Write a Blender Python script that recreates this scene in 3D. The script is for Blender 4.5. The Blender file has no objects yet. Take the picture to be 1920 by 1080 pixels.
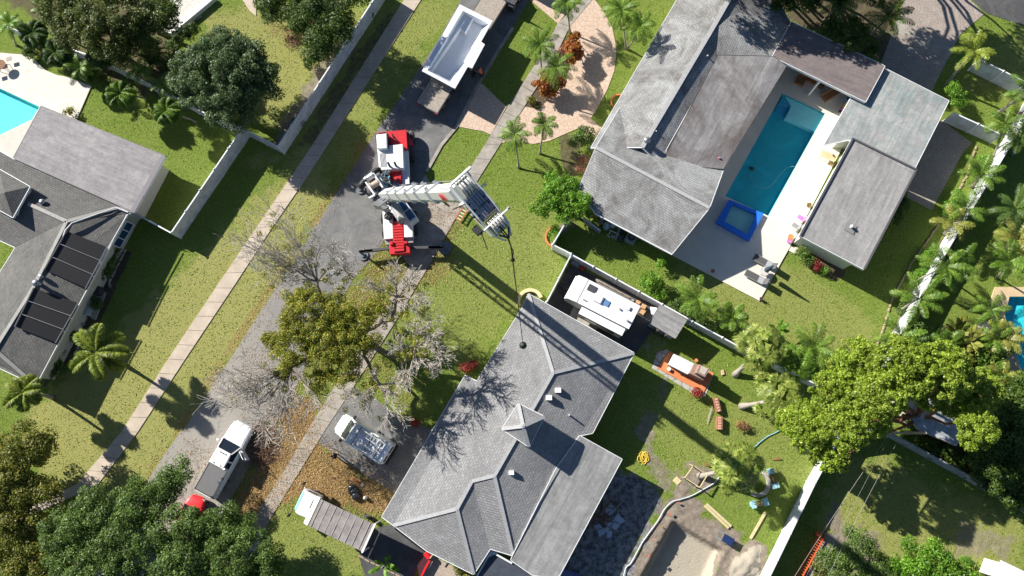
import bpy, math, random
import numpy as np
from mathutils import Vector, Matrix
sc = bpy.context.scene
# ------------------------------------------------------------------ camera, world, sun
FPX = 1280.0; CH = 61.0; NAD = (1000.0, 805.0)
_d = np.array([NAD[0]-960, -(NAD[1]-540), -FPX]); _d /= np.linalg.norm(_d)
_z = -_d; _x = np.array([1., 0, 0]); _x -= _x.dot(_z)*_z; _x /= np.linalg.norm(_x); _y = np.cross(_z, _x)
RM = np.array([_x, _y, _z])
cam_d = bpy.data.cameras.new("camera"); cam = bpy.data.objects.new("camera", cam_d); sc.collection.objects.link(cam)
cam_d.sensor_width = 36.0; cam_d.lens = 24.0; cam_d.clip_end = 2000.0
M4 = Matrix([list(RM[0])+[0], list(RM[1])+[0], list(RM[2])+[CH], [0, 0, 0, 1]])
cam.matrix_world = M4; sc.camera = cam
SUN_AZ = math.radians(-35.0); SUN_EL = math.radians(30.0)
world = bpy.data.worlds.new("World"); sc.world = world; world.use_nodes = True
wn = world.node_tree; wn.nodes.clear()
sky = wn.nodes.new('ShaderNodeTexSky'); sky.sky_type = 'NISHITA'; sky.sun_disc = False
sky.sun_elevation = SUN_EL
bg = wn.nodes.new('ShaderNodeBackground'); bg.inputs[1].default_value = 0.05*0.84; sky.ozone_density = 2.5
wo = wn.nodes.new('ShaderNodeOutputWorld')
hsv = wn.nodes.new('ShaderNodeMix'); hsv.data_type = 'RGBA'; hsv.blend_type = 'MULTIPLY'; hsv.inputs[0].default_value = 1.0; hsv.inputs[7].default_value = (0.86, 0.98, 1.14, 1)
wn.links.new(sky.outputs[0], hsv.inputs[6]); wn.links.new(hsv.outputs[2], bg.inputs[0]); wn.links.new(bg.outputs[0], wo.inputs[0])
to_sun = Vector((-math.cos(SUN_AZ)*math.cos(SUN_EL), -math.sin(SUN_AZ)*math.cos(SUN_EL), math.sin(SUN_EL)))
sky.sun_rotation = math.atan2(to_sun.x, to_sun.y)
sl = bpy.data.lights.new("sun", 'SUN'); sl.energy = 5.0; sl.angle = math.radians(0.5); sl.color = (1.0, 0.955, 0.88)
so = bpy.data.objects.new("sun", sl); sc.collection.objects.link(so)
so.rotation_euler = to_sun.to_track_quat('Z', 'Y').to_euler(); so.location = to_sun*80
sc.view_settings.view_transform = 'Standard'; sc.view_settings.look = 'None'
sc.view_settings.exposure = 0.86; sc.view_settings.gamma = 1.0
sc.cycles.max_bounces = 8; sc.cycles.transparent_max_bounces = 12
# ------------------------------------------------------------------ helpers
C = sc.collection; rnd = random.Random(7); NR = np.random.default_rng(7)
def P(px, py, z=0.0):
    """point of the place at height z, from its survey position in the aerial picture"""
    v = RM @ np.array([px-960, -(py-540), -FPX]); t = (CH-z)/-v[2]
    return Vector((v[0]*t, v[1]*t, z))
OFF = {}
def tag(o, label=None, cat=None, group=None, kind=None):
    if label: o['label'] = label
    if cat: o['category'] = cat
    if group: o['group'] = group
    if kind: o['kind'] = kind
    return o
def thing(name, label, cat, loc=(0, 0, 0), rz=0.0, group=None):
    o = bpy.data.objects.new(name, None); C.objects.link(o); o.location = loc; o.rotation_euler = (0, 0, rz)
    o.empty_display_size = 0.3; OFF[o.name] = Vector(loc); return tag(o, label, cat, group)
def dup(o, parent=None):
    kids = list(o.children); c = o.copy(); C.objects.link(c)
    if parent is not None: c.parent = parent
    OFF[c.name] = OFF.get(o.name, Vector())
    for k in kids: dup(k, c)
    return c
class MB:
    def __init__(s): s.v = []; s.f = []; s.uv = None; s.mi = []
    def face(s, pts, m=0):
        i = len(s.v); s.v += [Vector(p) for p in pts]; s.f.append(list(range(i, i+len(pts)))); s.mi.append(m)
    def prism(s, poly, z0, z1, m=0, top_scale=None):
        n = len(poly); i = len(s.v)
        a = 0.5*sum(poly[k][0]*poly[(k+1) % n][1]-poly[(k+1) % n][0]*poly[k][1] for k in range(n))
        if a < 0: poly = list(reversed(poly))
        cx = sum(p[0] for p in poly)/n; cy = sum(p[1] for p in poly)/n; t = top_scale or 1.0
        s.v += [Vector((p[0], p[1], z0)) for p in poly]+[Vector((cx+(p[0]-cx)*t, cy+(p[1]-cy)*t, z1)) for p in poly]
        s.f.append([i+k for k in reversed(range(n))]); s.f.append([i+n+k for k in range(n)])
        for k in range(n): s.f.append([i+k, i+(k+1) % n, i+n+(k+1) % n, i+n+k])
        s.mi += [m]*(n+2)
    def box(s, x0, x1, y0, y1, z0, z1, m=0): s.prism([(x0, y0), (x1, y0), (x1, y1), (x0, y1)], z0, z1, m)
    def pp(s, pts, z1, z0, m=0):
        """prism whose top corners are survey points at height z1"""
        s.prism([tuple(P(p[0], p[1], z1))[:2] for p in pts], z0, z1, m)
    def tube(s, pts, r, n=8, caps=True, m=0):
        pts = [Vector(p) for p in pts]; rs = r if isinstance(r, (list, tuple)) else [r]*len(pts); i = len(s.v)
        for k, p in enumerate(pts):
            d = (pts[min(k+1, len(pts)-1)]-pts[max(k-1, 0)]); d = d.normalized() if d.length > 1e-9 else Vector((0, 0, 1))
            u = d.orthogonal().normalized() if abs(d.z) > 0.95 else d.cross(Vector((0, 0, 1))).normalized(); w = d.cross(u)
            for q in range(n):
                a = 2*math.pi*q/n; s.v.append(p+(u*math.cos(a)+w*math.sin(a))*rs[k])
        for k in range(len(pts)-1):
            for q in range(n):
                a = i+k*n; s.f.append([a+q, a+n+q, a+n+(q+1) % n, a+(q+1) % n]); s.mi.append(m)
        if caps:
            s.f.append([i+q for q in range(n)]); s.f.append([i+(len(pts)-1)*n+q for q in reversed(range(n))]); s.mi += [m, m]
    def bar(s, a, b, w, h, m=0, up=(0, 0, 1)):
        a = Vector(a); b = Vector(b); d = (b-a).normalized(); u = d.cross(Vector(up))
        u = u.normalized() if u.length > 1e-6 else d.orthogonal().normalized(); t = u.cross(d); i = len(s.v)
        for p in (a, b):
            for x, y in ((-1, -1), (1, -1), (1, 1), (-1, 1)): s.v.append(p+u*(x*w/2)+t*(y*h/2))
        for f in ([0, 1, 2, 3], [7, 6, 5, 4], [0, 4, 5, 1], [1, 5, 6, 2], [2, 6, 7, 3], [3, 7, 4, 0]):
            s.f.append([i+k for k in reversed(f)]); s.mi.append(m)
    def loft(s, secs, m=0):
        i = len(s.v); n = len(secs[0])
        for q in secs: s.v += [Vector(p) for p in q]
        for k in range(len(secs)-1):
            for j in range(n): s.f.append([i+k*n+j, i+k*n+(j+1) % n, i+(k+1)*n+(j+1) % n, i+(k+1)*n+j]); s.mi.append(m)
        s.f.append([i+j for j in reversed(range(n))]); s.f.append([i+(len(secs)-1)*n+j for j in range(n)]); s.mi += [m, m]
    def disc(s, c, r, z0, z1, n=20, m=0, top=None): s.prism([(c[0]+r*math.cos(2*math.pi*k/n), c[1]+r*math.sin(2*math.pi*k/n)) for k in range(n)], z0, z1, m, top)
    def sphere(s, c, r, nu=14, nv=8, sq=(1, 1, 1), jit=0.0, m=0):
        i = len(s.v); c = Vector(c)
        for a in range(nv+1):
            th = math.pi*a/nv
            for b in range(nu):
                ph = 2*math.pi*b/nu; k = r*(1+jit*(rnd.random()-0.5))
                s.v.append(c+Vector((k*math.sin(th)*math.cos(ph)*sq[0], k*math.sin(th)*math.sin(ph)*sq[1], k*math.cos(th)*sq[2])))
        for a in range(nv):
            for b in range(nu): s.f.append([i+a*nu+b, i+(a+1)*nu+b, i+(a+1)*nu+(b+1) % nu, i+a*nu+(b+1) % nu]); s.mi.append(m)
    def build(s, name, mats, parent=None, world=False, smooth=False, bev=0.0, recalc=True):
        me = bpy.data.meshes.new(name); off = OFF.get(parent.name, Vector()) if (parent and world) else Vector()
        me.from_pydata([v-off for v in s.v], [], s.f)
        if not isinstance(mats, (list, tuple)): mats = [mats]
        for m in mats: me.materials.append(m)
        if len(mats) > 1: me.polygons.foreach_set('material_index', s.mi)
        if s.uv is not None:
            l = me.uv_layers.new(name='UVMap'); l.data.foreach_set('uv', np.array(s.uv, dtype=np.float32).ravel())
        if recalc and s.uv is None:
            import bmesh
            bm = bmesh.new(); bm.from_mesh(me); bmesh.ops.remove_doubles(bm, verts=bm.verts, dist=1e-5); bmesh.ops.recalc_face_normals(bm, faces=bm.faces)
            bm.to_mesh(me); bm.free()
        if smooth: me.polygons.foreach_set('use_smooth', [True]*len(me.polygons))
        me.update(); o = bpy.data.objects.new(name, me); C.objects.link(o)
        if parent:
            o.parent = parent; OFF[o.name] = OFF.get(parent.name, Vector())
        if bev > 0:
            b = o.modifiers.new('bevel', 'BEVEL'); b.width = bev; b.segments = 2; b.limit_method = 'ANGLE'; b.angle_limit = math.radians(40)
        return o
def quads(name, V, mat, parent=None, world=False, attrs=None):
    """V: (N,4,3) array of quads as one mesh"""
    V = np.asarray(V, dtype=np.float32)
    if parent and world: V = V-np.array(OFF.get(parent.name, Vector()), dtype=np.float32)
    n = len(V); me = bpy.data.meshes.new(name)
    me.vertices.add(n*4); me.vertices.foreach_set('co', V.reshape(-1)); me.loops.add(n*4)
    me.loops.foreach_set('vertex_index', np.arange(n*4, dtype=np.int32)); me.polygons.add(n)
    me.polygons.foreach_set('loop_start', np.arange(0, n*4, 4, dtype=np.int32)); me.polygons.foreach_set('loop_total', np.full(n, 4, dtype=np.int32))
    me.materials.append(mat); me.update(calc_edges=True)
    o = bpy.data.objects.new(name, me); C.objects.link(o)
    if parent: o.parent = parent; OFF[o.name] = OFF.get(parent.name, Vector())
    return o
# ------------------------------------------------------------------ materials
def new_mat(name):
    m = bpy.data.materials.new(name); m.use_nodes = True; nt = m.node_tree; b = nt.nodes['Principled BSDF']; return m, nt, b
def N(nt, t, **k):
    n = nt.nodes.new(t)
    for a, v in k.items():
        if a.startswith('i_'): n.inputs[a[2:].replace('_', ' ')].default_value = v
        else: setattr(n, a, v)
    return n
def mixc(nt, fac, a, b, mode='MIX'):
    m = nt.nodes.new('ShaderNodeMix'); m.data_type = 'RGBA'; m.blend_type = mode
    for s, v in ((0, fac), (6, a), (7, b)):
        if hasattr(v, 'is_linked') or hasattr(v, 'links'): nt.links.new(v, m.inputs[s])
        else: m.inputs[s].default_value = v if s == 0 else (tuple(v)+(1,) if len(v) == 3 else v)
    return m.outputs[2]
def ramp(nt, fac, stops):
    r = nt.nodes.new('ShaderNodeValToRGB'); nt.links.new(fac, r.inputs[0]); e = r.color_ramp.elements
    while len(e) < len(stops): e.new(0.5)
    for k, (p, c) in enumerate(stops): e[k].position = p; e[k].color = (c, c, c, 1) if isinstance(c, (int, float)) else tuple(c)+(1,)
    return r.outputs[0]
def noise(nt, scale, vec=None, detail=4, rough=0.6, dist=0.0):
    n = N(nt, 'ShaderNodeTexNoise'); n.inputs['Scale'].default_value = scale; n.inputs['Detail'].default_value = detail
    n.inputs['Roughness'].default_value = rough; n.inputs['Distortion'].default_value = dist
    if vec is not None: nt.links.new(vec, n.inputs['Vector'])
    return n.outputs['Fac']
def pos(nt): return N(nt, 'ShaderNodeNewGeometry').outputs['Position']
def bump(nt, b, h, strength=0.5, dist=0.02):
    n = N(nt, 'ShaderNodeBump'); n.inputs['Strength'].default_value = strength; n.inputs['Distance'].default_value = dist
    nt.links.new(h, n.inputs['Height']); nt.links.new(n.outputs[0], b.inputs['Normal']); return n
_mc = {}
def paint(name, col, rough=0.5, metal=0.0, var=0.12, scale=3.0, bmp=0.0, spec=0.5, coat=0.0):
    if name in _mc: return _mc[name]
    m, nt, b = new_mat(name); v = noise(nt, scale, pos(nt), 5, 0.65)
    f = ramp(nt, v, [(0.3, 1-var), (0.7, 1+var*0.4)]); c = mixc(nt, 1.0, col, f, 'MULTIPLY'); nt.links.new(c, b.inputs['Base Color'])
    b.inputs['Roughness'].default_value = rough; b.inputs['Metallic'].default_value = metal
    b.inputs['Specular IOR Level'].default_value = spec; b.inputs['Coat Weight'].default_value = coat
    if bmp: bump(nt, b, noise(nt, scale*6, pos(nt)), 0.6, bmp)
    _mc[name] = m; return m
def leaf_mat(name, c1, c2, c3, trans=0.42):
    m, nt, b = new_mat(name); g = N(nt, 'ShaderNodeNewGeometry'); r = g.outputs['Random Per Island']
    col = ramp(nt, r, [(0.0, c1), (0.55, c2), (1.0, c3)])
    big = ramp(nt, noise(nt, 0.6, g.outputs['Position'], 2), [(0.35, 0.75), (0.65, 1.15)])
    col = mixc(nt, 1.0, col, big, 'MULTIPLY')
    nt.links.new(col, b.inputs['Base Color']); b.inputs['Roughness'].default_value = 0.45; b.inputs['Specular IOR Level'].default_value = 0.35
    t = N(nt, 'ShaderNodeBsdfTranslucent'); nt.links.new(col, t.inputs[0]); ms = N(nt, 'ShaderNodeMixShader'); ms.inputs[0].default_value = trans
    nt.links.new(b.outputs[0], ms.inputs[1]); nt.links.new(t.outputs[0], ms.inputs[2]); nt.links.new(ms.outputs[0], nt.nodes['Material Output'].inputs[0]); return m
def shingle_mat(name, c1, c2, mortar, stain=(0.2, 0.2, 0.2), stain_amt=0.35):
    m, nt, b = new_mat(name); uv = N(nt, 'ShaderNodeUVMap').outputs[0]
    br = N(nt, 'ShaderNodeTexBrick'); nt.links.new(uv, br.inputs['Vector']); br.inputs['Scale'].default_value = 1.0
    br.inputs['Brick Width'].default_value = 0.33; br.inputs['Row Height'].default_value = 0.20; br.inputs['Mortar Size'].default_value = 0.014; br.inputs['Mortar Smooth'].default_value = 0.3
    br.inputs['Color1'].default_value = tuple(c1)+(1,); br.inputs['Color2'].default_value = tuple(c2)+(1,); br.inputs['Mortar'].default_value = tuple(mortar)+(1,); br.inputs['Bias'].default_value = -0.2
    st = ramp(nt, noise(nt, 0.30, pos(nt), 7, 0.74, 1.0), [(0.40, 0.0), (0.66, 1.0)])
    mm = N(nt, 'ShaderNodeMath', operation='MULTIPLY'); nt.links.new(st, mm.inputs[0]); mm.inputs[1].default_value = stain_amt
    col = mixc(nt, mm.outputs[0], br.outputs['Color'], stain)
    gr = ramp(nt, noise(nt, 6.0, pos(nt), 5, 0.85), [(0.3, 0.66), (0.7, 1.18)]); col = mixc(nt, 1.0, col, gr, 'MULTIPLY')
    nt.links.new(col, b.inputs['Base Color']); b.inputs['Roughness'].default_value = 0.85
    sv = N(nt, 'ShaderNodeSeparateXYZ'); nt.links.new(uv, sv.inputs[0])
    md = N(nt, 'ShaderNodeMath', operation='FRACT'); dv = N(nt, 'ShaderNodeMath', operation='DIVIDE'); dv.inputs[1].default_value = 0.20
    nt.links.new(sv.outputs[1], dv.inputs[0]); nt.links.new(dv.outputs[0], md.inputs[0])
    sb = N(nt, 'ShaderNodeMath', operation='SUBTRACT'); sb.inputs[0].default_value = 1.0; nt.links.new(md.outputs[0], sb.inputs[1])
    ad = N(nt, 'ShaderNodeMath', operation='MULTIPLY_ADD'); nt.links.new(br.outputs['Fac'], ad.inputs[0]); ad.inputs[1].default_value = -0.6; nt.links.new(sb.outputs[0], ad.inputs[2])
    bump(nt, b, ad.outputs[0], 0.6, 0.03); return m
def flat_mat(name, col, dark, seam=0.5, w=0.95, l=3.4, blotch=0.5, rot=0.0, bscale=0.5):
    m, nt, b = new_mat(name); uv = N(nt, 'ShaderNodeUVMap').outputs[0]
    br = N(nt, 'ShaderNodeTexBrick'); nt.links.new(uv, br.inputs['Vector']); br.inputs['Scale'].default_value = 1.0
    br.inputs['Brick Width'].default_value = l; br.inputs['Row Height'].default_value = w; br.inputs['Mortar Size'].default_value = 0.03; br.inputs['Mortar Smooth'].default_value = 0.6
    d2 = tuple(x*0.78 for x in col)
    br.inputs['Color1'].default_value = tuple(col)+(1,); br.inputs['Color2'].default_value = d2+(1,)
    br.inputs['Mortar'].default_value = tuple(a*(1-seam)+q*seam for a, q in zip(col, dark))+(1,)
    f = ramp(nt, noise(nt, bscale, pos(nt), 7, 0.68, 1.2), [(0.38, 0.0), (0.68, 1.0)])
    mm = N(nt, 'ShaderNodeMath', operation='MULTIPLY'); nt.links.new(f, mm.inputs[0]); mm.inputs[1].default_value = blotch
    c = mixc(nt, mm.outputs[0], br.outputs['Color'], dark)
    sc_ = N(nt, 'ShaderNodeMapping'); sc_.inputs['Scale'].default_value = (0.35, 3.2, 1); nt.links.new(uv, sc_.inputs[0]); stk = ramp(nt, noise(nt, 1.0, sc_.outputs[0], 6, 0.7, 0.4), [(0.35, 0.80), (0.65, 1.12)]); c = mixc(nt, 1.0, c, stk, 'MULTIPLY')
    f2 = ramp(nt, noise(nt, 2.4, pos(nt), 7, 0.8, 0.8), [(0.3, 0.72), (0.7, 1.15)]); c = mixc(nt, 1.0, c, f2, 'MULTIPLY')
    nt.links.new(c, b.inputs['Base Color']); b.inputs['Roughness'].default_value = 0.8; bump(nt, b, noise(nt, 7.0, pos(nt)), 0.4, 0.02); return m
def paver_mat(name, c1, c2, joint, scale=2.2, jw=0.035):
    m, nt, b = new_mat(name); p = pos(nt)
    w = N(nt, 'ShaderNodeTexNoise'); w.inputs['Scale'].default_value = 3.0; nt.links.new(p, w.inputs['Vector'])
    ad = N(nt, 'ShaderNodeVectorMath', operation='MULTIPLY_ADD'); nt.links.new(w.outputs['Color'], ad.inputs[0]); ad.inputs[1].default_value = (0.3, 0.3, 0); nt.links.new(p, ad.inputs[2])
    vo = N(nt, 'ShaderNodeTexVoronoi', feature='DISTANCE_TO_EDGE', voronoi_dimensions='2D'); vo.inputs['Scale'].default_value = scale; nt.links.new(ad.outputs[0], vo.inputs['Vector'])
    e = ramp(nt, vo.outputs['Distance'], [(0.0, 1.0), (jw, 0.75), (jw*2.2, 0.0)])
    c = mixc(nt, ramp(nt, noise(nt, 1.3, p, 6, 0.7), [(0.35, 0.0), (0.65, 1.0)]), c1, c2); c = mixc(nt, e, c, joint)
    c = mixc(nt, 1.0, c, ramp(nt, noise(nt, 14, p, 3, 0.8), [(0.3, 0.86), (0.7, 1.08)]), 'MULTIPLY')
    nt.links.new(c, b.inputs['Base Color']); b.inputs['Roughness'].default_value = 0.8; bump(nt, b, vo.outputs['Distance'], 0.4, 0.03); return m

W = paint('white_vinyl', (0.80, 0.81, 0.82), 0.45, var=0.07, scale=1.5)
WALL = paint('cream_stucco', (0.62, 0.58, 0.50), 0.8, bmp=0.01)
WALLG = paint('pale_green_stucco', (0.62, 0.66, 0.56), 0.8, bmp=0.01)
WHITE = paint('gloss_white', (0.83, 0.83, 0.82), 0.25, var=0.05, coat=0.3)
RVW = paint('white_roof_skin', (0.82, 0.82, 0.81), 0.5, var=0.06)
BLACK = paint('black_rubber', (0.02, 0.02, 0.022), 0.6)
DGREY = paint('dark_grey', (0.06, 0.06, 0.065), 0.6)
GREY = paint('mid_grey', (0.28, 0.28, 0.28), 0.6)
STEEL = paint('steel', (0.45, 0.46, 0.48), 0.35, metal=0.8)
RED = paint('crane_red', (0.62, 0.03, 0.035), 0.35, coat=0.3, var=0.18)
ORANGE = paint('orange_fibreglass', (0.75, 0.13, 0.05), 0.5)
TERRA = paint('terracotta', (0.74, 0.24, 0.09), 0.7, var=0.2, scale=5)
WOOD = paint('pale_lumber', (0.66, 0.55, 0.30), 0.7, var=0.2, scale=6)
WOODD = paint('weathered_wood', (0.42, 0.36, 0.30), 0.8, var=0.35, scale=4)
RUST = paint('rusty_brown', (0.26, 0.11, 0.05), 0.8, var=0.4, scale=7)
BARK = paint('bark', (0.20, 0.16, 0.12), 0.9, var=0.35, scale=5, bmp=0.02)
PBARK = paint('grey_palm_bark', (0.36, 0.32, 0.27), 0.9, var=0.25, scale=7, bmp=0.02)
TWIG = paint('pale_dead_wood', (0.50, 0.455, 0.39), 0.9, var=0.25)
GLASS = paint('dark_glass', (0.015, 0.02, 0.03), 0.08, var=0.0, spec=0.8)
BGLASS = paint('blue_glass', (0.02, 0.06, 0.13), 0.08, var=0.0, spec=0.8)
BLUE = paint('blue_plastic', (0.03, 0.10, 0.35), 0.45)
LBLUE = paint('light_blue_paint', (0.22, 0.50, 0.62), 0.5)
YEL = paint('yellow_plastic', (0.80, 0.55, 0.06), 0.5)
CARD = paint('cardboard', (0.55, 0.33, 0.17), 0.8)
BROWN = paint('brown_cushion', (0.30, 0.15, 0.07), 0.8)
MESHG = paint('grey_mesh_fabric', (0.10, 0.10, 0.10), 0.8)
PINK = paint('pink_fabric', (0.75, 0.20, 0.50), 0.7)
SKIN = paint('skin', (0.45, 0.25, 0.16), 0.55)
CONC = paint('concrete', (0.46, 0.43, 0.38), 0.85, var=0.3, scale=1.2, bmp=0.01)
WTOP = CONC
# ------------------------------------------------------------------ ground
def wpoly(px, z=0.0): return np.array([tuple(P(a, b, z))[:2] for a, b in px])
def sdf(X, Y, poly):
    """signed distance, positive inside"""
    d = np.full(X.shape, 1e9); ins = np.zeros(X.shape, bool); n = len(poly)
    for k in range(n):
        x0, y0 = poly[k]; x1, y1 = poly[(k+1) % n]; ex, ey = x1-x0, y1-y0
        t = np.clip(((X-x0)*ex+(Y-y0)*ey)/(ex*ex+ey*ey+1e-12), 0, 1); d = np.minimum(d, np.hypot(X-x0-t*ex, Y-y0-t*ey))
        c = (y0 > Y) != (y1 > Y)
        with np.errstate(divide='ignore', invalid='ignore'): xi = (x1-x0)*(Y-y0)/(y1-y0+1e-12)+x0
        ins ^= c & (X < xi)
    return np.where(ins, d, -d)
def vnoise(X, Y, s, seed):
    r = np.random.default_rng(seed); G = r.random((256, 256)); x = X*s; y = Y*s; i = np.floor(x).astype(int); j = np.floor(y).astype(int); fx = x-i; fy = y-j
    fx = fx*fx*(3-2*fx); fy = fy*fy*(3-2*fy); g = lambda a, b: G[a % 256, b % 256]
    return (g(i, j)*(1-fx)+g(i+1, j)*fx)*(1-fy)+(g(i, j+1)*(1-fx)+g(i+1, j+1)*fx)*fy
def fbm(X, Y, s, seed): return (vnoise(X, Y, s, seed)*.5+vnoise(X, Y, s*2.1, seed+1)*.28+vnoise(X, Y, s*4.3, seed+2)*.22)
def sstep(v, a, b): t = np.clip((v-a)/(b-a), 0, 1); return t*t*(3-2*t)
ST = 0.2
xs = np.arange(-62, 58.01, ST); ys = np.arange(-20, 54.01, ST); GX, GY = np.meshgrid(xs, ys); nx, ny = len(xs), len(ys)
NZ = fbm(GX, GY, 0.8, 3)-0.5; NZ2 = fbm(GX, GY, 2.5, 9)-0.5
def zone(px, feather=0.6, rough=1.6, amt=1.0): return sstep(sdf(GX, GY, wpoly(px))+NZ*rough+NZ2*rough*0.6, -feather, feather)*amt
def zmax(*a): return np.maximum.reduce(a)
ROAD_L = [(880, -30), (864, 0), (825, 70), (742, 195), (705, 247), (690, 270), (615, 387), (580, 445), (480, 597), (437, 665), (350, 797), (337, 812), (305, 857), (240, 960), (160, 1090)]
ROAD_R = [(1010, -30), (992, 0), (962, 50), (940, 85), (895, 160), (857, 235), (827, 270), (797, 325), (765, 385), (732, 435), (697, 485), (665, 520), (610, 610), (560, 715), (535, 775), (500, 830), (470, 870), (425, 950), (350, 1090)]
leafz = zmax(zone(ROAD_L[4:14]+[(295, 850), (335, 790), (420, 660), (562, 442), (600, 385), (670, 270)], 0.5, 1.2, 0.75),
    zone([(717, 452), (697, 482), (640, 560), (590, 640), (640, 650), (740, 560), (860, 520), (845, 440), (800, 440), (760, 490)], 0.8, 2.8, 0.6),
    zone([(520, 770), (500, 830), (430, 960), (460, 1000), (510, 960), (560, 930), (620, 945), (735, 975), (760, 925), (700, 890), (620, 850), (600, 820), (600, 760), (560, 740)], 0.6, 1.4, 1.0),
    zone([(600, 560), (520, 640), (480, 760), (560, 800), (620, 700), (720, 760), (790, 800), (800, 740), (720, 640)], 0.8, 3.0, 0.5),
    zone([(800, 380), (850, 385), (870, 420), (820, 470), (790, 430)], 0.5, 1.5, 0.6),
    zone([(540, 340), (480, 440), (430, 540), (500, 560), (600, 440)], 0.8, 3, 0.25))
dryz = zmax(zone([(60, 760), (330, 520), (560, 300), (470, 300), (600, 260), (620, 380), (330, 860), (180, 960), (60, 900)], 1.0, 3, 0.85), zone([(640, 0), (860, 0), (640, 330), (520, 330)], 1.0, 3, 0.5),
    zone([(380, 20), (640, 0), (560, 240), (420, 220)], 1, 3, 0.75), zone([(850, 420), (1030, 380), (1060, 520), (960, 600), (860, 700), (700, 640), (760, 540)], 1.0, 3.5, 0.4),
    zone([(1250, 480), (1480, 480), (1650, 600), (1640, 680), (1400, 640)], 1.0, 3.0, 0.5), zone([(1560, 830), (1920, 960), (1920, 1080), (1520, 1080)], 1.0, 4, 0.6), zone([(1790, 170), (1920, 40), (1990, 200)], 1, 2, .5),
    zone([(480, 930), (720, 1010), (760, 1080), (480, 1080)], 1, 3, .45), zone([(1180, 720), (1500, 760), (1520, 900), (1300, 900), (1200, 850)], 1, 4, .35))
soilz = zmax(zone([(1245, 925), (1290, 905), (1330, 950), (1385, 985), (1410, 1090), (1120, 1100), (1190, 1010)], 0.9, 4.2, 0.85), zone([(1285, 870), (1340, 880), (1320, 930), (1290, 925)], .5, 2, .7), zone([(1185, 800), (1225, 770), (1240, 850), (1270, 900), (1250, 960), (1215, 880)], 0.5, 2.2, 0.55),
    zone([(1240, 690), (1262, 690), (1245, 760), (1225, 760)], .4, 1.6, .5), zone([(1560, 940), (1640, 1010), (1700, 1090), (1540, 1090)], .8, 3, .6), zone([(1780, 960), (1900, 1000), (1900, 1060), (1800, 1040)], .8, 2.6, .5),
    zone([(700, 590), (740, 560), (748, 580), (712, 632)], .2, .5, .8), zone([(630, 60), (690, 50), (520, 290), (495, 290)], .5, 1.5, .6), zone([(1040, 430), (1062, 405), (1080, 420), (1045, 445)], .3, .8, .7))
mulchz = zmax(zone([(720, 20), (755, 15), (590, 270), (535, 290)], .4, 1.6, .55), zone([(1060, 60), (1080, 120), (1050, 190), (985, 205), (990, 150)], .2, .4, .9), zone([(130, 530), (165, 470), (250, 470), (180, 620), (110, 700), (80, 730)], .2, .3, .85),
    zone([(-60, 900), (120, 990), (300, 980), (480, 1000), (520, 1090), (-60, 1090)], 1, 3, .7), zone([(-80, -40), (330, -40), (320, 60), (420, 230), (230, 170), (120, 100), (60, 40)], 1, 2, .6), zone([(1700, 670), (1760, 620), (1830, 640), (1880, 600), (1900, 700), (1990, 700), (1990, 1000), (1750, 850)], 1, 3, .7),
    zone([(1430, -30), (1700, -30), (1660, 120), (1480, 40)], .6, 1.5, .65), zone([(1850, 300), (1700, 560), (1655, 680), (1680, 690), (1880, 290)], .3, .8, .6), zone([(1545, 470), (1590, 510), (1570, 530), (1500, 490)], .3, .6, .8),
    zone([(1040, 250), (1100, 250), (1085, 340), (1060, 330)], .3, .8, .6), zone([(470, 800), (520, 790), (520, 880), (480, 900)], .4, 1.0, .6))
gravz = zmax(zone([(1080, 830), (1170, 880), (1245, 925), (1180, 1090), (1030, 1090)], .6, 1.5, .95), zone([(1180, 600), (1260, 640), (1230, 680), (1160, 650)], .5, 1.5, .4))
sandz = zmax(zone([(1264, 984), (1349, 1035), (1322, 1120), (1190, 1120)], .10, .25, 1.0), zone([(1385, 1030), (1430, 1020), (1425, 1090), (1360, 1090)], .4, 1.2, .9), zone([(1330, 960), (1380, 1000), (1360, 1020), (1320, 980)], .4, 1.4, .35))
Z = soilz*(NZ2*0.22+NZ*0.12)+0.0
PIT = wpoly([(1263, 982), (1350, 1034), (1312, 1120), (1185, 1120)]); sp = sdf(GX, GY, PIT)+NZ2*0.12
Z = Z+np.where(sp > -0.6, 0.08*sstep(sp, -0.9, -0.2), 0)-sstep(sp, -0.28, 0.22)*1.1; Z = np.where(sp > 0.3, -1.05+NZ2*0.03, Z)
heap = sdf(GX, GY, wpoly([(1412, 1022), (1428, 1030), (1424, 1060), (1400, 1090), (1365, 1090), (1378, 1055)])); Z = Z+sstep(heap+NZ2*.5, -0.7, 1.3)*0.8*(0.75+NZ2*0.8); soilz = np.maximum(soilz, sstep(heap, -.7, -.2)); 
NEP = [(1467, 175), (1547, 213), (1441, 405), (1360, 368)]; WP = [(-130, 105), (74, 200), (26, 283), (-180, 190)]; EP = [(1893, 556), (1990, 556), (1990, 720), (1916, 697), (1897, 640), (1884, 590)]
for pl in (NEP, WP, EP): Z = np.where(sdf(GX, GY, wpoly(pl, 0.1)) > -0.35, -2.6, Z)
Z = np.where(sdf(GX, GY, wpoly([(1367, 374), (1432, 400), (1405, 452), (1342, 417)], .4)) > 0.05, -1.6, Z)
for pl in (ROAD_L+ROAD_R[::-1],): Z = np.where(sdf(GX, GY, wpoly(pl)) > 0, np.minimum(Z, 0), Z)
me = bpy.data.meshes.new('ground'); V = np.stack([GX, GY, Z], -1).reshape(-1, 3)
ii, jj = np.meshgrid(np.arange(nx-1), np.arange(ny-1)); a = (jj*nx+ii).reshape(-1); FQ = np.stack([a, a+1, a+nx+1, a+nx], 1)
xa, xb, ya, yb = xs[0], xs[-1], ys[0], ys[-1]; R_ = 420.0
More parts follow.
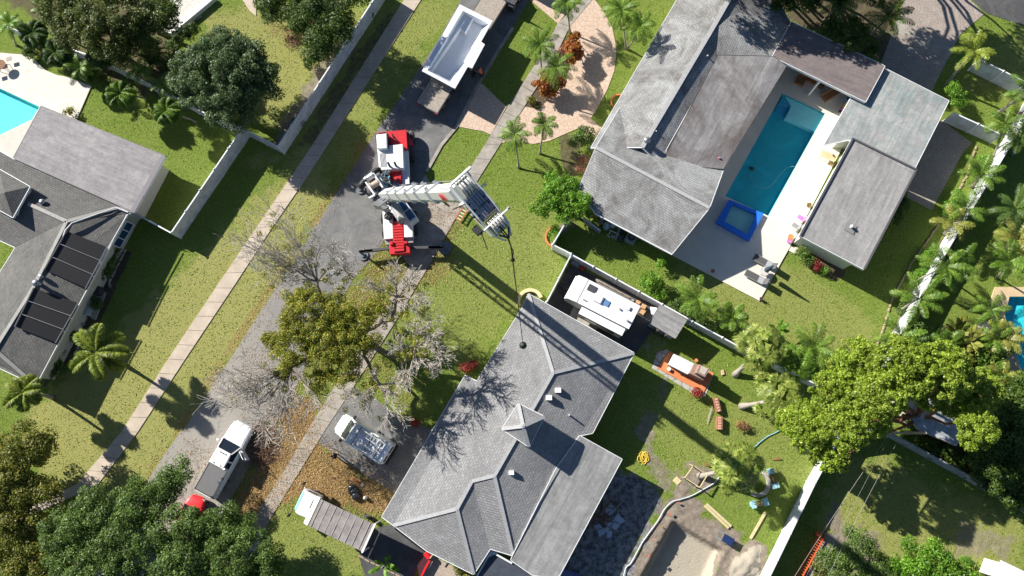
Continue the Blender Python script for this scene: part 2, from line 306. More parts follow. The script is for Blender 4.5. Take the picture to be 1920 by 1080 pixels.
ring = [(-R_, -R_, 0), (R_, -R_, 0), (R_, R_, 0), (-R_, R_, 0), (xa, ya, 0), (xb, ya, 0), (xb, yb, 0), (xa, yb, 0)]
nb = len(V); V = np.vstack([V, ring]); FQ = np.vstack([FQ, [[nb, nb+1, nb+5, nb+4], [nb+1, nb+2, nb+6, nb+5], [nb+2, nb+3, nb+7, nb+6], [nb+3, nb, nb+4, nb+7]]])
nf = len(FQ); me.vertices.add(len(V)); me.vertices.foreach_set('co', V.astype(np.float32).reshape(-1)); me.loops.add(nf*4); me.loops.foreach_set('vertex_index', FQ.astype(np.int32).reshape(-1))
me.polygons.add(nf); me.polygons.foreach_set('loop_start', np.arange(0, nf*4, 4, dtype=np.int32)); me.polygons.foreach_set('loop_total', np.full(nf, 4, dtype=np.int32)); me.update(calc_edges=True)
me.polygons.foreach_set('use_smooth', [True]*nf)
for nm, arr in (('leaf', leafz), ('dry', dryz), ('soil', soilz), ('mulch', mulchz), ('grav', gravz), ('sand', sandz)):
    at = me.attributes.new(nm, 'FLOAT', 'POINT'); at.data.foreach_set('value', np.concatenate([arr.reshape(-1), np.zeros(8)]).astype(np.float32))
m, nt, b = new_mat('lawn_and_soil'); p = pos(nt)
n1 = noise(nt, 0.45, p, 5, 0.6); n2 = noise(nt, 6.0, p, 4, 0.75, 0.4); n3 = noise(nt, 2.0, p, 5, 0.7); nf_ = noise(nt, 17.0, p, 3, 0.7)
g = mixc(nt, ramp(nt, n1, [(0.38, 0.0), (0.62, 1.0)]), (0.120, 0.205, 0.020), (0.170, 0.235, 0.040))
g = mixc(nt, ramp(nt, n2, [(0.4, 0.0), (0.62, 1.0)]), g, (0.265, 0.32, 0.075)); g = mixc(nt, ramp(nt, nf_, [(0.34, 0.28), (0.50, 0.0)]), g, (0.055, 0.105, 0.012))
def att(nm): return N(nt, 'ShaderNodeAttribute', attribute_name=nm).outputs['Fac']
def brk(nm, lo=0.35, hi=0.65, spread=0.8, src=None):
    """zone weight broken up by noise so that it ends in patches and specks"""
    x = N(nt, 'ShaderNodeMath', operation='MULTIPLY_ADD'); nt.links.new(src or n3, x.inputs[0]); x.inputs[1].default_value = spread; x.inputs[2].default_value = -spread/2
    y = N(nt, 'ShaderNodeMath', operation='ADD'); nt.links.new(x.outputs[0], y.inputs[0]); nt.links.new(att(nm), y.inputs[1]); return ramp(nt, y.outputs[0], [(lo, 0.0), (hi, 1.0)])
drc = mixc(nt, n2, (0.25, 0.27, 0.065), (0.44, 0.41, 0.16)); g = mixc(nt, brk('dry', 0.15, 0.8, 1.0, n2), g, drc)
mul = mixc(nt, n2, (0.075, 0.06, 0.04), (0.19, 0.15, 0.10)); g = mixc(nt, brk('mulch'), g, mul)
so_ = mixc(nt, ramp(nt, n3, [(.35, 0), (.65, 1)]), (0.24, 0.195, 0.15), (0.40, 0.34, 0.27)); so_ = mixc(nt, ramp(nt, nf_, [(0.35, 0.6), (0.5, 0.0)]), so_, (0.16, 0.13, 0.10)); g = mixc(nt, brk('soil', 0.3, 0.62, 1.0, n2), g, so_)
gr_ = mixc(nt, ramp(nt, n3, [(.4, 0), (.6, 1)]), (0.09, 0.09, 0.085), (0.33, 0.33, 0.32)); gr_ = mixc(nt, ramp(nt, nf_, [(.58, 0), (.66, .8)]), gr_, (0.6, 0.6, 0.6)); g = mixc(nt, brk('grav', 0.35, 0.75, 1.2), g, gr_)
sd = mixc(nt, n3, (0.42, 0.37, 0.29), (0.52, 0.47, 0.38)); g = mixc(nt, brk('sand', 0.4, 0.55, .5), g, sd)
lf = mixc(nt, n2, (0.22, 0.13, 0.045), (0.44, 0.30, 0.12)); g = mixc(nt, brk('leaf', 0.42, 0.95, 1.2, n2), g, lf)
nt.links.new(g, b.inputs['Base Color']); b.inputs['Roughness'].default_value = 0.95; b.inputs['Specular IOR Level'].default_value = 0.1
hb = mixc(nt, 0.5, n2, nf_); bump(nt, b, hb, 1.0, 0.16)
me.materials.append(m); go = bpy.data.objects.new('ground', me); C.objects.link(go); tag(go, 'mown lawns, verges and bare soil of the neighbourhood', 'ground', kind='structure'); GROUND = go
# ------------------------------------------------------------------ paved surfaces
def sheet(name, px, z, mat, label=None, skirt=0.0, world=None):
    mb = MB(); pts = world or [P(a, b_, z) for a, b_ in px]
    if skirt > 0: mb.prism([(q[0], q[1]) for q in pts], z-skirt, z)
    else: mb.face(pts)
    o = mb.build(name, mat); return tag(o, label or name.replace('_', ' '), 'ground surface', kind='structure')
def asphalt(name, c1, c2, c3=None, sx=None):
    m, nt, b = new_mat(name); p = pos(nt); c = mixc(nt, ramp(nt, noise(nt, 0.5, p, 6, 0.7, 0.8), [(0.35, 0), (0.65, 1)]), c1, c2)
    if c3:
        s = N(nt, 'ShaderNodeSeparateXYZ'); nt.links.new(p, s.inputs[0]); r = N(nt, 'ShaderNodeMapRange'); r.inputs[1].default_value = sx[0]; r.inputs[2].default_value = sx[1]; nt.links.new(s.outputs[0], r.inputs[0]); c = mixc(nt, r.outputs[0], c, c3)
    c = mixc(nt, 1.0, c, ramp(nt, noise(nt, 10, p, 4, 0.8), [(0.3, 0.8), (0.7, 1.12)]), 'MULTIPLY')
    vo = N(nt, 'ShaderNodeTexVoronoi', feature='DISTANCE_TO_EDGE'); vo.inputs['Scale'].default_value = 0.22
    w = N(nt, 'ShaderNodeTexNoise'); w.inputs['Scale'].default_value = 1.2; nt.links.new(p, w.inputs[0]); ad = N(nt, 'ShaderNodeVectorMath', operation='MULTIPLY_ADD'); nt.links.new(w.outputs['Color'], ad.inputs[0]); ad.inputs[1].default_value = (1.6, 1.6, 0); nt.links.new(p, ad.inputs[2]); nt.links.new(ad.outputs[0], vo.inputs['Vector'])
    c = mixc(nt, ramp(nt, vo.outputs['Distance'], [(0.0, 0.5), (0.01, 0.0)]), c, (0.05, 0.05, 0.05))
    nt.links.new(c, b.inputs['Base Color']); b.inputs['Roughness'].default_value = 0.9; bump(nt, b, noise(nt, 22, p), 0.5, 0.02); return m
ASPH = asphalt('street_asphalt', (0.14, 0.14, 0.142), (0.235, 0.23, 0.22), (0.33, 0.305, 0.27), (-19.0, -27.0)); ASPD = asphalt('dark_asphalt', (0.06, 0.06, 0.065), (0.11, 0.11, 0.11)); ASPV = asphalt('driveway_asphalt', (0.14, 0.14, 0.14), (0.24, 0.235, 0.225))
sheet('street', ROAD_L+ROAD_R[::-1], 0.02, ASPH, 'residential street with worn grey asphalt')
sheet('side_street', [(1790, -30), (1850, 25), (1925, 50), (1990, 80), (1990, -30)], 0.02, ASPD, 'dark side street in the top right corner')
def walk(name, lp, rp, z, label, mat, step=1.52, gap=0.035):
    L_ = [P(a, b_, z) for a, b_ in lp]; R2 = [P(a, b_, z) for a, b_ in rp]
    def at(ps, t):
        k = min(int(t), len(ps)-2); return ps[k].lerp(ps[k+1], t-k)
    n = len(L_)-1; mb = MB(); ts = []
    for k in range(n):
        m_ = max(1, round((L_[k+1]-L_[k]).length/step)); ts += [k+q/m_ for q in range(m_)]
    ts.append(float(n)); base = MB()
    for q in range(len(ts)-1):
        a0, a1, b0, b1 = at(L_, ts[q]), at(L_, ts[q+1]-1e-6), at(R2, ts[q]), at(R2, ts[q+1]-1e-6); e = gap/max((a1-a0).length, .1)/2
        A0, A1 = a0.lerp(a1, e), a0.lerp(a1, 1-e); B0, B1 = b0.lerp(b1, e), b0.lerp(b1, 1-e); h = rnd.uniform(-.002, .002)
        mb.prism([tuple(v)[:2] for v in (A0, A1, B1, B0)], 0.0, z+h)
    o = mb.build(name, mat); return tag(o, label, 'pavement', kind='structure')
SWL = paint('warm_concrete', (0.56, 0.47, 0.37), 0.9, var=0.22, scale=0.9); SWR = paint('grey_concrete', (0.40, 0.36, 0.31), 0.9, var=0.35, scale=1.1)
walk('sidewalk', [(775, -30), (757, 0), (587, 270), (545, 332), (480, 428), (404, 540), (315, 673), (227, 810), (145, 907), (70, 945), (20, 965)], [(807, -30), (789, 0), (615, 270), (574, 334), (512, 424), (436, 540), (346, 675), (258, 810), (182, 910), (72, 960), (22, 985)], 0.06, 'pale concrete sidewalk west of the street', SWL)
walk('sidewalk', [(1110, -30), (1092, 0), (1047, 42), (1012, 107), (960, 187), (918, 256), (910, 270), (858, 352), (815, 418), (770, 495), (713, 590), (637, 708), (575, 810), (540, 870), (480, 965), (445, 1040)], [(1128, -30), (1110, 0), (1068, 50), (1034, 120), (983, 200), (942, 264), (937, 272), (885, 355), (845, 425), (800, 505), (741, 604), (665, 722), (604, 815), (567, 875), (505, 975), (470, 1050)], 0.06, 'stained concrete sidewalk east of the street', SWR)
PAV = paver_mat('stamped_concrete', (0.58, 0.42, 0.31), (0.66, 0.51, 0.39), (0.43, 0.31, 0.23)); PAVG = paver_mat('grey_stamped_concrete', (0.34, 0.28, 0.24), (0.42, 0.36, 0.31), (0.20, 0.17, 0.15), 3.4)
sheet('circular_driveway', [(1110, 0), (1110, -30), (1085, -40), (1112, -5), (1132, 22), (1148, 52), (1156, 92), (1152, 132), (1139, 167), (1120, 203), (1108, 222), (1128, 240), (1117, 256), (1098, 247), (1085, 240), (1062, 250), (1030, 264), (1000, 270), (963, 264), (940, 268), (985, 200), (1010, 205), (1045, 170), (1068, 130), (1072, 60), (1068, 50)], 0.04, PAV, 'curved stamped driveway with a planted island')
sheet('driveway_apron', [(992, -2), (1046, 44), (1096, -20), (1085, -35), (1010, -35)], 0.036, PAV, 'stamped driveway apron by the top street edge')
sheet('driveway_apron', [(897, 158), (905, 157), (936, 188), (950, 200), (920, 252), (905, 246), (857, 237)], 0.044, PAV, 'stamped driveway apron between street and sidewalk')
sheet('concrete_apron', [(797, 328), (835, 385), (870, 385), (838, 432), (800, 480), (770, 500), (745, 470), (732, 435)], 0.035, SWR, 'stained concrete apron beside the crane')
sheet('house_driveway', [(657, 724), (700, 745), (760, 790), (812, 805), (800, 850), (757, 910), (742, 925), (690, 895), (640, 862), (597, 830)], 0.03, ASPV, 'asphalt driveway under the ladder van')
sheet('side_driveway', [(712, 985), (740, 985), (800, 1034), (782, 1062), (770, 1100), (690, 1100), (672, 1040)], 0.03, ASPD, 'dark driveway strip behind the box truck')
sheet('side_path', [(800, 1036), (888, 1082), (870, 1100), (790, 1100), (782, 1060)], 0.045, paver_mat('pebble_path', (0.45, 0.36, 0.28), (0.52, 0.44, 0.35), (0.28, 0.22, 0.17), 8.0, 0.08), 'speckled path along the bottom of the roof')
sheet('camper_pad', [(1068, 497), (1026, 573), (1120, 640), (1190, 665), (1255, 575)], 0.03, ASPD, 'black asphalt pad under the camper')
sheet('stepping_slab', [(1075, 575), (1100, 577), (1130, 600), (1115, 625), (1065, 600)], 0.05, CONC, 'pale slab beside the camper step')
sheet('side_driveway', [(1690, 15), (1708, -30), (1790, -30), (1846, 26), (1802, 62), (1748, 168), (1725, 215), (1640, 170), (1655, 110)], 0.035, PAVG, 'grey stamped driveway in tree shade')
sheet('sidewalk', [(1670, 55), (1687, 38), (1790, 92), (1776, 113)], 0.05, SWR, 'shaded sidewalk crossing the grey driveway')
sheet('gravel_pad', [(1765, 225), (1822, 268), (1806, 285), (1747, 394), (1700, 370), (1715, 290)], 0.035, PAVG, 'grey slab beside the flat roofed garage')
sheet('stone_path', [(1232, 660), (1250, 655), (1338, 700), (1334, 712), (1322, 745), (1306, 742), (1222, 690)], 0.03, paver_mat('slab_joint', (0.42, 0.40, 0.35), (0.5, 0.47, 0.42), (0.18, 0.18, 0.14), 1.6, 0.04), 'grey stone slabs around the outdoor grill')
sheet('neighbour_patio', [(300, -30), (330, 20), (300, 50), (318, 65), (400, -5), (420, -30)], 0.05, paver_mat('pale_patio', (0.6, 0.56, 0.5), (0.68, 0.64, 0.58), (0.4, 0.37, 0.33), 1.2, .02), 'pale patio behind the dark tree')
sheet('stepping_slab', [(360, 28), (372, 20), (380, 32), (362, 40)], 0.05, SWL, 'small square slab on the top lawn')
sheet('neighbour_path', [(448, -10), (480, -10), (480, 30), (468, 20)], 0.05, SWL, 'short pale path at the top edge')
sheet('brick_pad', [(1548, 1000), (1572, 1005), (1562, 1040), (1540, 1100), (1500, 1100)], 0.03, paint('path_grey', (0.33, 0.29, 0.26), 0.9, var=.3), 'grey bare pad beside the orange ladder')
# kerbs
def curb(name, px, w, h, mat, label):
    mb = MB(); pts = [P(a, b_, 0) for a, b_ in px]
    for k in range(len(pts)-1): mb.bar(pts[k]+Vector((0, 0, h/2)), pts[k+1]+Vector((0, 0, h/2)), w, h)
    return tag(mb.build(name, mat), label, 'kerb', kind='structure')
curb('kerb_strip', [(962, 52), (940, 86), (895, 162), (856, 238), (828, 272), (800, 322)], 0.3, 0.09, SWR, 'pale kerb along the east side of the street')
# ------------------------------------------------------------------ pools
def water_mat(name, tint, gl=0.04):
    m, nt, b = new_mat(name); nt.nodes.remove(b); t = N(nt, 'ShaderNodeBsdfTransparent'); t.inputs[0].default_value = tuple(tint)+(1,)
    g_ = N(nt, 'ShaderNodeBsdfGlossy'); g_.inputs['Roughness'].default_value = 0.03; ms = N(nt, 'ShaderNodeMixShader'); f = N(nt, 'ShaderNodeFresnel'); f.inputs[0].default_value = 1.33
    bp = N(nt, 'ShaderNodeBump'); bp.inputs['Strength'].default_value = 0.35; bp.inputs['Distance'].default_value = 0.03; nt.links.new(noise(nt, 2.5, pos(nt), 3, .6, .5), bp.inputs['Height'])
    nt.links.new(bp.outputs[0], g_.inputs['Normal']); nt.links.new(bp.outputs[0], f.inputs['Normal']); gm = N(nt, 'ShaderNodeNewGeometry'); iv = N(nt, 'ShaderNodeMath', operation='SUBTRACT'); iv.inputs[0].default_value = 1.0; nt.links.new(gm.outputs['Backfacing'], iv.inputs[1]); fm = N(nt, 'ShaderNodeMath', operation='MULTIPLY'); nt.links.new(f.outputs[0], fm.inputs[0]); nt.links.new(iv.outputs[0], fm.inputs[1]); nt.links.new(fm.outputs[0], ms.inputs[0]); nt.links.new(t.outputs[0], ms.inputs[1]); nt.links.new(g_.outputs[0], ms.inputs[2])
    nt.links.new(ms.outputs[0], nt.nodes['Material Output'].inputs[0]); return m
def plaster(name, c, wav=0.5, sc=1.6):
    m, nt, b = new_mat(name); vo = N(nt, 'ShaderNodeTexNoise'); vo.inputs['Scale'].default_value = sc; vo.inputs['Detail'].default_value = 4; vo.inputs['Distortion'].default_value = 1.0; nt.links.new(pos(nt), vo.inputs['Vector'])
    f = ramp(nt, vo.outputs['Fac'], [(0.35, 1-wav*0.4), (0.65, 1+wav*0.35)]); nt.links.new(mixc(nt, 1.0, c, f, 'MULTIPLY'), b.inputs['Base Color']); b.inputs['Roughness'].default_value = 0.7; return m
from mathutils.geometry import tessellate_polygon
def deck(name, outer, holes, z, mat, label):
    O = [P(a, b_, z) for a, b_ in outer]; H = [[P(a, b_, z) for a, b_ in h] for h in holes]; allp = O+[q for h in H for q in h]
    mb = MB(); mb.v = list(allp)
    for t in tessellate_polygon([O]+H):
        a_, b_, c_ = t; nrm = (allp[b_]-allp[a_]).cross(allp[c_]-allp[a_]).z; mb.f.append([a_, b_, c_] if nrm > 0 else [a_, c_, b_]); mb.mi.append(0)
    for loop in [O]+H:
        for k in range(len(loop)):
            p0, p1 = loop[k], loop[(k+1) % len(loop)]; mb.face([p0, p1, Vector((p1.x, p1.y, z-.12)), Vector((p0.x, p0.y, z-.12))])
    return tag(mb.build(name, mat, recalc=False), label, 'paving', kind='structure')
def pool(name, label, px, z, depth, bmat, wmat, extra=None):
    pts = [P(a, b_, z) for a, b_ in px]; c = sum(pts, Vector())/len(pts); t = thing(name, label, 'pool', (c.x, c.y, 0)); mb = MB(); n = len(pts)
    for k in range(n):
        p0, p1 = pts[k], pts[(k+1) % n]; mb.face([p0, p1, Vector((p1.x, p1.y, z-depth)), Vector((p0.x, p0.y, z-depth))])
    mb.face([Vector((q.x, q.y, z-depth)) for q in pts]); mb.build('basin', bmat, t, world=True)
    w = MB(); w.face([Vector((q.x, q.y, z-0.12)) for q in pts]); wo_ = w.build('water', wmat); tag(wo_, 'water of the '+label, 'water', kind='structure'); return t
DECK = paint('cream_deck', (0.76, 0.70, 0.60), 0.85, var=0.1, scale=0.8); DECKW = paint('stained_cream_deck', (0.72, 0.67, 0.59), 0.85, var=0.16, scale=1.5)
deck('patio_deck', [(1470, 108), (1625, 190), (1490, 448), (1483, 460), (1424, 564), (1250, 473), (1240, 430), (1340, 300)], [NEP, ], 0.1, DECK, 'cream pool deck between house and garage')
WTEAL = water_mat('teal_water', (0.62, 0.95, 0.97)); WCY = water_mat('clear_pool_water', (0.55, 0.95, 0.97))
t = pool('swimming_pool', 'long teal rectangular pool on the cream deck', NEP, 0.1, 0.85, plaster('teal_plaster', (0.07, 0.48, 0.56), .25, .5), WTEAL)
mb = MB(); mb.pp([(1470, 178), (1545, 214), (1528, 247), (1473, 221), (1484, 199)], -0.18, -0.73); mb.build('tanning_shelf', plaster('shelf_plaster', (0.74, 0.90, 0.92), .1), t, world=True)
mb = MB()
for k in range(4):
    a_, b_ = 1469-k*4.3, 178+k*8; mb.pp([(a_, b_), (a_+16, b_+8), (a_+11.9, b_+16), (a_-4.1, b_+8)], -0.2-0.13*k, -0.73)
mb.build('pool_steps', plaster('step_plaster', (0.14, 0.46, 0.66), .1), t, world=True)
t = thing('pool_cleaner', 'pool cleaner with curling white hose in the teal pool', 'pool cleaner', P(1410, 316, -0.1)); mb = MB()
mb.sphere(P(1410, 316, -.6)+Vector((0, 0, 0)), 0.22, 10, 6, (1.2, 1, .5)); mb.build('cleaner_head', DGREY, t, world=True, smooth=True)
mb = MB(); mb.tube([P(a_, b_, -0.08) for a_, b_ in [(1410, 320), (1408, 332), (1414, 345), (1426, 353), (1440, 352), (1450, 344), (1462, 328), (1474, 315), (1486, 312), (1494, 314)]], 0.035, 6); mb.build('hose', paint('pool_hose', (.42, .5, .5), .5), t, world=True, smooth=True)
t = thing('hot_tub', 'square blue tiled spa at the corner of the teal pool', 'hot tub', P(1387, 412, 0)); SP = [(1367, 374), (1432, 400), (1405, 452), (1342, 417)]; SI = [(1374, 382), (1418, 402), (1402, 440), (1359, 415)]
mb = MB(); zt = 0.42
for k in range(4):
    o0, o1, i0, i1 = P(*SP[k], zt), P(*SP[(k+1) % 4], zt), P(*SI[k], zt), P(*SI[(k+1) % 4], zt); mb.face([o0, o1, i1, i0]); mb.face([o0, o1, Vector((o1.x, o1.y, 0)), Vector((o0.x, o0.y, 0))]); mb.face([i0, i1, Vector((i1.x, i1.y, -.3)), Vector((i0.x, i0.y, -.3))])
mb.face([Vector((q.x, q.y, -.3)) for q in [P(*s, zt) for s in SI]]); TILE = paint('blue_tile', (0.03, 0.20, 0.80), 0.3, var=.1); mb.build('tiled_wall', TILE, t, world=True)
mb = MB(); c = P(1388, 411, zt); 
for sgn in (1, -1, 2, -2): pass
mb.pp([(1376, 387), (1415, 405), (1412, 411), (1372, 394)], 0.0, -0.3); mb.pp([(1372, 394), (1380, 397), (1368, 418), (1361, 414)], -0.002, -0.3); mb.build('bench', paint('spa_plaster', (.08, .42, .60), .3), t, world=True)
w = MB(); w.face([P(*s, 0.3) for s in SI]); tag(w.build('water', WTEAL), 'water in the blue tiled spa', 'water', kind='structure')
deck('west_patio', [(-200, 80), (15, 100), (40, 102), (62, 109), (84, 131), (105, 140), (128, 145), (171, 161), (140, 232), (60, 320), (-200, 250)], [WP], 0.1, DECKW, 'white patio around the bright pool at the left edge')
pool('swimming_pool', 'bright turquoise pool beside the grey flat roof at the left edge', WP, 0.1, 0.9, plaster('turquoise_plaster', (0.42, 0.80, 0.80), .2, 3.0), WCY)
deck('east_patio', [(1852, 578), (1866, 538), (2020, 538), (2020, 740), (1900, 718), (1882, 660), (1866, 606)], [EP], 0.1, paint('tan_deck', (0.62, 0.47, 0.28), .8), 'tan patio around the pool at the right edge')
pool('swimming_pool', 'turquoise pool half hidden by palms at the right edge', EP, 0.1, 0.7, plaster('turquoise_plaster_east', (0.12, 0.66, 0.70), .4, 2.0), water_mat('east_water', (.55, .93, .96)))
sheet('paved_spot', [(1832, 606), (1850, 601), (1862, 622), (1855, 632), (1838, 634), (1830, 622)], 0.12, paint('pale_slab', (.72, .66, .55), .8), 'pale round slab among the palms')
# ------------------------------------------------------------------ fallen leaves (nobody could count them)
def litter(name, label, polys, n, size, mat, z=0.03, seed=1):
    r = np.random.default_rng(seed); out = []
    for px, w_ in polys:
        pl = wpoly(px); lo = pl.min(0); hi = pl.max(0); k = int(n*w_*1.0); X = r.uniform(lo[0], hi[0], k*4); Y = r.uniform(lo[1], hi[1], k*4)
        q = sdf(X, Y, pl)+(fbm(X, Y, 0.9, 5)-.5)*2.6+(fbm(X, Y, 3, 15)-.5)*2.2+r.normal(0,.55,len(X)) > 0; X = X[q][:k]; Y = Y[q][:k]; out.append(np.stack([X, Y], 1))
    XY = np.vstack(out); k = len(XY); an = r.uniform(0, 6.28, k); s = r.uniform(.6, 1.3, k)*size; tl = r.uniform(-.5, .5, (k, 2)); u = np.stack([np.cos(an), np.sin(an), tl[:, 0]], 1)*s[:, None]; v = np.stack([-np.sin(an), np.cos(an), tl[:, 1]], 1)*s[:, None]*.7
    c = np.stack([XY[:, 0], XY[:, 1], np.full(k, z)+r.uniform(0.02, .06, k)], 1); o = quads(name, np.stack([c-u-v, c+u-v, c+u+v, c-u+v], 1), mat); return tag(o, label, 'leaf litter', kind='stuff')
LIT = leaf_mat('fallen_leaves', (0.16, 0.085, 0.035), (0.42, 0.25, 0.10), (0.62, 0.46, 0.24), 0.1)
litter('fallen_leaves', 'orange fallen leaves on verges and street edges', [
    ([(520, 770), (500, 830), (430, 960), (470, 1000), (560, 930), (735, 975), (760, 925), (600, 820), (600, 760), (560, 740)], 7000),
    ([(717, 452), (640, 560), (590, 640), (640, 650), (740, 560), (860, 500), (845, 440), (770, 480)], 2600), (ROAD_L[4:14]+[(300, 850), (425, 660), (675, 270)], 4500),
    ([(560, 560), (470, 640), (420, 740), (540, 820), (640, 700), (800, 800), (800, 700)], 2600), ([(360, 820), (330, 870), (480, 960), (520, 860)], 900), ([(800, 380), (870, 385), (850, 430), (790, 440)], 500)], 2.4, 0.027, LIT)
GB = leaf_mat('grass_tufts', (0.10, 0.20, 0.015), (0.20, 0.30, 0.045), (0.36, 0.40, 0.11), 0.35)
PAVED = [wpoly(q) for q in (ROAD_L+ROAD_R[::-1], [(757, 0), (587, 270), (480, 428), (227, 810), (145, 907), (20, 965), (22, 985), (182, 910), (258, 810), (512, 424), (615, 270), (789, 0)], [(1092, 0), (960, 187), (910, 270), (713, 590), (480, 965), (505, 975), (604, 815), (741, 604), (937, 272), (1110, 0)],
    [(1110, 0), (1148, 52), (1156, 92), (1139, 167), (1128, 240), (1062, 250), (1000, 270), (940, 268), (985, 200), (1068, 130), (1068, 50)], [(1470, 108), (1625, 190), (1483, 460), (1424, 564), (1250, 473), (1340, 300)], [(657, 724), (812, 805), (742, 925), (597, 830)], [(1068, 497), (1026, 573), (1190, 665), (1255, 575)],
    [(-200, 80), (62, 105), (171, 161), (140, 232), (-200, 250)], [(897, 158), (950, 200), (920, 252), (857, 237)], [(797, 328), (870, 385), (800, 480), (732, 435)], [(992, -2), (1046, 44), (1096, -20), (1010, -35)], [(1700, 15), (1846, 26), (1740, 230), (1640, 180), (1610, 80)], [(1765, 225), (1822, 268), (1747, 394), (1700, 370)], [(1232, 660), (1338, 700), (1306, 742), (1222, 690)], [(712, 985), (815, 1090), (700, 1090), (672, 1040)], [(1255, 965), (1370, 1025), (1345, 1095), (1180, 1100)], [(1852, 578), (1866, 538), (2020, 538), (2020, 740), (1882, 660)])]
def tufts(name, label, k, mat, seed):
    r = np.random.default_rng(seed); X = r.uniform(-50, 47, k); Y = r.uniform(-14, 44, k); q = fbm(X, Y, 2.2, 31)+r.uniform(-.3, .3, k) > 0.40
    for pl in PAVED: q &= sdf(X, Y, pl) < -0.08
    ix = np.clip(((X-xs[0])/ST).astype(int), 0, nx-1); iy = np.clip(((Y-ys[0])/ST).astype(int), 0, ny-1); q &= (np.maximum.reduce([soilz, mulchz, gravz, sandz])[iy, ix] < 0.35) & (leafz[iy, ix] < .8); X = X[q]; Y = Y[q]; k = len(X)
    an = r.uniform(0, 6.28, k); s = r.uniform(.025, .07, k); ln = r.uniform(.0, .10, (k, 2)); h = r.uniform(.015, .05, k); u = np.stack([np.cos(an), np.sin(an), np.zeros(k)], 1)*s[:, None]; c = np.stack([X, Y, np.zeros(k)], 1)
    top = c+np.stack([ln[:, 0]*np.cos(an+1.5), ln[:, 1]*np.sin(an+1.5), h], 1); o = quads(name, np.stack([c-u, c+u, top+u*.5, top-u*.5], 1), mat); return tag(o, label, 'grass', kind='stuff')
tufts('grass', 'taller grass blades standing in the lawns', 170000, GB, 5)
# ------------------------------------------------------------------ buildings
def facenormal(pts):
    n = Vector(); k = len(pts)
    for a in range(k): n += (pts[a]-pts[0]).cross(pts[(a+1) % k]-pts[0])
    return n.normalized()
def roofmesh(name, V, faces, mat, parent, thick=0.16, fmat=None, fh=0.2, fscale=1.0, zoff=0.0, udir=None):
    """V: {key:(px,py,h)}; faces: lists of keys. Planes get a UV with u along the eave, v up the slope."""
    pts = {k: P(v[0], v[1], v[2])+Vector((0, 0, zoff)) for k, v in V.items()}; mb = MB(); uv = []; edges = {}
    for f in faces:
        q = [pts[k] for k in f]; n = facenormal(q); f = list(f)
        if n.z < 0: q.reverse(); f.reverse(); n = -n
        u = Vector((0, 0, 1)).cross(n)
        if udir is not None or u.length < 0.03: a = udir if udir is not None else math.radians(60); u = Vector((math.cos(a), math.sin(a), 0))
        u.normalize(); v = n.cross(u); mb.face(q); uv += [(p.dot(u), p.dot(v)) for p in q]
        for k in range(len(f)): edges[(f[k], f[(k+1) % len(f)])] = 1
    low = [[p-Vector((0, 0, thick)) for p in reversed([pts[k] for k in f])] for f in faces]
    for q in low:
        if facenormal(q).z > 0: q.reverse()
        mb.face(q); uv += [(p.x, p.y) for p in q]
    mb.uv = uv; o = mb.build(name, mat, parent, world=True, recalc=False)
    if fmat:
        fb = MB()
        for (a, b_) in edges:
            if (b_, a) not in edges:
                p, q = pts[a], pts[b_]; d = (q-p); d.z = 0; d.normalize(); nrm = Vector((d.y, -d.x, 0))*0.05
                t = Vector((0, 0, .012)); l = Vector((0, 0, -fh)); fb.loft([[p+t, p+nrm+t, p+nrm+l, p+l], [q+t, q+nrm+t, q+nrm+l, q+l]])
        fb.build('fascia', fmat, o, world=True)
    return o, pts
def inset(poly, d):
    a = 0.5*sum(poly[k][0]*poly[(k+1) % len(poly)][1]-poly[(k+1) % len(poly)][0]*poly[k][1] for k in range(len(poly)))
    if a < 0: poly = poly[::-1]
    out = []; n = len(poly)
    for k in range(n):
        p0, p1, p2 = Vector(poly[k-1][:2]), Vector(poly[k][:2]), Vector(poly[(k+1) % n][:2]); e0 = (p1-p0).normalized(); e1 = (p2-p1).normalized()
        n0 = Vector((-e0.y, e0.x)); n1 = Vector((-e1.y, e1.x)); m = (n0+n1); m = m/max(m.length_squared, .3)*2; q = p1+m*d; out.append((q.x, q.y))
    return out
def walls(px, h, d, mat, parent, name='wall', top=None):
    poly = inset([tuple(P(a, b_, h))[:2] for a, b_ in px], d); mb = MB(); mb.prism(poly, -0.05, top if top else h-0.17); return mb.build(name, mat, parent, world=True), poly
def vent(parent, px, py, z, w, h, mat, name='roof_vent', cap=False):
    c = P(px, py, z); mb = MB()
    if cap: mb.tube([c-Vector((0, 0, .5)), c+Vector((0, 0, h*.6))], w*.55, 10); mb.sphere(c+Vector((0, 0, h*.75)), w, 12, 8, (1, 1, .7))
    else: mb.box(c.x-w/2, c.x+w/2, c.y-w*.4, c.y+w*.4, c.z-.6, c.z+h)
    return mb.build(name, mat, parent, world=True, smooth=cap)
def pane(parent, p0, p1, z0, z1, out, mat=GLASS, frame=WHITE, n=3):
    """window band on a wall between two ground points, out = outward direction"""
    p0, p1 = Vector(p0), Vector(p1); d = (p1-p0).normalized(); o = Vector(out).normalized()*0.04; f = MB(); f.bar(p0+o+Vector((0, 0, z0)), p1+o+Vector((0, 0, z0)), .10, .08); f.bar(p0+o+Vector((0, 0, z1)), p1+o+Vector((0, 0, z1)), .10, .08)
    for k in range(n+1): q = p0.lerp(p1, k/n)+o; f.bar(q+Vector((0, 0, z0)), q+Vector((0, 0, z1)), .08, .10)
    w = f.build('window', frame, parent, world=True); g = MB(); g.bar(p0+o*.6+Vector((0, 0, (z0+z1)/2)), p1+o*.6+Vector((0, 0, (z0+z1)/2)), .03, z1-z0-.02); g.build('pane', mat, w, world=True); return w
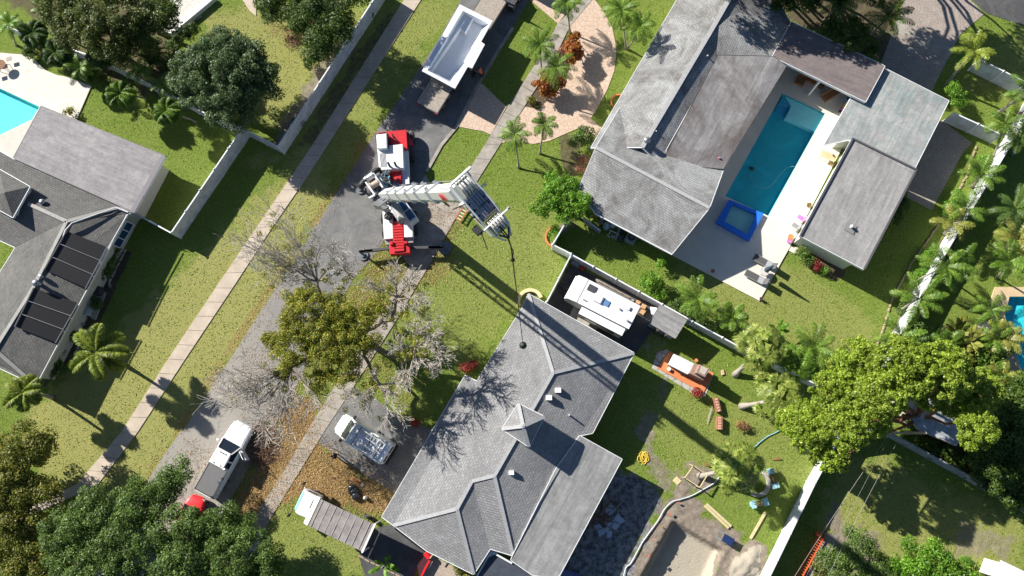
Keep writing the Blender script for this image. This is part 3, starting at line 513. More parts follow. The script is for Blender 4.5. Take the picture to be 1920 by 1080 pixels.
SH_MAIN = shingle_mat('grey_shingles', (0.285, 0.285, 0.285), (0.365, 0.365, 0.36), (0.15, 0.15, 0.16), (0.17, 0.165, 0.165), 0.55)
SH_NE = shingle_mat('pale_shingles', (0.37, 0.375, 0.365), (0.43, 0.44, 0.43), (0.20, 0.20, 0.205), (0.10, 0.085, 0.078), 0.85)
SH_W = shingle_mat('weathered_shingles', (0.115, 0.112, 0.105), (0.165, 0.16, 0.15), (0.05, 0.05, 0.05), (0.25, 0.24, 0.22), 0.4)
CAPM = paint('ridge_caps', (0.42, 0.42, 0.42), 0.85, var=0.2, scale=6)
FL_MAIN = flat_mat('grey_felt', (0.37, 0.37, 0.36), (0.165, 0.165, 0.165), .6, .98, 12, .55, bscale=.45)
FL_GAR = flat_mat('garage_felt', (0.37, 0.36, 0.35), (0.24, 0.235, 0.23), .6, 1.0, 3.0, .35, bscale=.8)
FL_E = flat_mat('light_felt', (0.43, 0.42, 0.405), (0.17, 0.275, 0.27), .6, 1.1, 2.2, .6, bscale=.6)
FL_RED = flat_mat('reddish_felt', (0.33, 0.322, 0.32), (0.11, 0.085, 0.078), .4, 1.0, 2.6, .95, bscale=.2)
FL_DK = flat_mat('dark_felt', (0.24, 0.20, 0.19), (0.15, 0.13, 0.13), .4, 1.0, 3.0, .5)
FL_W = flat_mat('patched_felt', (0.36, 0.335, 0.335), (0.215, 0.21, 0.22), .35, 1.1, 2.6, .8, bscale=.8)
def caps(parent, segs, pts, w=0.28, mat=CAPM):
    mb = MB()
    for a, b_ in segs: p, q = pts[a], pts[b_]; mb.bar(p+Vector((0, 0, .02)), q+Vector((0, 0, .02)), w, .05)
    return mb.build('ridge_cap', mat, parent, world=True)
# ---- main house
hs = thing('house', 'grey shingled hip roof house below the crane ball, with a flat grey addition', 'house', P(980, 830, 0))
E_ = 2.6; RH = 4.15
V = dict(a=(991, 551, E_), b=(1189, 662, E_), c=(1111, 812, E_), c2=(1087, 817, 2.75), d=(978, 579, E_), e=(894, 715, E_), f=(894, 715, E_), f2=(872, 704, 2.42), g=(812, 806, 2.42), h=(716, 969, 2.42), h2=(738, 985, 2.5), i=(800, 1033, 2.55), j=(888, 1077, 2.6),
    r1=(1037, 699, RH), r2=(999, 767, RH), r3=(927, 892, RH), r4=(885, 902, RH-.25), r5=(857, 954, RH-.25), k=(919, 1029, 2.75), l=(962, 1042, 2.7), m1=(1008, 948, 2.85), m0=(1042, 880, 2.8))
rf, pts = roofmesh('roof', V, [['a', 'b', 'r1'], ['a', 'r1', 'r3', 'e', 'd'], ['e', 'r3', 'r4', 'r5', 'h2', 'h', 'g', 'f2'], ['b', 'c', 'c2', 'm0', 'r3', 'r1'], ['r3', 'm0', 'm1', 'l'], ['r3', 'l', 'k', 'r4'], ['r4', 'k', 'j', 'r5'], ['r5', 'j', 'i', 'h2']], SH_MAIN, hs, fmat=W)
caps(rf, [('a', 'r1'), ('b', 'r1'), ('r1', 'r3'), ('r3', 'r4'), ('r4', 'r5'), ('r5', 'h2'), ('r5', 'j'), ('r3', 'l')], pts)
Vf = dict(a=(1087, 817, 2.85), b=(1166, 861, 2.62), c=(1046, 1084, 2.62), d=(998, 1078, 2.7), e=(958, 1050, 2.75), e2=(962, 1040, 2.8), f=(1008, 948, 2.95), g=(1042, 880, 2.9))
fr, _ = roofmesh('flat_roof', Vf, [['a', 'b', 'c', 'd', 'e', 'e2', 'f', 'g']], FL_MAIN, hs, fmat=W, zoff=.05, udir=math.radians(60))
walls([(991, 551), (1189, 662), (1100, 830), (1010, 990), (960, 1040), (888, 1077), (738, 985), (730, 962), (812, 812), (894, 720)], 2.5, 0.6, WALL, hs, top=2.35)
walls([(1075, 830), (1166, 861), (1046, 1084), (970, 1050)], 2.55, 0.5, WALL, hs, top=2.38)
Vc = dict(a=(972, 757, 5.15), b=(1021, 781, 5.15), c=(992, 838, 5.15), d=(941, 804, 5.15), t=(981, 799, 5.9)); cu, cp = roofmesh('cupola', Vc, [['a', 'b', 't'], ['b', 'c', 't'], ['c', 'd', 't'], ['d', 'a', 't']], SH_MAIN, hs, fmat=W); caps(cu, [('a', 't'), ('b', 't'), ('c', 't'), ('d', 't')], cp, .28)
mb = MB(); mb.prism(inset([tuple(P(a, b_, 5.15))[:2] for a, b_ in [(972, 757), (1021, 781), (992, 838), (941, 804)]], .3), 3.2, 5.02); mb.build('cupola_wall', WALL, cu, world=True)
vent(hs, 1046, 732, 3.7, .5, .35, WHITE); vent(hs, 1029, 746, 3.8, .5, .4, WHITE); vent(hs, 959, 886, 3.7, .42, .3, WHITE); vent(hs, 1067, 778, 3.3, .12, .35, WHITE, 'vent_pipe')
mb = MB(); mb.tube([P(816, 800, 2.3), P(812, 806, 2.3), P(806, 818, 2.3)], .1, 6); mb.build('downspout', WHITE, hs, world=True)
sb = thing('screened_porch', 'low dark blue roofed porch tucked between the roof wings at the bottom edge', 'porch', P(925, 1065, 0)); mb = MB(); mb.pp([(921, 1034), (958, 1054), (1000, 1082), (1010, 1110), (880, 1110), (893, 1080)], 2.25, 2.12); mb.build('roof', paint('navy_screen', (0.055, 0.065, 0.085), .6, var=.3), sb, world=True)
for q in ((893, 1085), (921, 1036), (960, 1058), (1000, 1086)): mb = MB(); c = P(*q, 2.1); mb.box(c.x-.06, c.x+.06, c.y-.06, c.y+.06, 0, 2.12); mb.build('post', WHITE, sb, world=True)
mb = MB(); mb.bar(P(921, 1034, 2.3), P(960, 1056, 2.3), .12, .14); mb.bar(P(921, 1034, 2.3), P(884, 1098, 2.3), .1, .12); mb.build('gutter', WHITE, sb, world=True)
tp = thing('tarp', 'blue tarp at the foot of the flat grey roof at the bottom edge', 'tarp', P(1070, 1072, 0)); mb = MB(); mb.loft([[P(1046, 1060, .5), P(1050, 1064, .9), P(1052, 1068, .9), P(1050, 1090, .0)], [P(1092, 1078, .0), P(1094, 1080, .02), P(1094, 1082, .02), P(1092, 1090, .0)]]); mb.build('sheet', paint('blue_tarp', (.05, .08, .22), .5), tp, world=True)
# ---- north east house
hn = thing('house', 'pale shingled house beside the long teal pool with reddish flat roof', 'house', P(1270, 200, 0))
RN = 4.0
V = dict(a=(1292, -40, 2.6), b=(1108, 277, 2.6), r0=(1390, -42, RN), r1=(1341, 44, RN), r2=(1204, 276, RN), e0=(1452, -10, 2.7), e1=(1482, 42, 2.7), e2=(1448, 107, 2.8), e3=(1345, 110, 3.2), e4=(1235, 305, 3.2))
rf, pts = roofmesh('roof', V, [['a', 'b', 'r2', 'r1', 'r0'], ['r0', 'r1', 'e3', 'e2', 'e1', 'e0'], ['r1', 'r2', 'e4', 'e3']], SH_NE, hn, fmat=W)
caps(rf, [('r0', 'r1'), ('r1', 'r2')], pts, .4)
V = dict(a=(1117, 277, 3.95), b=(1330, 390, 3.95), c=(1260, 476, 2.6), d=(1117, 400, 2.6), e=(1084, 356, 2.6), f=(1357, 316, 2.75), g=(1166, 196, 2.62))
rf2, pts = roofmesh('wing_roof', V, [['a', 'b', 'c', 'd', 'e'], ['a', 'g', 'f', 'b']], SH_NE, hn, fmat=W, zoff=.03)
caps(rf2, [('a', 'b')], pts, .3)
V = dict(a=(1346, 104, 3.28), b=(1450, 106, 3.2), c=(1474, 124, 3.0), d=(1356, 317, 2.9), e=(1240, 306, 3.28))
roofmesh('flat_roof', V, [['a', 'b', 'c', 'd', 'e']], FL_RED, hn, fmat=DGREY, zoff=0.03, udir=math.radians(60))
walls([(1290, -30), (1117, 270), (1090, 352), (1117, 396), (1258, 472), (1355, 316), (1472, 125), (1450, 100), (1478, 42), (1450, -20)], 2.6, .5, WALL, hn, top=2.42)
vent(hn, 1212, 266, 3.95, .32, .5, STEEL, cap=True); vent(hn, 1348, 297, 2.95, .13, .2, PINK, 'vent_pipe'); vent(hn, 1325, 108, 3.4, .1, .4, WHITE, 'vent_pipe'); vent(hn, 1229, 249, 3.6, .1, .4, WHITE, 'vent_pipe')
mb = MB(); mb.bar(P(1117, 401, 2.55), P(1260, 477, 2.55), .14, .12); mb.build('gutter', WHITE, hn, world=True)
# ---- pool wing and garage
hg = thing('pool_house', 'low flat roofed wing and garage on the far side of the teal pool', 'garage', P(1610, 330, 0))
roofmesh('dark_roof', dict(a=(1484, 41, 3.1), b=(1659, 124, 3.1), c=(1623, 191, 3.1), d=(1448, 106, 3.1)), [['a', 'b', 'c', 'd']], FL_DK, hg, fmat=W, fh=.26, udir=math.radians(-27))
roofmesh('light_roof', dict(a=(1655, 126, 2.7), b=(1779, 189, 2.7), c=(1716, 314, 2.7), d=(1590, 262, 2.7), e=(1545, 272, 2.7), f=(1600, 176, 2.7)), [['a', 'b', 'c', 'd', 'e', 'f']], FL_E, hg, fmat=W, udir=math.radians(60))
roofmesh('garage_roof', dict(a=(1599, 260, 3.05), b=(1718, 318, 3.05), c=(1620, 505, 3.05), d=(1500, 442, 3.05)), [['a', 'b', 'c', 'd']], FL_GAR, hg, fmat=W, fh=.3, udir=math.radians(60))
mb = MB(); g4 = [P(1599, 260, 3.1), P(1718, 318, 3.1), P(1620, 505, 3.1), P(1500, 442, 3.1)]
for k in (0, 1, 3): a_, b_ = g4[k], g4[(k+1) % 4]; mb.bar(a_+Vector((0, 0, .02)), b_+Vector((0, 0, .02)), .16, .12)
mb.build('parapet', paint('dark_drip_edge', (.10, .10, .11), .5), hg, world=True)
walls([(1599, 262), (1717, 318), (1612, 500), (1500, 442)], 3.0, .35, WALLG, hg, top=2.86)
walls([(1640, 145), (1776, 190), (1716, 312), (1604, 262), (1572, 262), (1606, 190)], 2.65, .3, WALLG, hg, top=2.5)
for q in ((1455, 112), (1618, 186), (1540, 148)): mb = MB(); c = P(*q, 3.0); mb.box(c.x-.09, c.x+.09, c.y-.09, c.y+.09, 0, 2.9); mb.build('post', W, hg, world=True)
mb = MB(); c = P(1594, 427, 3.1); mb.pp([(1588, 415), (1607, 424), (1600, 440), (1582, 430)], 3.115, 3.0); mb.build('roof_patch', paint('patch', (.22, .22, .22), .8), hg, world=True); vent(hg, 1595, 426, 3.1, .16, .35, WHITE, 'vent_pipe', cap=True)
# ---- west house
hw = thing('house', 'weathered grey house with black solar mats on its roof at the left edge', 'house', P(100, 480, 0))
roofmesh('flat_roof', dict(a=(77, 199, 2.95), b=(309, 292, 2.95), c=(250, 397, 2.95), d=(25, 296, 2.95)), [['a', 'b', 'c', 'd']], FL_W, hw, fmat=paint('slate_edge', (.13, .12, .14), .6), fh=.22, udir=math.radians(-24))
mb = MB(); mb.bar(P(307, 292, 2.98), P(248, 398, 2.98), .42, .06); mb.build('roof_edge', paint('slate_edge', (.13, .12, .14), .6), hw, world=True)
mb = MB(); mb.bar(P(311, 294, 2.9), P(252, 399, 2.9), .10, .2); mb.build('gutter', W, hw, world=True)
RW = 3.9
V = dict(a=(-60, 250, 2.7), b=(25, 298, 2.8), c=(249, 396, 2.75), c2=(237, 403, 2.7), h=(217, 390, 2.9), r=(125, 415, RW), r2=(53, 382, RW), r3=(-60, 330, RW), v=(29, 464, 2.7), v2=(-60, 424, 2.7), s=(62, 540, RW), s2=(-10, 655, RW), e=(67, 722, 2.7), f=(-40, 672, 2.7), w2=(-80, 640, 2.7), vv=(-60, 606, 2.7))
rf, pts = roofmesh('roof', V, [['a', 'b', 'c', 'h', 'r', 'r2', 'r3'], ['r3', 'r2', 'r', 'v', 'v2'], ['h', 'c', 'c2', 'e', 's2', 's', 'r'], ['r', 's', 's2', 'vv', 'v'], ['s2', 'e', 'f', 'w2']], SH_W, hw, fmat=W)
caps(rf, [('r', 'h'), ('r', 's'), ('s', 's2'), ('s2', 'e'), ('r2', 'r'), ('h', 'c')], pts, .3, paint('pale_caps', (.40, .39, .36), .85, var=.2))
mb = MB(); mb.tube([P(240, 398, 2.95), P(217, 389, 3.05), P(135, 418, 3.98), P(122, 432, 3.98), P(118, 445, 3.98)], .06, 6); mb.build('roof_pipe', WHITE, rf, world=True)
mb = MB(); mb.tube([P(238, 404, 2.85), P(200, 470, 2.85), P(165, 530, 2.85)], .05, 6); mb.build('gutter', WHITE, hw, world=True)
Vp = dict(a=(56, 350, 4.3), b=(24, 408, 4.3), c=(-34, 375, 4.3), d=(-2, 317, 4.3), t=(8, 361, 5.0)); cu, cp = roofmesh('cupola', Vp, [['a', 'b', 't'], ['b', 'c', 't'], ['c', 'd', 't'], ['d', 'a', 't']], SH_W, hw, fmat=W); mb = MB(); mb.prism(inset([tuple(P(a, b_, 4.3))[:2] for a, b_ in [(56, 350), (24, 408), (-34, 375), (-2, 317)]], .3), 3, 4.15); mb.build('cupola_wall', WALL, cu, world=True)
walls([(-60, 270), (77, 203), (303, 294), (249, 397), (237, 403), (67, 722), (-60, 665), (-20, 600), (29, 460), (-60, 424)], 2.65, .5, WALL, hw, top=2.5)
MAT = paint('solar_mat', (0.018, 0.017, 0.018), .5, var=.3, scale=8)
def lerp2(a, b_, t): return (a[0]+(b_[0]-a[0])*t, a[1]+(b_[1]-a[1])*t)
def solar(nm, q, zt, zb, n):
    t = None
    for k in range(n):
        a, b_, c, d = q; e = .014; A, B = lerp2(a, d, k/n+e), lerp2(b_, c, k/n+e); D, C_ = lerp2(a, d, (k+1)/n-e), lerp2(b_, c, (k+1)/n-e); mb = MB(); pa, pb, pc, pd = P(*A, zt), P(*B, zb), P(*C_, zb), P(*D, zt); up = Vector((0, 0, .05)); mb.loft([[pa, pb, pc, pd], [pa+up, pb+up, pc+up, pd+up]]); mb.build('solar_mat', MAT, hw, world=True)
    mb = MB()
    for k in range(1, n): A, B = lerp2(q[0], q[3], k/n), lerp2(q[1], q[2], k/n); mb.tube([P(*A, zt+.09), P(*B, zb+.09)], .04, 5)
    mb.tube([P(*q[0], zt+.1), P(*q[3], zt+.1)], .05, 5); mb.tube([P(*q[1], zb+.1), P(*q[2], zb+.1)], .05, 5); mb.build('manifold_pipe', paint('pipe_grey', (.3, .3, .3), .5), hw, world=True)
solar('a', [(125, 432), (201, 462), (160, 541), (82, 506)], 3.93, 2.93, 3); solar('b', [(63, 539), (147, 567), (104, 643), (27, 613)], 3.93, 2.93, 3)
vent(hw, 84, 381, 3.5, .28, .5, STEEL, cap=True); vent(hw, 82, 520, 3.65, .22, .5, STEEL, cap=True); vent(hw, 76, 533, 3.7, .32, .8, STEEL, cap=True)
p0, p1 = P(243, 417, 1.6), P(217, 461, 1.6); d = (p1-p0).normalized(); pane(hw, Vector((p0.x, p0.y, 0)), Vector((p1.x, p1.y, 0)), 1.0, 2.1, Vector((-d.y, d.x, 0)) if (-d.y) > 0 else Vector((d.y, -d.x, 0)), BGLASS)
# ---- shed, gazebo, corner roof
sh = thing('garden_shed', 'small grey lean-to shed against the white fence behind the camper', 'shed', P(1245, 605, 0))
roofmesh('roof', dict(a=(1238, 571, 2.35), b=(1287, 600, 2.35), c=(1266, 634, 2.1), d=(1218, 605, 2.1)), [['a', 'b', 'c', 'd']], flat_mat('grey_boards', (.36, .35, .34), (.24, .23, .23), .4, .22, 9, .5, bscale=1.2), sh, thick=.08, fmat=GREY, fh=.1)
w, poly = walls([(1238, 571), (1287, 600), (1266, 634), (1218, 605)], 2.1, .12, paint('shed_panel', (.42, .45, .46), .6), sh, top=2.02)
mb = MB(); p0, p1 = P(1216, 612, 1.0), P(1260, 637, 1.0)
for k in (0.32, 0.68): c = p0.lerp(p1, k); mb.box(c.x-.09, c.x+.09, c.y-.14, c.y+.06, 0.05, 1.95)
mb.build('door_trim', paint('brown_trim', (.12, .09, .08), .6), sh, world=True)
gz = thing('garden_hut', 'blue grey roofed hut under the big yellow green tree', 'hut', P(1770, 790, 0))
roofmesh('roof', dict(a=(1675, 738, 2.4), b=(1742, 745, 3.1), c=(1815, 806, 2.6), d=(1793, 835, 2.4), e=(1722, 805, 2.4)), [['a', 'b', 'e'], ['b', 'c', 'd', 'e']], paint('blue_grey_membrane', (.42, .44, .47), .6, var=.4, scale=2), gz, fmat=paint('tan_fascia', (.45, .38, .3), .7), fh=.22, thick=.1)
walls([(1690, 745), (1742, 752), (1800, 806), (1785, 828), (1722, 800)], 2.3, .2, WALL, gz, top=2.2)
cr = thing('garden_hut', 'white roofed hut at the bottom right corner', 'hut', P(1900, 1080, 0)); mb = MB(); mb.pp([(1878, 1051), (1960, 1090), (1940, 1120), (1866, 1085)], 2.4, 2.25); mb.build('roof', RVW, cr, world=True); mb = MB(); mb.prism(inset([tuple(P(a, b_, 2.3))[:2] for a, b_ in [(1878, 1051), (1960, 1090), (1940, 1120), (1866, 1085)]], .15), 0, 2.24); mb.build('wall', WALL, cr, world=True)
# ------------------------------------------------------------------ fences
def fence_mat(name, c, grime=.2):
    m, nt, b = new_mat(name); tc = N(nt, 'ShaderNodeUVMap').outputs[0]; w = N(nt, 'ShaderNodeTexWave', wave_type='BANDS', bands_direction='X', wave_profile='SAW'); w.inputs['Scale'].default_value = 1.05; nt.links.new(tc, w.inputs['Vector'])
    f = ramp(nt, noise(nt, 1.2, pos(nt), 6, .7), [(0.3, 1-grime*2), (0.65, 1.0)]); col = mixc(nt, 1.0, c, f, 'MULTIPLY'); e = ramp(nt, w.outputs['Fac'], [(0.0, .72), (0.06, 1.0)]); col = mixc(nt, 1.0, col, e, 'MULTIPLY')
    nt.links.new(col, b.inputs['Base Color']); b.inputs['Roughness'].default_value = .4; bump(nt, b, w.outputs['Fac'], .3, .01); return m
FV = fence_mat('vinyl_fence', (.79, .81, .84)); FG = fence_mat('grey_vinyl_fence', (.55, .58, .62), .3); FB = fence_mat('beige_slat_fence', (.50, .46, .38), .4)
def fence(name, label, px, h, mat, thick=.06, bay=2.4, tops=None, pm=None, gap=0.0, z0=.03):
    a = P(*px[0], 0); t = thing(name, label, 'fence', a)
    for s in range(len(px)-1):
        p, q = P(*px[s], 0), P(*px[s+1], 0); L = (q-p).length; n = max(1, round(L/bay)); d = (q-p)/L
        for k in range(n):
            A, B = p.lerp(q, k/n)+d*.07, p.lerp(q, (k+1)/n)-d*.07; nn = Vector((d.y, -d.x, 0))*thick/2; mb = MB(); uv = []
            for sg in (1, -1):
                o = nn*sg; f4 = [A+o+Vector((0, 0, z0)), B+o+Vector((0, 0, z0)), B+o+Vector((0, 0, h)), A+o+Vector((0, 0, h))]; f4 = f4 if sg > 0 else f4[::-1]; mb.face(f4); uv += [((v-p).dot(d), v.z) for v in f4]
            f4 = [A+nn+Vector((0, 0, h)), B+nn+Vector((0, 0, h)), B-nn+Vector((0, 0, h)), A-nn+Vector((0, 0, h))]; mb.face(f4); uv += [(0.5, .5)]*4; mb.uv = uv; mb.build('panel', mat, t, world=True, recalc=False)
            rl = MB(); rl.bar(A+Vector((0, 0, h)), B+Vector((0, 0, h)), thick+.05, .07); rl.build('top_rail', pm or W, t, world=True)
        for k in range(n+(1 if s == len(px)-2 else 0)):
            c = p.lerp(q, k/n); mb = MB(); mb.prism([(c.x-.065, c.y-.065), (c.x+.065, c.y-.065), (c.x+.065, c.y+.065), (c.x-.065, c.y+.065)], 0, h+.06); mb.prism([(c.x-.09, c.y-.09), (c.x+.09, c.y-.09), (c.x+.09, c.y+.09), (c.x-.09, c.y+.09)], h+.06, h+.13, 0, .4); mb.build('post', pm or W, t, world=True)
    return t
fence('vinyl_fence', 'long white vinyl fence zigzagging between the back gardens and the left sidewalk', [(262, 405), (340, 447), (469, 256), (534, 289), (727, -8)], 1.85, FV)
fence('vinyl_fence', 'short white vinyl fence stub beside the curved bed at the pale roof', [(1067, 414), (1035, 468), (1069, 485)], 1.75, FV)
fence('vinyl_fence', 'white vinyl fence between the camper pad and the grassy strip, running down past the shed', [(1024, 573), (1069, 486), (1235, 577), (1290, 608), (1400, 668), (1520, 725)], 1.75, FV)
fence('vinyl_fence', 'bright sunlit white fence beside the dark strip at the bottom right', [(1420, 1090), (1512, 902), (1560, 815), (1640, 803)], 1.85, FV)
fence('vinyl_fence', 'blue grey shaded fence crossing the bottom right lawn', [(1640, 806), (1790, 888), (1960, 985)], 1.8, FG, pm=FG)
fence('garden_wall', 'white fence running between the leaning palms on the right', [(1930, 175), (1860, 300), (1790, 415), (1722, 530), (1680, 612), (1640, 690)], 1.9, FV, thick=.12)
fence('vinyl_fence', 'short white fence between the light flat roof and the red leaved shrub', [(1768, 228), (1856, 268)], 1.75, FV)
fence('vinyl_fence', 'sunlit white fence by the leaning palm near the top right corner', [(1815, 132), (1940, 195)], 1.9, FV)
fence('vinyl_fence', 'fence glimpsed white under the dark palms at the upper left', [(40, 70), (110, 95), (190, 122), (235, 142), (330, 190), (420, 238), (469, 254)], 1.75, FV)
g1 = thing('gate_panel', 'thin grey white screen panel beside the pool pumps', 'screen', P(1110, 425, 0)); mb = MB(); mb.bar(P(1094, 412, .75), P(1125, 435, .75), .05, 1.5); mb.build('panel', GREY, g1, world=True); mb = MB(); mb.bar(P(1093, 408, 1.52), P(1126, 433, 1.52), .1, .06); mb.build('top_rail', W, g1, world=True)
for (lab, pts_, h) in (('white garden wall of the patio at the top left', [(318, 66), (402, -4)], .5),):
    t = thing('garden_wall', lab, 'wall', P(*pts_[0], 0)); mb = MB(); mb.bar(P(*pts_[0], h/2), P(*pts_[1], h/2), .5, h); mb.build('coping', RVW, t, world=True, bev=.03)
# curved planter rings
def arc_wall(name, label, c, r, a0, a1, h, mat, w=.3, cat='planter'):
    t = thing(name, label, cat, P(*c, 0)); cc = P(*c, 0); mb = MB(); pts_ = [cc+Vector((math.cos(math.radians(a0+(a1-a0)*k/20))*r, math.sin(math.radians(a0+(a1-a0)*k/20))*r, h/2)) for k in range(21)]
    for k in range(20): mb.bar(pts_[k], pts_[k+1], w, h)
    mb.build('edging', mat, t, world=True); return t
arc_wall('planter_edging', 'yellow curved planter edging at the top corner of the grey hip roof', (994, 566), 1.05, 20, 200, .35, paint('cream_block', (.80, .66, .36), .8), .3)
arc_wall('planter_edging', 'curved terracotta edging around a green bed outside the white fence', (1043, 445), .98, 95, 260, .22, TERRA, .14)
arc_wall('planter_edging', 'small terracotta ring at the wall of the pale house', (1160, 192), .75, 60, 250, .2, TERRA, .12)
arc_wall('planter_edging', 'tan brick edging at the foot of the yellow dashed fan palm', (1418, 905), 1.0, -120, 60, .3, CONC, .3)
def edging(label, px, mat, w=.18, h=.15):
    t = thing('bed_edging', label, 'edging', P(*px[0], 0)); mb = MB(); pts_ = [P(a, b_, 0) for a, b_ in px]
    for k in range(len(pts_)-1):
        L = (pts_[k+1]-pts_[k]).length; n = max(1, int(L/.42))
        for q in range(n): a, b_ = pts_[k].lerp(pts_[k+1], q/n), pts_[k].lerp(pts_[k+1], (q+.86)/n); j = Vector((rnd.uniform(-.03, .03), rnd.uniform(-.03, .03), h/2)); mb.bar(a+j, b_+j, w, h)
    mb.build('stones', mat, t, world=True, bev=.02)
edging('pale stone edging along the bed by the solar mat house', [(236, 468), (205, 530), (208, 540)], CONC); edging('pale stone edging beside the bushy royal palm', [(168, 615), (150, 645), (140, 668)], CONC)
edging('tan edging along the lawn at the foot of the leaning palms', [(1830, 275), (1812, 330), (1760, 420), (1705, 500), (1672, 560), (1655, 620), (1640, 655)], paint('tan_edging', (.4, .3, .2), .8), .14, .12)
edging('tan brick edging at the lower edge of the box truck lawn', [(673, 1041), (695, 1054), (760, 1085)], paint('tan_edging', (.4, .3, .2), .8), .12, .1)
# ------------------------------------------------------------------ plants
L_DK = leaf_mat('dark_leaves', (0.041, 0.090, 0.013), (0.088, 0.159, 0.024), (0.176, 0.241, 0.050))
L_MANGO = leaf_mat('blue_green_leaves', (0.055, 0.105, 0.035), (0.115, 0.19, 0.065), (0.24, 0.30, 0.12))
L_OLVD = leaf_mat('dark_olive_leaves', (0.045, 0.075, 0.012), (0.11, 0.15, 0.025), (0.23, 0.26, 0.06))
L_GRN = leaf_mat('green_leaves', (0.055, 0.105, 0.018), (0.125, 0.215, 0.038), (0.27, 0.37, 0.10))
L_LIME = leaf_mat('yellow_green_leaves', (0.12, 0.20, 0.015), (0.31, 0.44, 0.035), (0.56, 0.64, 0.12), .45)
L_BRT = leaf_mat('bright_green_leaves', (0.068, 0.179, 0.013), (0.162, 0.345, 0.028), (0.297, 0.497, 0.055))
L_OLV = leaf_mat('olive_leaves', (0.09, 0.125, 0.016), (0.22, 0.245, 0.032), (0.42, 0.37, 0.08))
L_OAK = leaf_mat('turning_oak_leaves', (0.10, 0.16, 0.014), (0.30, 0.34, 0.035), (0.58, 0.46, 0.07))
L_ORG = leaf_mat('croton_leaves', (0.28, 0.05, 0.02), (0.48, 0.15, 0.03), (0.60, 0.36, 0.06))
L_RED = leaf_mat('red_leaves', (0.20, 0.01, 0.02), (0.36, 0.04, 0.04), (0.45, 0.15, 0.08))
L_PALM = leaf_mat('palm_leaves', (0.061, 0.138, 0.013), (0.135, 0.248, 0.028), (0.270, 0.373, 0.055), .3)
L_PALMY = leaf_mat('yellowing_palm_leaves', (0.14, 0.17, 0.02), (0.30, 0.33, 0.06), (0.48, 0.44, 0.12), .3)
L_PALMD = leaf_mat('dark_palm_leaves', (0.034, 0.090, 0.013), (0.081, 0.152, 0.028), (0.162, 0.235, 0.050), .3)  # deeper green foliage colour of the dark palms
L_BUSHY = leaf_mat('feathery_palm_leaves', (0.12, 0.18, 0.015), (0.28, 0.36, 0.04), (0.48, 0.52, 0.11), .35)
L_FAN = leaf_mat('fan_palm_leaves', (0.09, 0.15, 0.015), (0.24, 0.32, 0.05), (0.48, 0.50, 0.14), .3)
L_PINK = leaf_mat('pink_flowers', (0.45, 0.2, 0.15), (0.55, 0.30, 0.22), (0.3, 0.25, 0.1))
L_BRN = leaf_mat('brown_fronds', (0.30, 0.14, 0.06), (0.45, 0.26, 0.10), (0.5, 0.36, 0.2))
SPX = 21.0
def unit(v): return v/np.maximum(np.linalg.norm(v, axis=-1, keepdims=True), 1e-9)
def leafcloud(r, centers, radii, per, size, flat=0.75, up=0.5):
    """leaf quads filling many small lobes; per = leaves for a lobe of radius 1"""
    out = []
    for c, ra in zip(centers, radii):
        k = max(12, int(per*2.9*ra*ra)); d = unit(r.normal(size=(k, 3))+np.array([0, 0, .45])); rad = ra*r.uniform(.45, 1.12, k)**.6
        p = c+d*rad[:, None]*np.array([1, 1, flat]); n = unit(d*.7+r.normal(size=(k, 3))*.55+np.array([0, 0, up])); t = unit(np.cross(n, r.normal(size=(k, 3)))); b_ = np.cross(n, t)
        s = size*.56*r.uniform(.6, 1.35, k)[:, None]; out.append(np.stack([p-t*s-b_*s*.15, p-b_*s*.62, p+t*s+b_*s*.1, p+b_*s*.62], 1))
    return np.concatenate(out)
def lobes(r, blobs, lr, spacing=0.62, zf=0.72):
    C_, R2 = [], []
    for (c, ra) in blobs:
        n = int(2.6*(ra/lr)**2/spacing**.5)+3
        for k in range(n):
            d = unit(r.normal(size=3)); d[2] = abs(d[2])*.95-.12; rr = ra*(r.uniform(.78, 1.08) if r.random() < .8 else r.uniform(.3, .75)); C_.append(c+d*rr*np.array([1, 1, zf])); R2.append(lr*r.uniform(.55, 1.3))
    return C_, R2
def limb_tube(mb, a, b_, r0, r1, seed, seg=5, sag=.25):
    q = random.Random(seed); a = Vector(a); b_ = Vector(b_); L = (b_-a).length; pts_ = []
    for k in range(seg+1):
        t = k/seg; p = a.lerp(b_, t)+Vector((0, 0, math.sin(math.pi*t)*L*.12*(1 if sag > 0 else -1)))
        if 0 < k < seg: p += Vector((q.uniform(-1, 1), q.uniform(-1, 1), q.uniform(-.6, .6)))*L*.05
        pts_.append(p)
    mb.tube(pts_, [r0+(r1-r0)*k/seg for k in range(seg+1)], 7, caps=True); return pts_
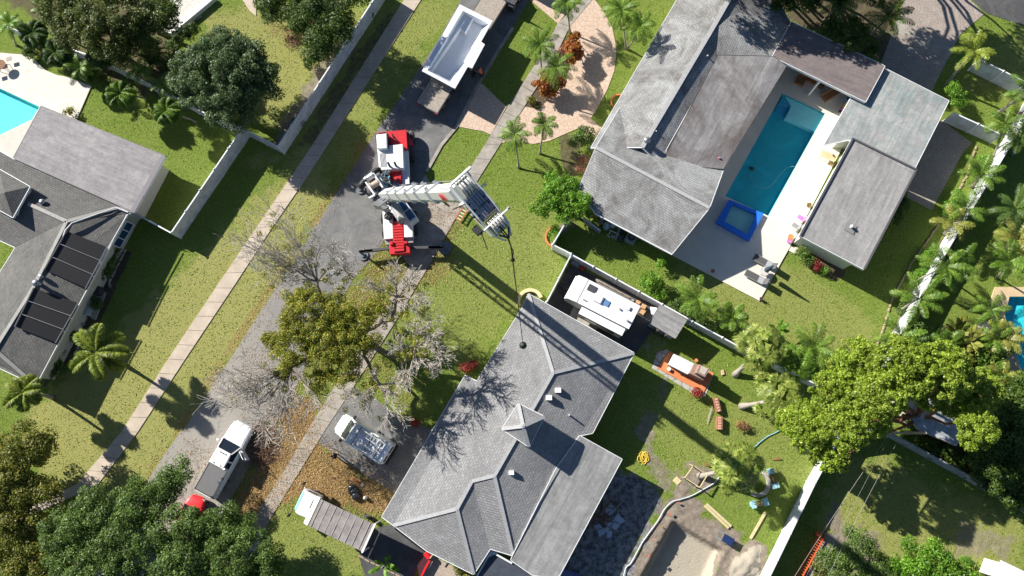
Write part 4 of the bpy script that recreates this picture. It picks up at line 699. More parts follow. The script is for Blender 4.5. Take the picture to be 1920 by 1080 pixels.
def tree(name, label, blobs, base, mat, leaf=.13, lr=.75, per=230, trunk=.28, seed=1, group=None, bark=None, cat='tree', zf=.72, extra=None, limbs=True):
    """blobs: (px, py, radius px, centre height)"""
    r = np.random.default_rng(seed); B = P(*base, 0); t = thing(name, label, cat, B, group=group); bl = [(np.array(P(x, y, h)), ra/SPX) for x, y, ra, h in blobs]
    C_, R2 = lobes(r, bl, lr, zf=zf); V = leafcloud(r, C_, R2, per, leaf)
    V[:, :, 2] = np.maximum(V[:, :, 2], .06); quads('crown', V, mat, t, world=True)
    if limbs:
        mb = MB(); zc = min(h for *_, h in blobs)*.55; f = B+Vector((rnd.uniform(-.1, .1), rnd.uniform(-.1, .1), max(zc*.6, .2))); mb.tube([B-Vector((0, 0, .1)), B+Vector((0, 0, .15)), f], [trunk*1.5, trunk*1.1, trunk*.9], 9)
        for k, (c, ra) in enumerate(bl):
            e = Vector(c); limb_tube(mb, f-Vector((0, 0, .05)), e, trunk*.62, trunk*.2, seed*7+k)
            for j in range(4): i = r.integers(len(C_)); q = Vector(C_[i]); 
            near = sorted(C_, key=lambda q: np.linalg.norm(q-c))[2:26:6]
            for j, q in enumerate(near): limb_tube(mb, e.lerp(f, .15), q, trunk*.2, .03, seed*17+k*5+j, 3)
        mb.build('trunk', bark or BARK, t, world=True, smooth=True)
    return t
def shrub(name, label, blobs, mat, leaf=.09, per=260, lr=.36, seed=1, cat='shrub', group=None):
    r = np.random.default_rng(seed); x, y, ra, h = blobs[0]; B = P(x, y, 0); t = thing(name, label, cat, B, group=group); bl = [(np.array(P(a, b_, hh)), rr/SPX) for a, b_, rr, hh in blobs]
    C_, R2 = lobes(r, bl, lr, zf=.8); V = leafcloud(r, C_, R2, per, leaf); V[:, :, 2] = np.maximum(V[:, :, 2], .05); quads('foliage', V, mat, t, world=True)
    mb = MB()
    for k, (c, rr) in enumerate(bl): mb.tube([B+Vector((rnd.uniform(-.1, .1), rnd.uniform(-.1, .1), -.05)), B.lerp(Vector(c), .5)+Vector((rnd.uniform(-.1, .1), rnd.uniform(-.1, .1), 0)), Vector(c)], [.06, .045, .02], 5)
    mb.build('stem', BARK, t, world=True); return t
def ribbon(a, b_, w0, w1, side):
    return np.stack([a-side*w0, b_-side*w1, b_+side*w1, a+side*w0], 1)
def frond_feather(r, o, az, L, el, droop=1.0, leaflet=.55, n=26, width=.035, plumose=False, curl=0.0):
    """rachis arc with narrow leaflets on both sides"""
    ts = np.linspace(0.0, 1.0, n+1); h = np.array([math.cos(az), math.sin(az), 0]); sd = np.array([-math.sin(az), math.cos(az), 0])
    ang = el-droop*ts**1.3; st = np.stack([np.cos(ang), np.sin(ang)], 1)*L/n; cum = np.vstack([[0, 0], np.cumsum(st[:-1], 0)]); pc = o+h*cum[:, :1]+np.array([0, 0, 1.])*cum[:, 1:]+sd*(curl*ts**2)[:, None]*L
    d = unit(np.gradient(pc, axis=0)); out = []; rw = .03*(1-ts*.8); out.append(ribbon(pc[:-1], pc[1:], rw[:-1, None], rw[1:, None], sd))
    i0 = max(2, int(n*.12)); q = pc[i0:]; dd = d[i0:]; tt = ts[i0:]; prof = np.clip(np.sin(np.pi*np.clip((tt-.05)/.98, 0, 1))**.6, .25, 1)*leaflet
    upv = unit(np.cross(dd, sd)); upv = upv*np.sign(upv[:, 2:]+1e-6)
    for sgn in (1, -1):
        for rep in range(5 if plumose else 1):
            lift = (r.uniform(-.9, .9, len(q)) if plumose else np.full(len(q), -.12)+r.uniform(-.18, .12, len(q)))[:, None]; fw = r.uniform(.45, .75, len(q))[:, None]
            v = unit(sd*sgn*(1-.2*abs(lift))+dd*fw+upv*lift); e = q+v*prof[:, None]*r.uniform(.8, 1.1, len(q))[:, None]; m_ = (q+e)/2+upv*.02; e = e+np.array([0, 0, -1.])*(prof*(.12 if plumose else .28))[:, None]; w = dd*width
            out.append(np.stack([q-w*.5, m_-w, m_+w, q+w*.5], 1)); out.append(np.stack([m_-w, e-w*.15, e+w*.15, m_+w], 1))
    return np.concatenate(out)
def frond_fan(r, o, az, L, el, R_=.8, n=18):
    """petiole and round pleated blade"""
    h = np.array([math.cos(az)*math.cos(el), math.sin(az)*math.cos(el), math.sin(el)]); sd = np.array([-math.sin(az), math.cos(az), 0]); up = np.cross(h, sd); up = up*np.sign(up[2]+1e-6); c = o+h*L; out = [ribbon(np.array([o]), np.array([c]), np.array([[.025]]), np.array([[.018]]), sd)]
    a = np.linspace(-1.95, 1.95, n); nrm = unit(np.array([0, 0, 1.2])+h*r.uniform(-.2, .9)+sd*r.uniform(-.5, .5)); ax = unit(h-nrm*np.dot(h, nrm)); ay = np.cross(nrm, ax)
    v = np.cos(a)[:, None]*ax+np.sin(a)[:, None]*ay; e = c+v*R_*r.uniform(.88, 1.08, n)[:, None]-np.array([0, 0, 1.])*r.uniform(.08, .3, n)[:, None]*R_; mid = c+v*R_*.62; w = np.cross(v, nrm)*(R_*.085)
    c4 = np.repeat(c[None], n, 0); out += [np.stack([c4, mid-w*1.15, mid+w*1.15, c4+v*.01], 1), np.stack([mid-w*1.15, e-w*.1, e+w*.1, mid+w*1.15], 1)]; return np.concatenate(out)
def frond_paddle(r, o, az, L, el, w=.24, n=7, droop=.9):
    h = np.array([math.cos(az), math.sin(az), 0]); sd = np.array([-math.sin(az), math.cos(az), 0]); ts = np.linspace(0, 1, n+1); ang = el-droop*ts; st = np.stack([np.cos(ang), np.sin(ang)], 1)*L/n; cum = np.vstack([[0, 0], np.cumsum(st[:-1], 0)]); pc = o+h*cum[:, :1]+np.array([0, 0, 1.])*cum[:, 1:]
    ww = w*np.clip(np.sin(np.pi*np.clip((ts-.25)/.8, 0, 1)), 0, 1)**.6; ww[0] = ww[1] = .02; out = []
    for sg in (1, -1): a = pc; b_ = pc+sd*sg*ww[:, None]-np.array([0, 0, .25])*ww[:, None]; out.append(np.stack([a[:-1], a[1:], b_[1:], b_[:-1]], 1))
    return np.concatenate(out)
def palm(name, label, base, crown, h, kind='coco', L=1.7, n=16, mat=None, seed=1, tr=.11, group=None, cat='palm', bark=None, trunk=True):
    r = np.random.default_rng(seed); B = P(*base, 0); K = P(*crown, h); t = thing(name, label, cat, B, group=group); o = np.array(K); Q = []; az0 = r.uniform(0, 6.28)
    for k in range(n):
        az = az0+k*2.39996+r.uniform(-.15, .15); u = (k+.5)/n
        if kind == 'coco': Q.append(frond_feather(r, o, az, L*r.uniform(.8, 1.1), 1.15-1.35*u, 1.25+.3*u, .30*L**.5+.05, int(16+L*6), .030, curl=r.uniform(-.15, .15)))
        elif kind == 'bushy': Q.append(frond_feather(r, o, az, L*r.uniform(.85, 1.08), .80-.9*u, 1.25, .33*L**.5+.20, int(52+L*14), .030, plumose=True))
        elif kind == 'long': Q.append(frond_feather(r, o, az, L*r.uniform(.8, 1.1), 1.2-1.0*u, 1.15, .52, int(18+L*6), .034, curl=r.uniform(-.12, .12)))
        elif kind == 'fan': Q.append(frond_fan(r, o, az, L*r.uniform(.8, 1.05)*(.35+.65*u), 1.35-1.75*u, .82*r.uniform(.8, 1.15)))
        elif kind == 'paddle': Q.append(frond_paddle(r, o, az, L*r.uniform(.7, 1.1), 1.3-.8*u, .2*r.uniform(.8, 1.2)))
    Q = np.concatenate(Q); Q[:, :, 2] = np.maximum(Q[:, :, 2], .05); quads('crown', Q, mat or L_PALM, t, world=True)
    if trunk:
        mb = MB(); pts_ = []; m_ = Vector((B.x*.35+K.x*.65, B.y*.35+K.y*.65, h*.5)) if (K-B).to_2d().length < 1.2 else Vector((B.x*.6+K.x*.4, B.y*.6+K.y*.4, h*.45))
        for k in range(9): u = k/8; pts_.append(B*(1-u)**2+m_*(2*u*(1-u))+K*u*u)
        pts_[0].z -= .1; mb.tube(pts_, [tr*(1.7 if k == 0 else 1.25 if k == 1 else 1.0-.03*k) for k in range(9)], 9); mb.build('trunk', bark or PBARK, t, world=True, smooth=True)
    return t
# broadleaf trees
tree('mango_tree', 'large round dense dark green tree beside the white fence corner at the upper left', [(425, 145, 84, 4.8), (375, 140, 52, 4.4), (478, 160, 52, 4.6), (425, 105, 52, 4.6), (430, 192, 52, 4.4)], (462, 222), L_MANGO, leaf=.15, lr=.6, per=230, seed=11, trunk=.35)
tree('broadleaf_tree', 'broad dark olive green tree spreading at the top left edge', [(215, 40, 66, 5.4), (150, 55, 46, 4.8), (280, 55, 40, 4.6), (240, 90, 40, 3.8), (120, 10, 45, 5)], (225, 100), L_OLVD, leaf=.15, lr=.6, per=210, seed=12)
tree('broadleaf_tree', 'dark green tree between the pale patio and the olive tree at the top left', [(300, 10, 34, 3.6), (318, 35, 22, 2.6)], (300, 60), L_DK, leaf=.14, lr=.6, seed=13)
tree('broadleaf_tree', 'dark tree overhanging the top of the white fence', [(600, 5, 40, 5.6), (650, -30, 50, 6.2), (560, -25, 40, 5.4), (635, 42, 30, 5.4), (565, 28, 28, 4.8), (600, 85, 30, 4.6), (520, 5, 30, 4.6)], (630, 60), L_DK, leaf=.15, lr=.75, seed=14)
shrub('flowering_shrub', 'pinkish flowering shrub on the top lawn beside the dark overhanging tree', [(545, 72, 20, .8), (525, 50, 22, .9), (575, 50, 25, 1.0)], L_PINK, seed=15, per=60); shrub('shrub', 'dark green shrub mass between the pinkish shrub and the white fence', [(600, 95, 24, 1.0), (520, 15, 34, 1.4), (620, 70, 24, 1.1), (580, 120, 12, .6)], L_DK, seed=16, leaf=.12)
tree('oak_tree', 'yellow olive tree filling the lower left edge', [(45, 850, 50, 4.0), (15, 920, 55, 4.2), (85, 835, 26, 3.2), (65, 945, 40, 4.0), (20, 1010, 55, 4.2), (60, 1060, 50, 4.0), (-30, 860, 50, 4.0)], (40, 960), L_OLV, leaf=.15, lr=.7, per=220, seed=17)
tree('oak_tree', 'green feathery oak spreading along the bottom left over the bent sidewalk', [(190, 955, 42, 4.4), (130, 1010, 48, 4.8), (240, 1020, 55, 5.0), (170, 1070, 55, 5.0), (270, 945, 40, 4.4), (330, 890, 26, 3.6), (300, 915, 30, 4)], (230, 1010), L_GRN, leaf=.13, lr=.6, per=260, seed=18)
tree('oak_tree', 'green oak reaching over the red car at the bottom left centre', [(345, 1000, 48, 4.6), (420, 1000, 38, 4.4), (450, 1060, 52, 4.8), (340, 1070, 55, 5.0), (500, 1065, 32, 4.0), (455, 985, 24, 3.6)], (400, 1045), L_GRN, leaf=.13, lr=.6, per=260, seed=19)
tree('broadleaf_tree', 'bushy bright green tree at the left corner of the pale house wing', [(1040, 368, 26, 2.8), (1088, 385, 22, 2.8), (1018, 392, 18, 2.2), (1062, 350, 20, 2.6), (1070, 385, 24, 2.8), (1038, 335, 14, 2.0), (1062, 400, 18, 2.4)], (1084, 408), L_BRT, leaf=.15, lr=.42, per=230, trunk=.14, seed=20)
tree('broadleaf_tree', 'big yellow green tree spreading over the blue grey hut on the right', [(1605, 680, 40, 6.2), (1690, 690, 48, 8.4), (1765, 695, 46, 8.6), (1832, 735, 38, 6.2), (1828, 800, 34, 7.4), (1560, 738, 40, 6.0), (1520, 800, 40, 5.6), (1585, 800, 36, 7.6), (1555, 855, 30, 5.0), (1650, 740, 38, 8.2), (1790, 748, 32, 6.0), (1640, 790, 28, 5.4), (1480, 790, 22, 5), (1740, 740, 26, 6)], (1700, 785), L_LIME, leaf=.15, lr=.29, per=330, trunk=.22, seed=21, bark=RUST)
tree('broadleaf_tree', 'lime green rounded tree at the bottom edge near the white roofed corner hut', [(1730, 1045, 32, 3.4), (1760, 1075, 36, 3.4), (1700, 1075, 30, 3.0), (1808, 1078, 26, 3.0)], (1735, 1085), L_BRT, leaf=.15, lr=.5, seed=22)
tree('broadleaf_tree', 'darker green tree beside the orange ladder at the bottom right', [(1600, 1035, 36, 3.0), (1565, 1062, 26, 2.6), (1640, 1070, 30, 3.0)], (1605, 1060), L_GRN, leaf=.12, lr=.45, seed=23)
tree('magnolia_tree', 'dark glossy tree with pale specks behind the dark felt roof at the top', [(1590, 65, 34, 3.0), (1560, 55, 22, 2.6), (1620, 85, 22, 2.4)], (1600, 80), L_DK, leaf=.14, lr=.5, seed=24)
tree('broadleaf_tree', 'dark tree mass at the top edge left of the shaded driveway', [(1500, -15, 38, 3.2), (1460, -10, 30, 3), (1560, -30, 40, 4.2), (1640, -35, 45, 5)], (1540, -10), L_DK, leaf=.16, lr=.6, seed=26)
tree('broadleaf_tree', 'tree beyond the top edge whose shade falls on the shingled and dark roofs', [(1340, -95, 56, 7.5), (1405, -90, 50, 7.6), (1490, -72, 48, 7.6), (1560, -62, 42, 7.4), (1445, -120, 50, 8)], (1390, -70), L_DK, leaf=.22, lr=.7, per=85, seed=25)
tree('broadleaf_tree', 'tree beyond the top right corner shading the driveway and dark side street', [(1630, -100, 50, 7.8), (1690, -130, 50, 7.8), (1760, -150, 50, 8), (1580, -140, 50, 8), (1720, -80, 34, 7.4)], (1640, -120), L_DK, leaf=.22, lr=.7, per=70, seed=27)
tree('tropical_tree', 'dark tangled tree filling the right edge below the big yellow green tree', [(1880, 800, 44, 3.2), (1900, 860, 44, 3.0), (1860, 880, 34, 2.6), (1930, 740, 40, 3.2), (1900, 920, 30, 2.2)], (1890, 850), L_DK, leaf=.17, lr=.6, per=140, seed=28)
# the half bare oak in the middle
def bare_tree():
    q = random.Random(5); B = P(692, 642, 0); t = thing('oak_tree', 'large half bare oak with pale twigs and olive leaves over the street in the middle', 'tree', B)
    tr = MB(); tw = MB()
    def grow(mb, a, d, L, r0, lev, twm):
        n = 4; pts_ = [a]; dd = d.normalized(); p = a
        for k in range(n):
            dd = (dd+Vector((q.uniform(-.28, .28), q.uniform(-.28, .28), q.uniform(-.12, .2)))).normalized(); p = p+dd*(L/n); pts_.append(p)
        mb.tube(pts_, [max(r0*(1-.5*k/n), .016) for k in range(n+1)], 6 if r0 > .05 else 4, caps=False)
        if lev == 0: return
        for k in range(1, n+1):
            m_ = 2 if lev > 1 else 2
            for j in range(m_ if k > 1 else 1):
                ax = Vector((q.uniform(-1, 1), q.uniform(-1, 1), q.uniform(-.5, .7))).normalized(); nd = (dd*1.0+ax*.85).normalized(); grow(twm, pts_[k], nd, L*q.uniform(.42, .66), max(r0*.55*(1-.1*k), .017), lev-1, twm)
    F1 = B+Vector((-.3, .3, 2.0)); tr.tube([B-Vector((0, 0, .1)), B+Vector((0, 0, .3)), F1], [.42, .32, .26], 10)
    tg = [((604, 560), 5.5, (596, 528), 6.6, .17), ((735, 600), 5.0, (745, 560), 6.4, .2), ((755, 680), 4.8, (780, 650), 6.2, .18), ((700, 700), 4.5, (712, 720), 5.6, .17), ((600, 660), 5.0, (545, 690), 6.2, .17), ((640, 620), 5.8, (560, 620), 7.0, .17)]
    tips = []
    for k, (m1, h1, m2, h2, r0) in enumerate(tg):
        A = P(*m1, h1); D = P(*m2, h2); limb_tube(tr, F1, A, r0*1.1, r0*.8, k); limb_tube(tr, A, D, r0*.8, r0*.5, k+40, 4); tips.append((A, D))
    spec = [((596, 528), 6.6, [((560, 478), 7.4), ((520, 465), 7.2), ((590, 455), 7.5), ((640, 470), 7.2), ((650, 505), 6.8), ((505, 515), 6.8), ((545, 425), 7.4), ((480, 480), 7)]), ((745, 560), 6.4, [((735, 510), 7), ((775, 520), 6.8), ((790, 560), 6.6), ((700, 530), 7), ((800, 600), 6)]),
        ((780, 650), 6.2, [((820, 630), 6.6), ((835, 655), 6.4), ((810, 690), 6), ((770, 700), 6.2), ((740, 655), 6.6), ((790, 615), 6.6)]), ((712, 720), 5.6, [((690, 760), 5.8), ((730, 740), 6), ((665, 745), 6), ((740, 780), 5.4), ((700, 700), 6.4), ((755, 720), 5.8)]),
        ((545, 690), 6.2, [((500, 700), 6.6), ((470, 730), 6.4), ((520, 750), 6.2), ((555, 770), 5.8), ((480, 790), 5.8), ((440, 700), 6.4), ((450, 760), 6), ((520, 800), 5.2), ((590, 740), 6)])]
    for (j, hj, ends) in spec:
        J = P(*j, hj)
        for e, he in ends: E = P(*e, he); d = E-J; L = d.length; limb_tube(tr, J, J+d*.5, .075, .045, q.randint(0, 999), 3); grow(tw, J+d*.35, d, L*.7, .05, 2, tw); grow(tw, J+d*.15, d+Vector((q.uniform(-.5, .5), q.uniform(-.5, .5), 0))*L*.5, L*.5, .04, 2, tw); grow(tw, J+d*.55, d+Vector((q.uniform(-.6, .6), q.uniform(-.6, .6), .1))*L*.5, L*.55, .035, 2, tw)
    tr.build('trunk', paint('grey_brown_bark', (.30, .25, .20), .9, var=.35, scale=5, bmp=.02), t, world=True, smooth=True); tw.build('bare_branches', TWIG, t, world=True, recalc=False)
    r = np.random.default_rng(3); bl = [(575, 590, 44, 7.0), (555, 645, 38, 6.8), (615, 640, 38, 6.8), (628, 585, 34, 6.8), (512, 645, 22, 6.4), (600, 712, 24, 5.8), (645, 690, 28, 6.0), (668, 610, 28, 6.4), (705, 575, 18, 6.2), (555, 560, 22, 6.8), (650, 650, 32, 6.6), (690, 640, 22, 6.2), (530, 690, 16, 6.2)]
    C_, R2 = lobes(r, [(np.array(P(x, y, h)), ra/SPX) for x, y, ra, h in bl], .42, zf=.6); C2 = []; 
    for (x, y, ra, h, k) in [(545, 480, 60, 6.6, 50), (750, 570, 55, 6.2, 40), (765, 655, 50, 6.0, 26), (700, 735, 45, 5.4, 28), (500, 740, 70, 5.8, 12), (640, 515, 30, 6.4, 14), (590, 540, 26, 6.8, 20)]:
        for _ in range(k): C2.append(np.array(P(x+r.normal()*ra*.5, y+r.normal()*ra*.5, h+r.normal()*.3)))
    V = leafcloud(r, C_+C2, R2+[.28]*len(C2), 330, .11); quads('crown', V, L_OAK, t, world=True)
bare_tree()
# palms
PG = 'feather palms around the curved driveway'
for k, (lab, b_, c, h, L, n) in enumerate([('feather palm on the lawn below the curved driveway, the left one of two', (973, 316), (965, 252), 3.0, 1.45, 14), ('feather palm on the lawn below the curved driveway, the right one of two', (1012, 289), (1020, 234), 3.0, 1.25, 13),
    ('feather palm overhanging the sidewalk above the lower croton bush', (1018, 168), (1012, 84), 3.8, 1.6, 15), ('feather palm rising out of the lower croton bush', (1024, 188), (1042, 126), 3.6, 1.75, 15), ('feather palm cut off by the top edge above the upper croton bush', (1069, 62), (1062, 5), 3.2, 1.5, 14),
    ('feather palm with twin trunk beside the shingled roof, the upper left one', (1174, 92), (1165, 20), 4.2, 1.7, 15), ('feather palm with twin trunk beside the shingled roof, the lower right one', (1177, 92), (1200, 50), 4.0, 1.6, 14)]):
    palm('palm_tree', lab, b_, c, h, 'coco', L*1.2, n+2, L_PALM, seed=100+k, tr=.085, group=PG)
palm('palm_tree', 'tall bushy fronded palm on the left lawn with a long trunk shadow', (232, 683), (180, 661), 4.4, 'bushy', 2.75, 9, L_BUSHY, 120, .15); palm('palm_tree', 'bushy yellowish palm at the lower corner of the solar mat house', (98, 745), (45, 735), 4.2, 'bushy', 1.75, 8, L_BUSHY, 121, .14)
palm('palm_tree', 'lime green palm leaning over the white fence at the top right', (1772, 162), (1826, 96), 4.4, 'long', 2.1, 11, L_BUSHY, 122, .13); palm('palm_tree', 'palm leaning into the right edge above the shrubby wall', (1872, 212), (1925, 172), 4.2, 'long', 2.0, 12, L_PALM, 123, .13)
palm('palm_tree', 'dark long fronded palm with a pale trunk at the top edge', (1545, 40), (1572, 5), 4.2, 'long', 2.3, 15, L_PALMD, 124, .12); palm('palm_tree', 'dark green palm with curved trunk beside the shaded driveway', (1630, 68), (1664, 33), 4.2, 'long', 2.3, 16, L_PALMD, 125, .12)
PR = 'leaning palms along the white wall on the right'
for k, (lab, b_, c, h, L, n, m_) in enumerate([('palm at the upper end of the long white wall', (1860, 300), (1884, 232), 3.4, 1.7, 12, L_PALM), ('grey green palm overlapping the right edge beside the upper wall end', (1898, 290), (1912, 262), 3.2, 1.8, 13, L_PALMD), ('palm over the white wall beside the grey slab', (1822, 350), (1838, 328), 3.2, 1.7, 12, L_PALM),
    ('palm over the middle of the white wall', (1800, 420), (1812, 392), 3.0, 1.8, 12, L_PALM), ('pale fronded palm left of the white wall middle', (1770, 440), (1786, 418), 2.8, 1.6, 10, L_PALMY), ('palm with a bare leaning trunk over the lower white wall', (1706, 532), (1770, 500), 3.6, 2.0, 12, L_PALM), ('palm right of the lower white wall with splayed fronds', (1775, 520), (1795, 498), 3.2, 1.9, 11, L_PALM),
    ('palm with thin leaning trunk where the wall shadow crosses the lawn', (1684, 585), (1722, 560), 3.4, 2.0, 10, L_PALM), ('wide fronded palm at the lower end of the white wall', (1682, 650), (1688, 628), 2.6, 2.1, 9, L_PALM), ('palm by the right edge level with the white garage end', (1880, 420), (1902, 392), 3.4, 1.9, 13, L_PALMD), ('yellowing palm by the right edge below the dark one', (1885, 468), (1905, 448), 3.0, 1.7, 12, L_PALMY),
    ('green palm by the right edge above the turquoise pool', (1870, 520), (1890, 490), 3.2, 1.8, 13, L_PALM), ('palm reaching over the edge of the turquoise pool', (1870, 590), (1858, 580), 2.6, 1.5, 12, L_PALM), ('thick palm left of the turquoise pool corner', (1890, 640), (1882, 632), 2.6, 1.6, 14, L_PALMY)]):
    palm('palm_tree', lab, b_, c, h, 'long' if k % 3 else 'coco', L*1.18, n, m_, seed=140+k, tr=.09, group=PR)
for k, (lab, b_, c, h, L, n, m_) in enumerate([('fan palm above the brick benches overlapping the white fence', (1378, 703), (1428, 650), 3.0, 1.75, 34, L_FAN), ('fan palm with a pale curved trunk right of the brick benches', (1390, 762), (1465, 748), 3.2, 1.9, 36, L_FAN), ('fan palm inside the wooden frame on the dug up lawn', (1312, 893), (1384, 876), 3.4, 1.75, 36, L_FAN)]):
    palm('fan_palm', lab, b_, c, h, 'fan', L*1.15, 22, m_, seed=170+k, tr=.2, group='fan palms behind the main house')
for k, (lab, b_, c, h, L, n, kd, m_) in enumerate([('feather palm drooping over the grey shed roof', (1285, 583), (1306, 560), 2.4, 2.1, 12, 'long', L_PALM), ('low feather palm between the white fence and the patio corner', (1360, 612), (1372, 594), 1.8, 1.7, 10, 'long', L_PALM), ('broad leaved plant right of the upper fan palm', (1452, 628), (1455, 618), 1.2, 1.4, 7, 'paddle', L_BRT), ('large splayed palm at the edge of the lawn beside the yellow green tree', (1520, 660), (1526, 650), 1.8, 2.3, 11, 'long', L_PALM), ('small palm under the yellow green tree left side', (1495, 690), (1500, 680), 1.6, 1.6, 12, 'fan', L_PALM),
    ('banana plant at the bottom edge beside the box truck', (715, 1065), (722, 1058), .9, 1.5, 6, 'paddle', L_BRT), ('palm in the dark bottom right planting', (1880, 890), (1885, 880), 2.0, 1.7, 12, 'coco', L_PALMY), ('broad leaved plants left of the pale round slab', (1790, 630), (1792, 625), 1.6, 1.8, 12, 'paddle', L_OLV), ('grey green broad leaved plant beside the lower wall end', (1745, 640), (1748, 635), 1.6, 1.5, 12, 'paddle', L_PALMD), ('orange tinged broad leaved plant below the pale round slab', (1835, 660), (1838, 652), 1.6, 1.5, 13, 'paddle', L_OLV),
    ('spreading palm right of the yellow green tree', (1870, 720), (1878, 705), 2.4, 1.8, 14, 'coco', L_PALMY), ('pale stemmed plant at the right edge under the turquoise pool', (1900, 770), (1905, 762), 2.2, 1.6, 12, 'paddle', L_PALM)]):
    palm('palm_plant', lab, b_, c, h, kd, L, n, m_, seed=190+k, tr=.07)
for k, (lab, b_, c, h, m_) in enumerate([('palm at the left end of the upper left palm row', (30, 85), (20, 45), 3.2, L_BRT), ('palm second from the left in the upper left row', (75, 90), (62, 62), 3.0, L_PALMD), ('bright young palm beside the top left tree', (100, 60), (88, 22), 3.4, L_PALM), ('drooping palm above the white patio edge', (130, 130), (105, 98), 3.2, L_PALMD), ('palm over the lawn above the white patio corner', (165, 150), (150, 128), 2.8, L_PALM), ('palm beside the glimpse of white fence at the upper left', (205, 130), (192, 100), 3.0, L_PALMD),
    ('upper palm of the clump left of the round mango tree', (285, 170), (258, 132), 3.2, L_PALM), ('leftmost low palm of the clump by the round mango tree', (275, 185), (226, 176), 3.0, L_PALM), ('palm in the heart of the clump left of the round mango tree', (330, 185), (305, 160), 3.2, L_GRN), ('lowest palm of the clump beside the round mango tree', (368, 228), (312, 208), 3.2, L_PALM)]):
    palm('palm_tree', lab, b_, c, h, 'bushy' if k % 2 else 'coco', 1.45, 12, m_, seed=220+k, tr=.09, group='palms along the upper left fence')
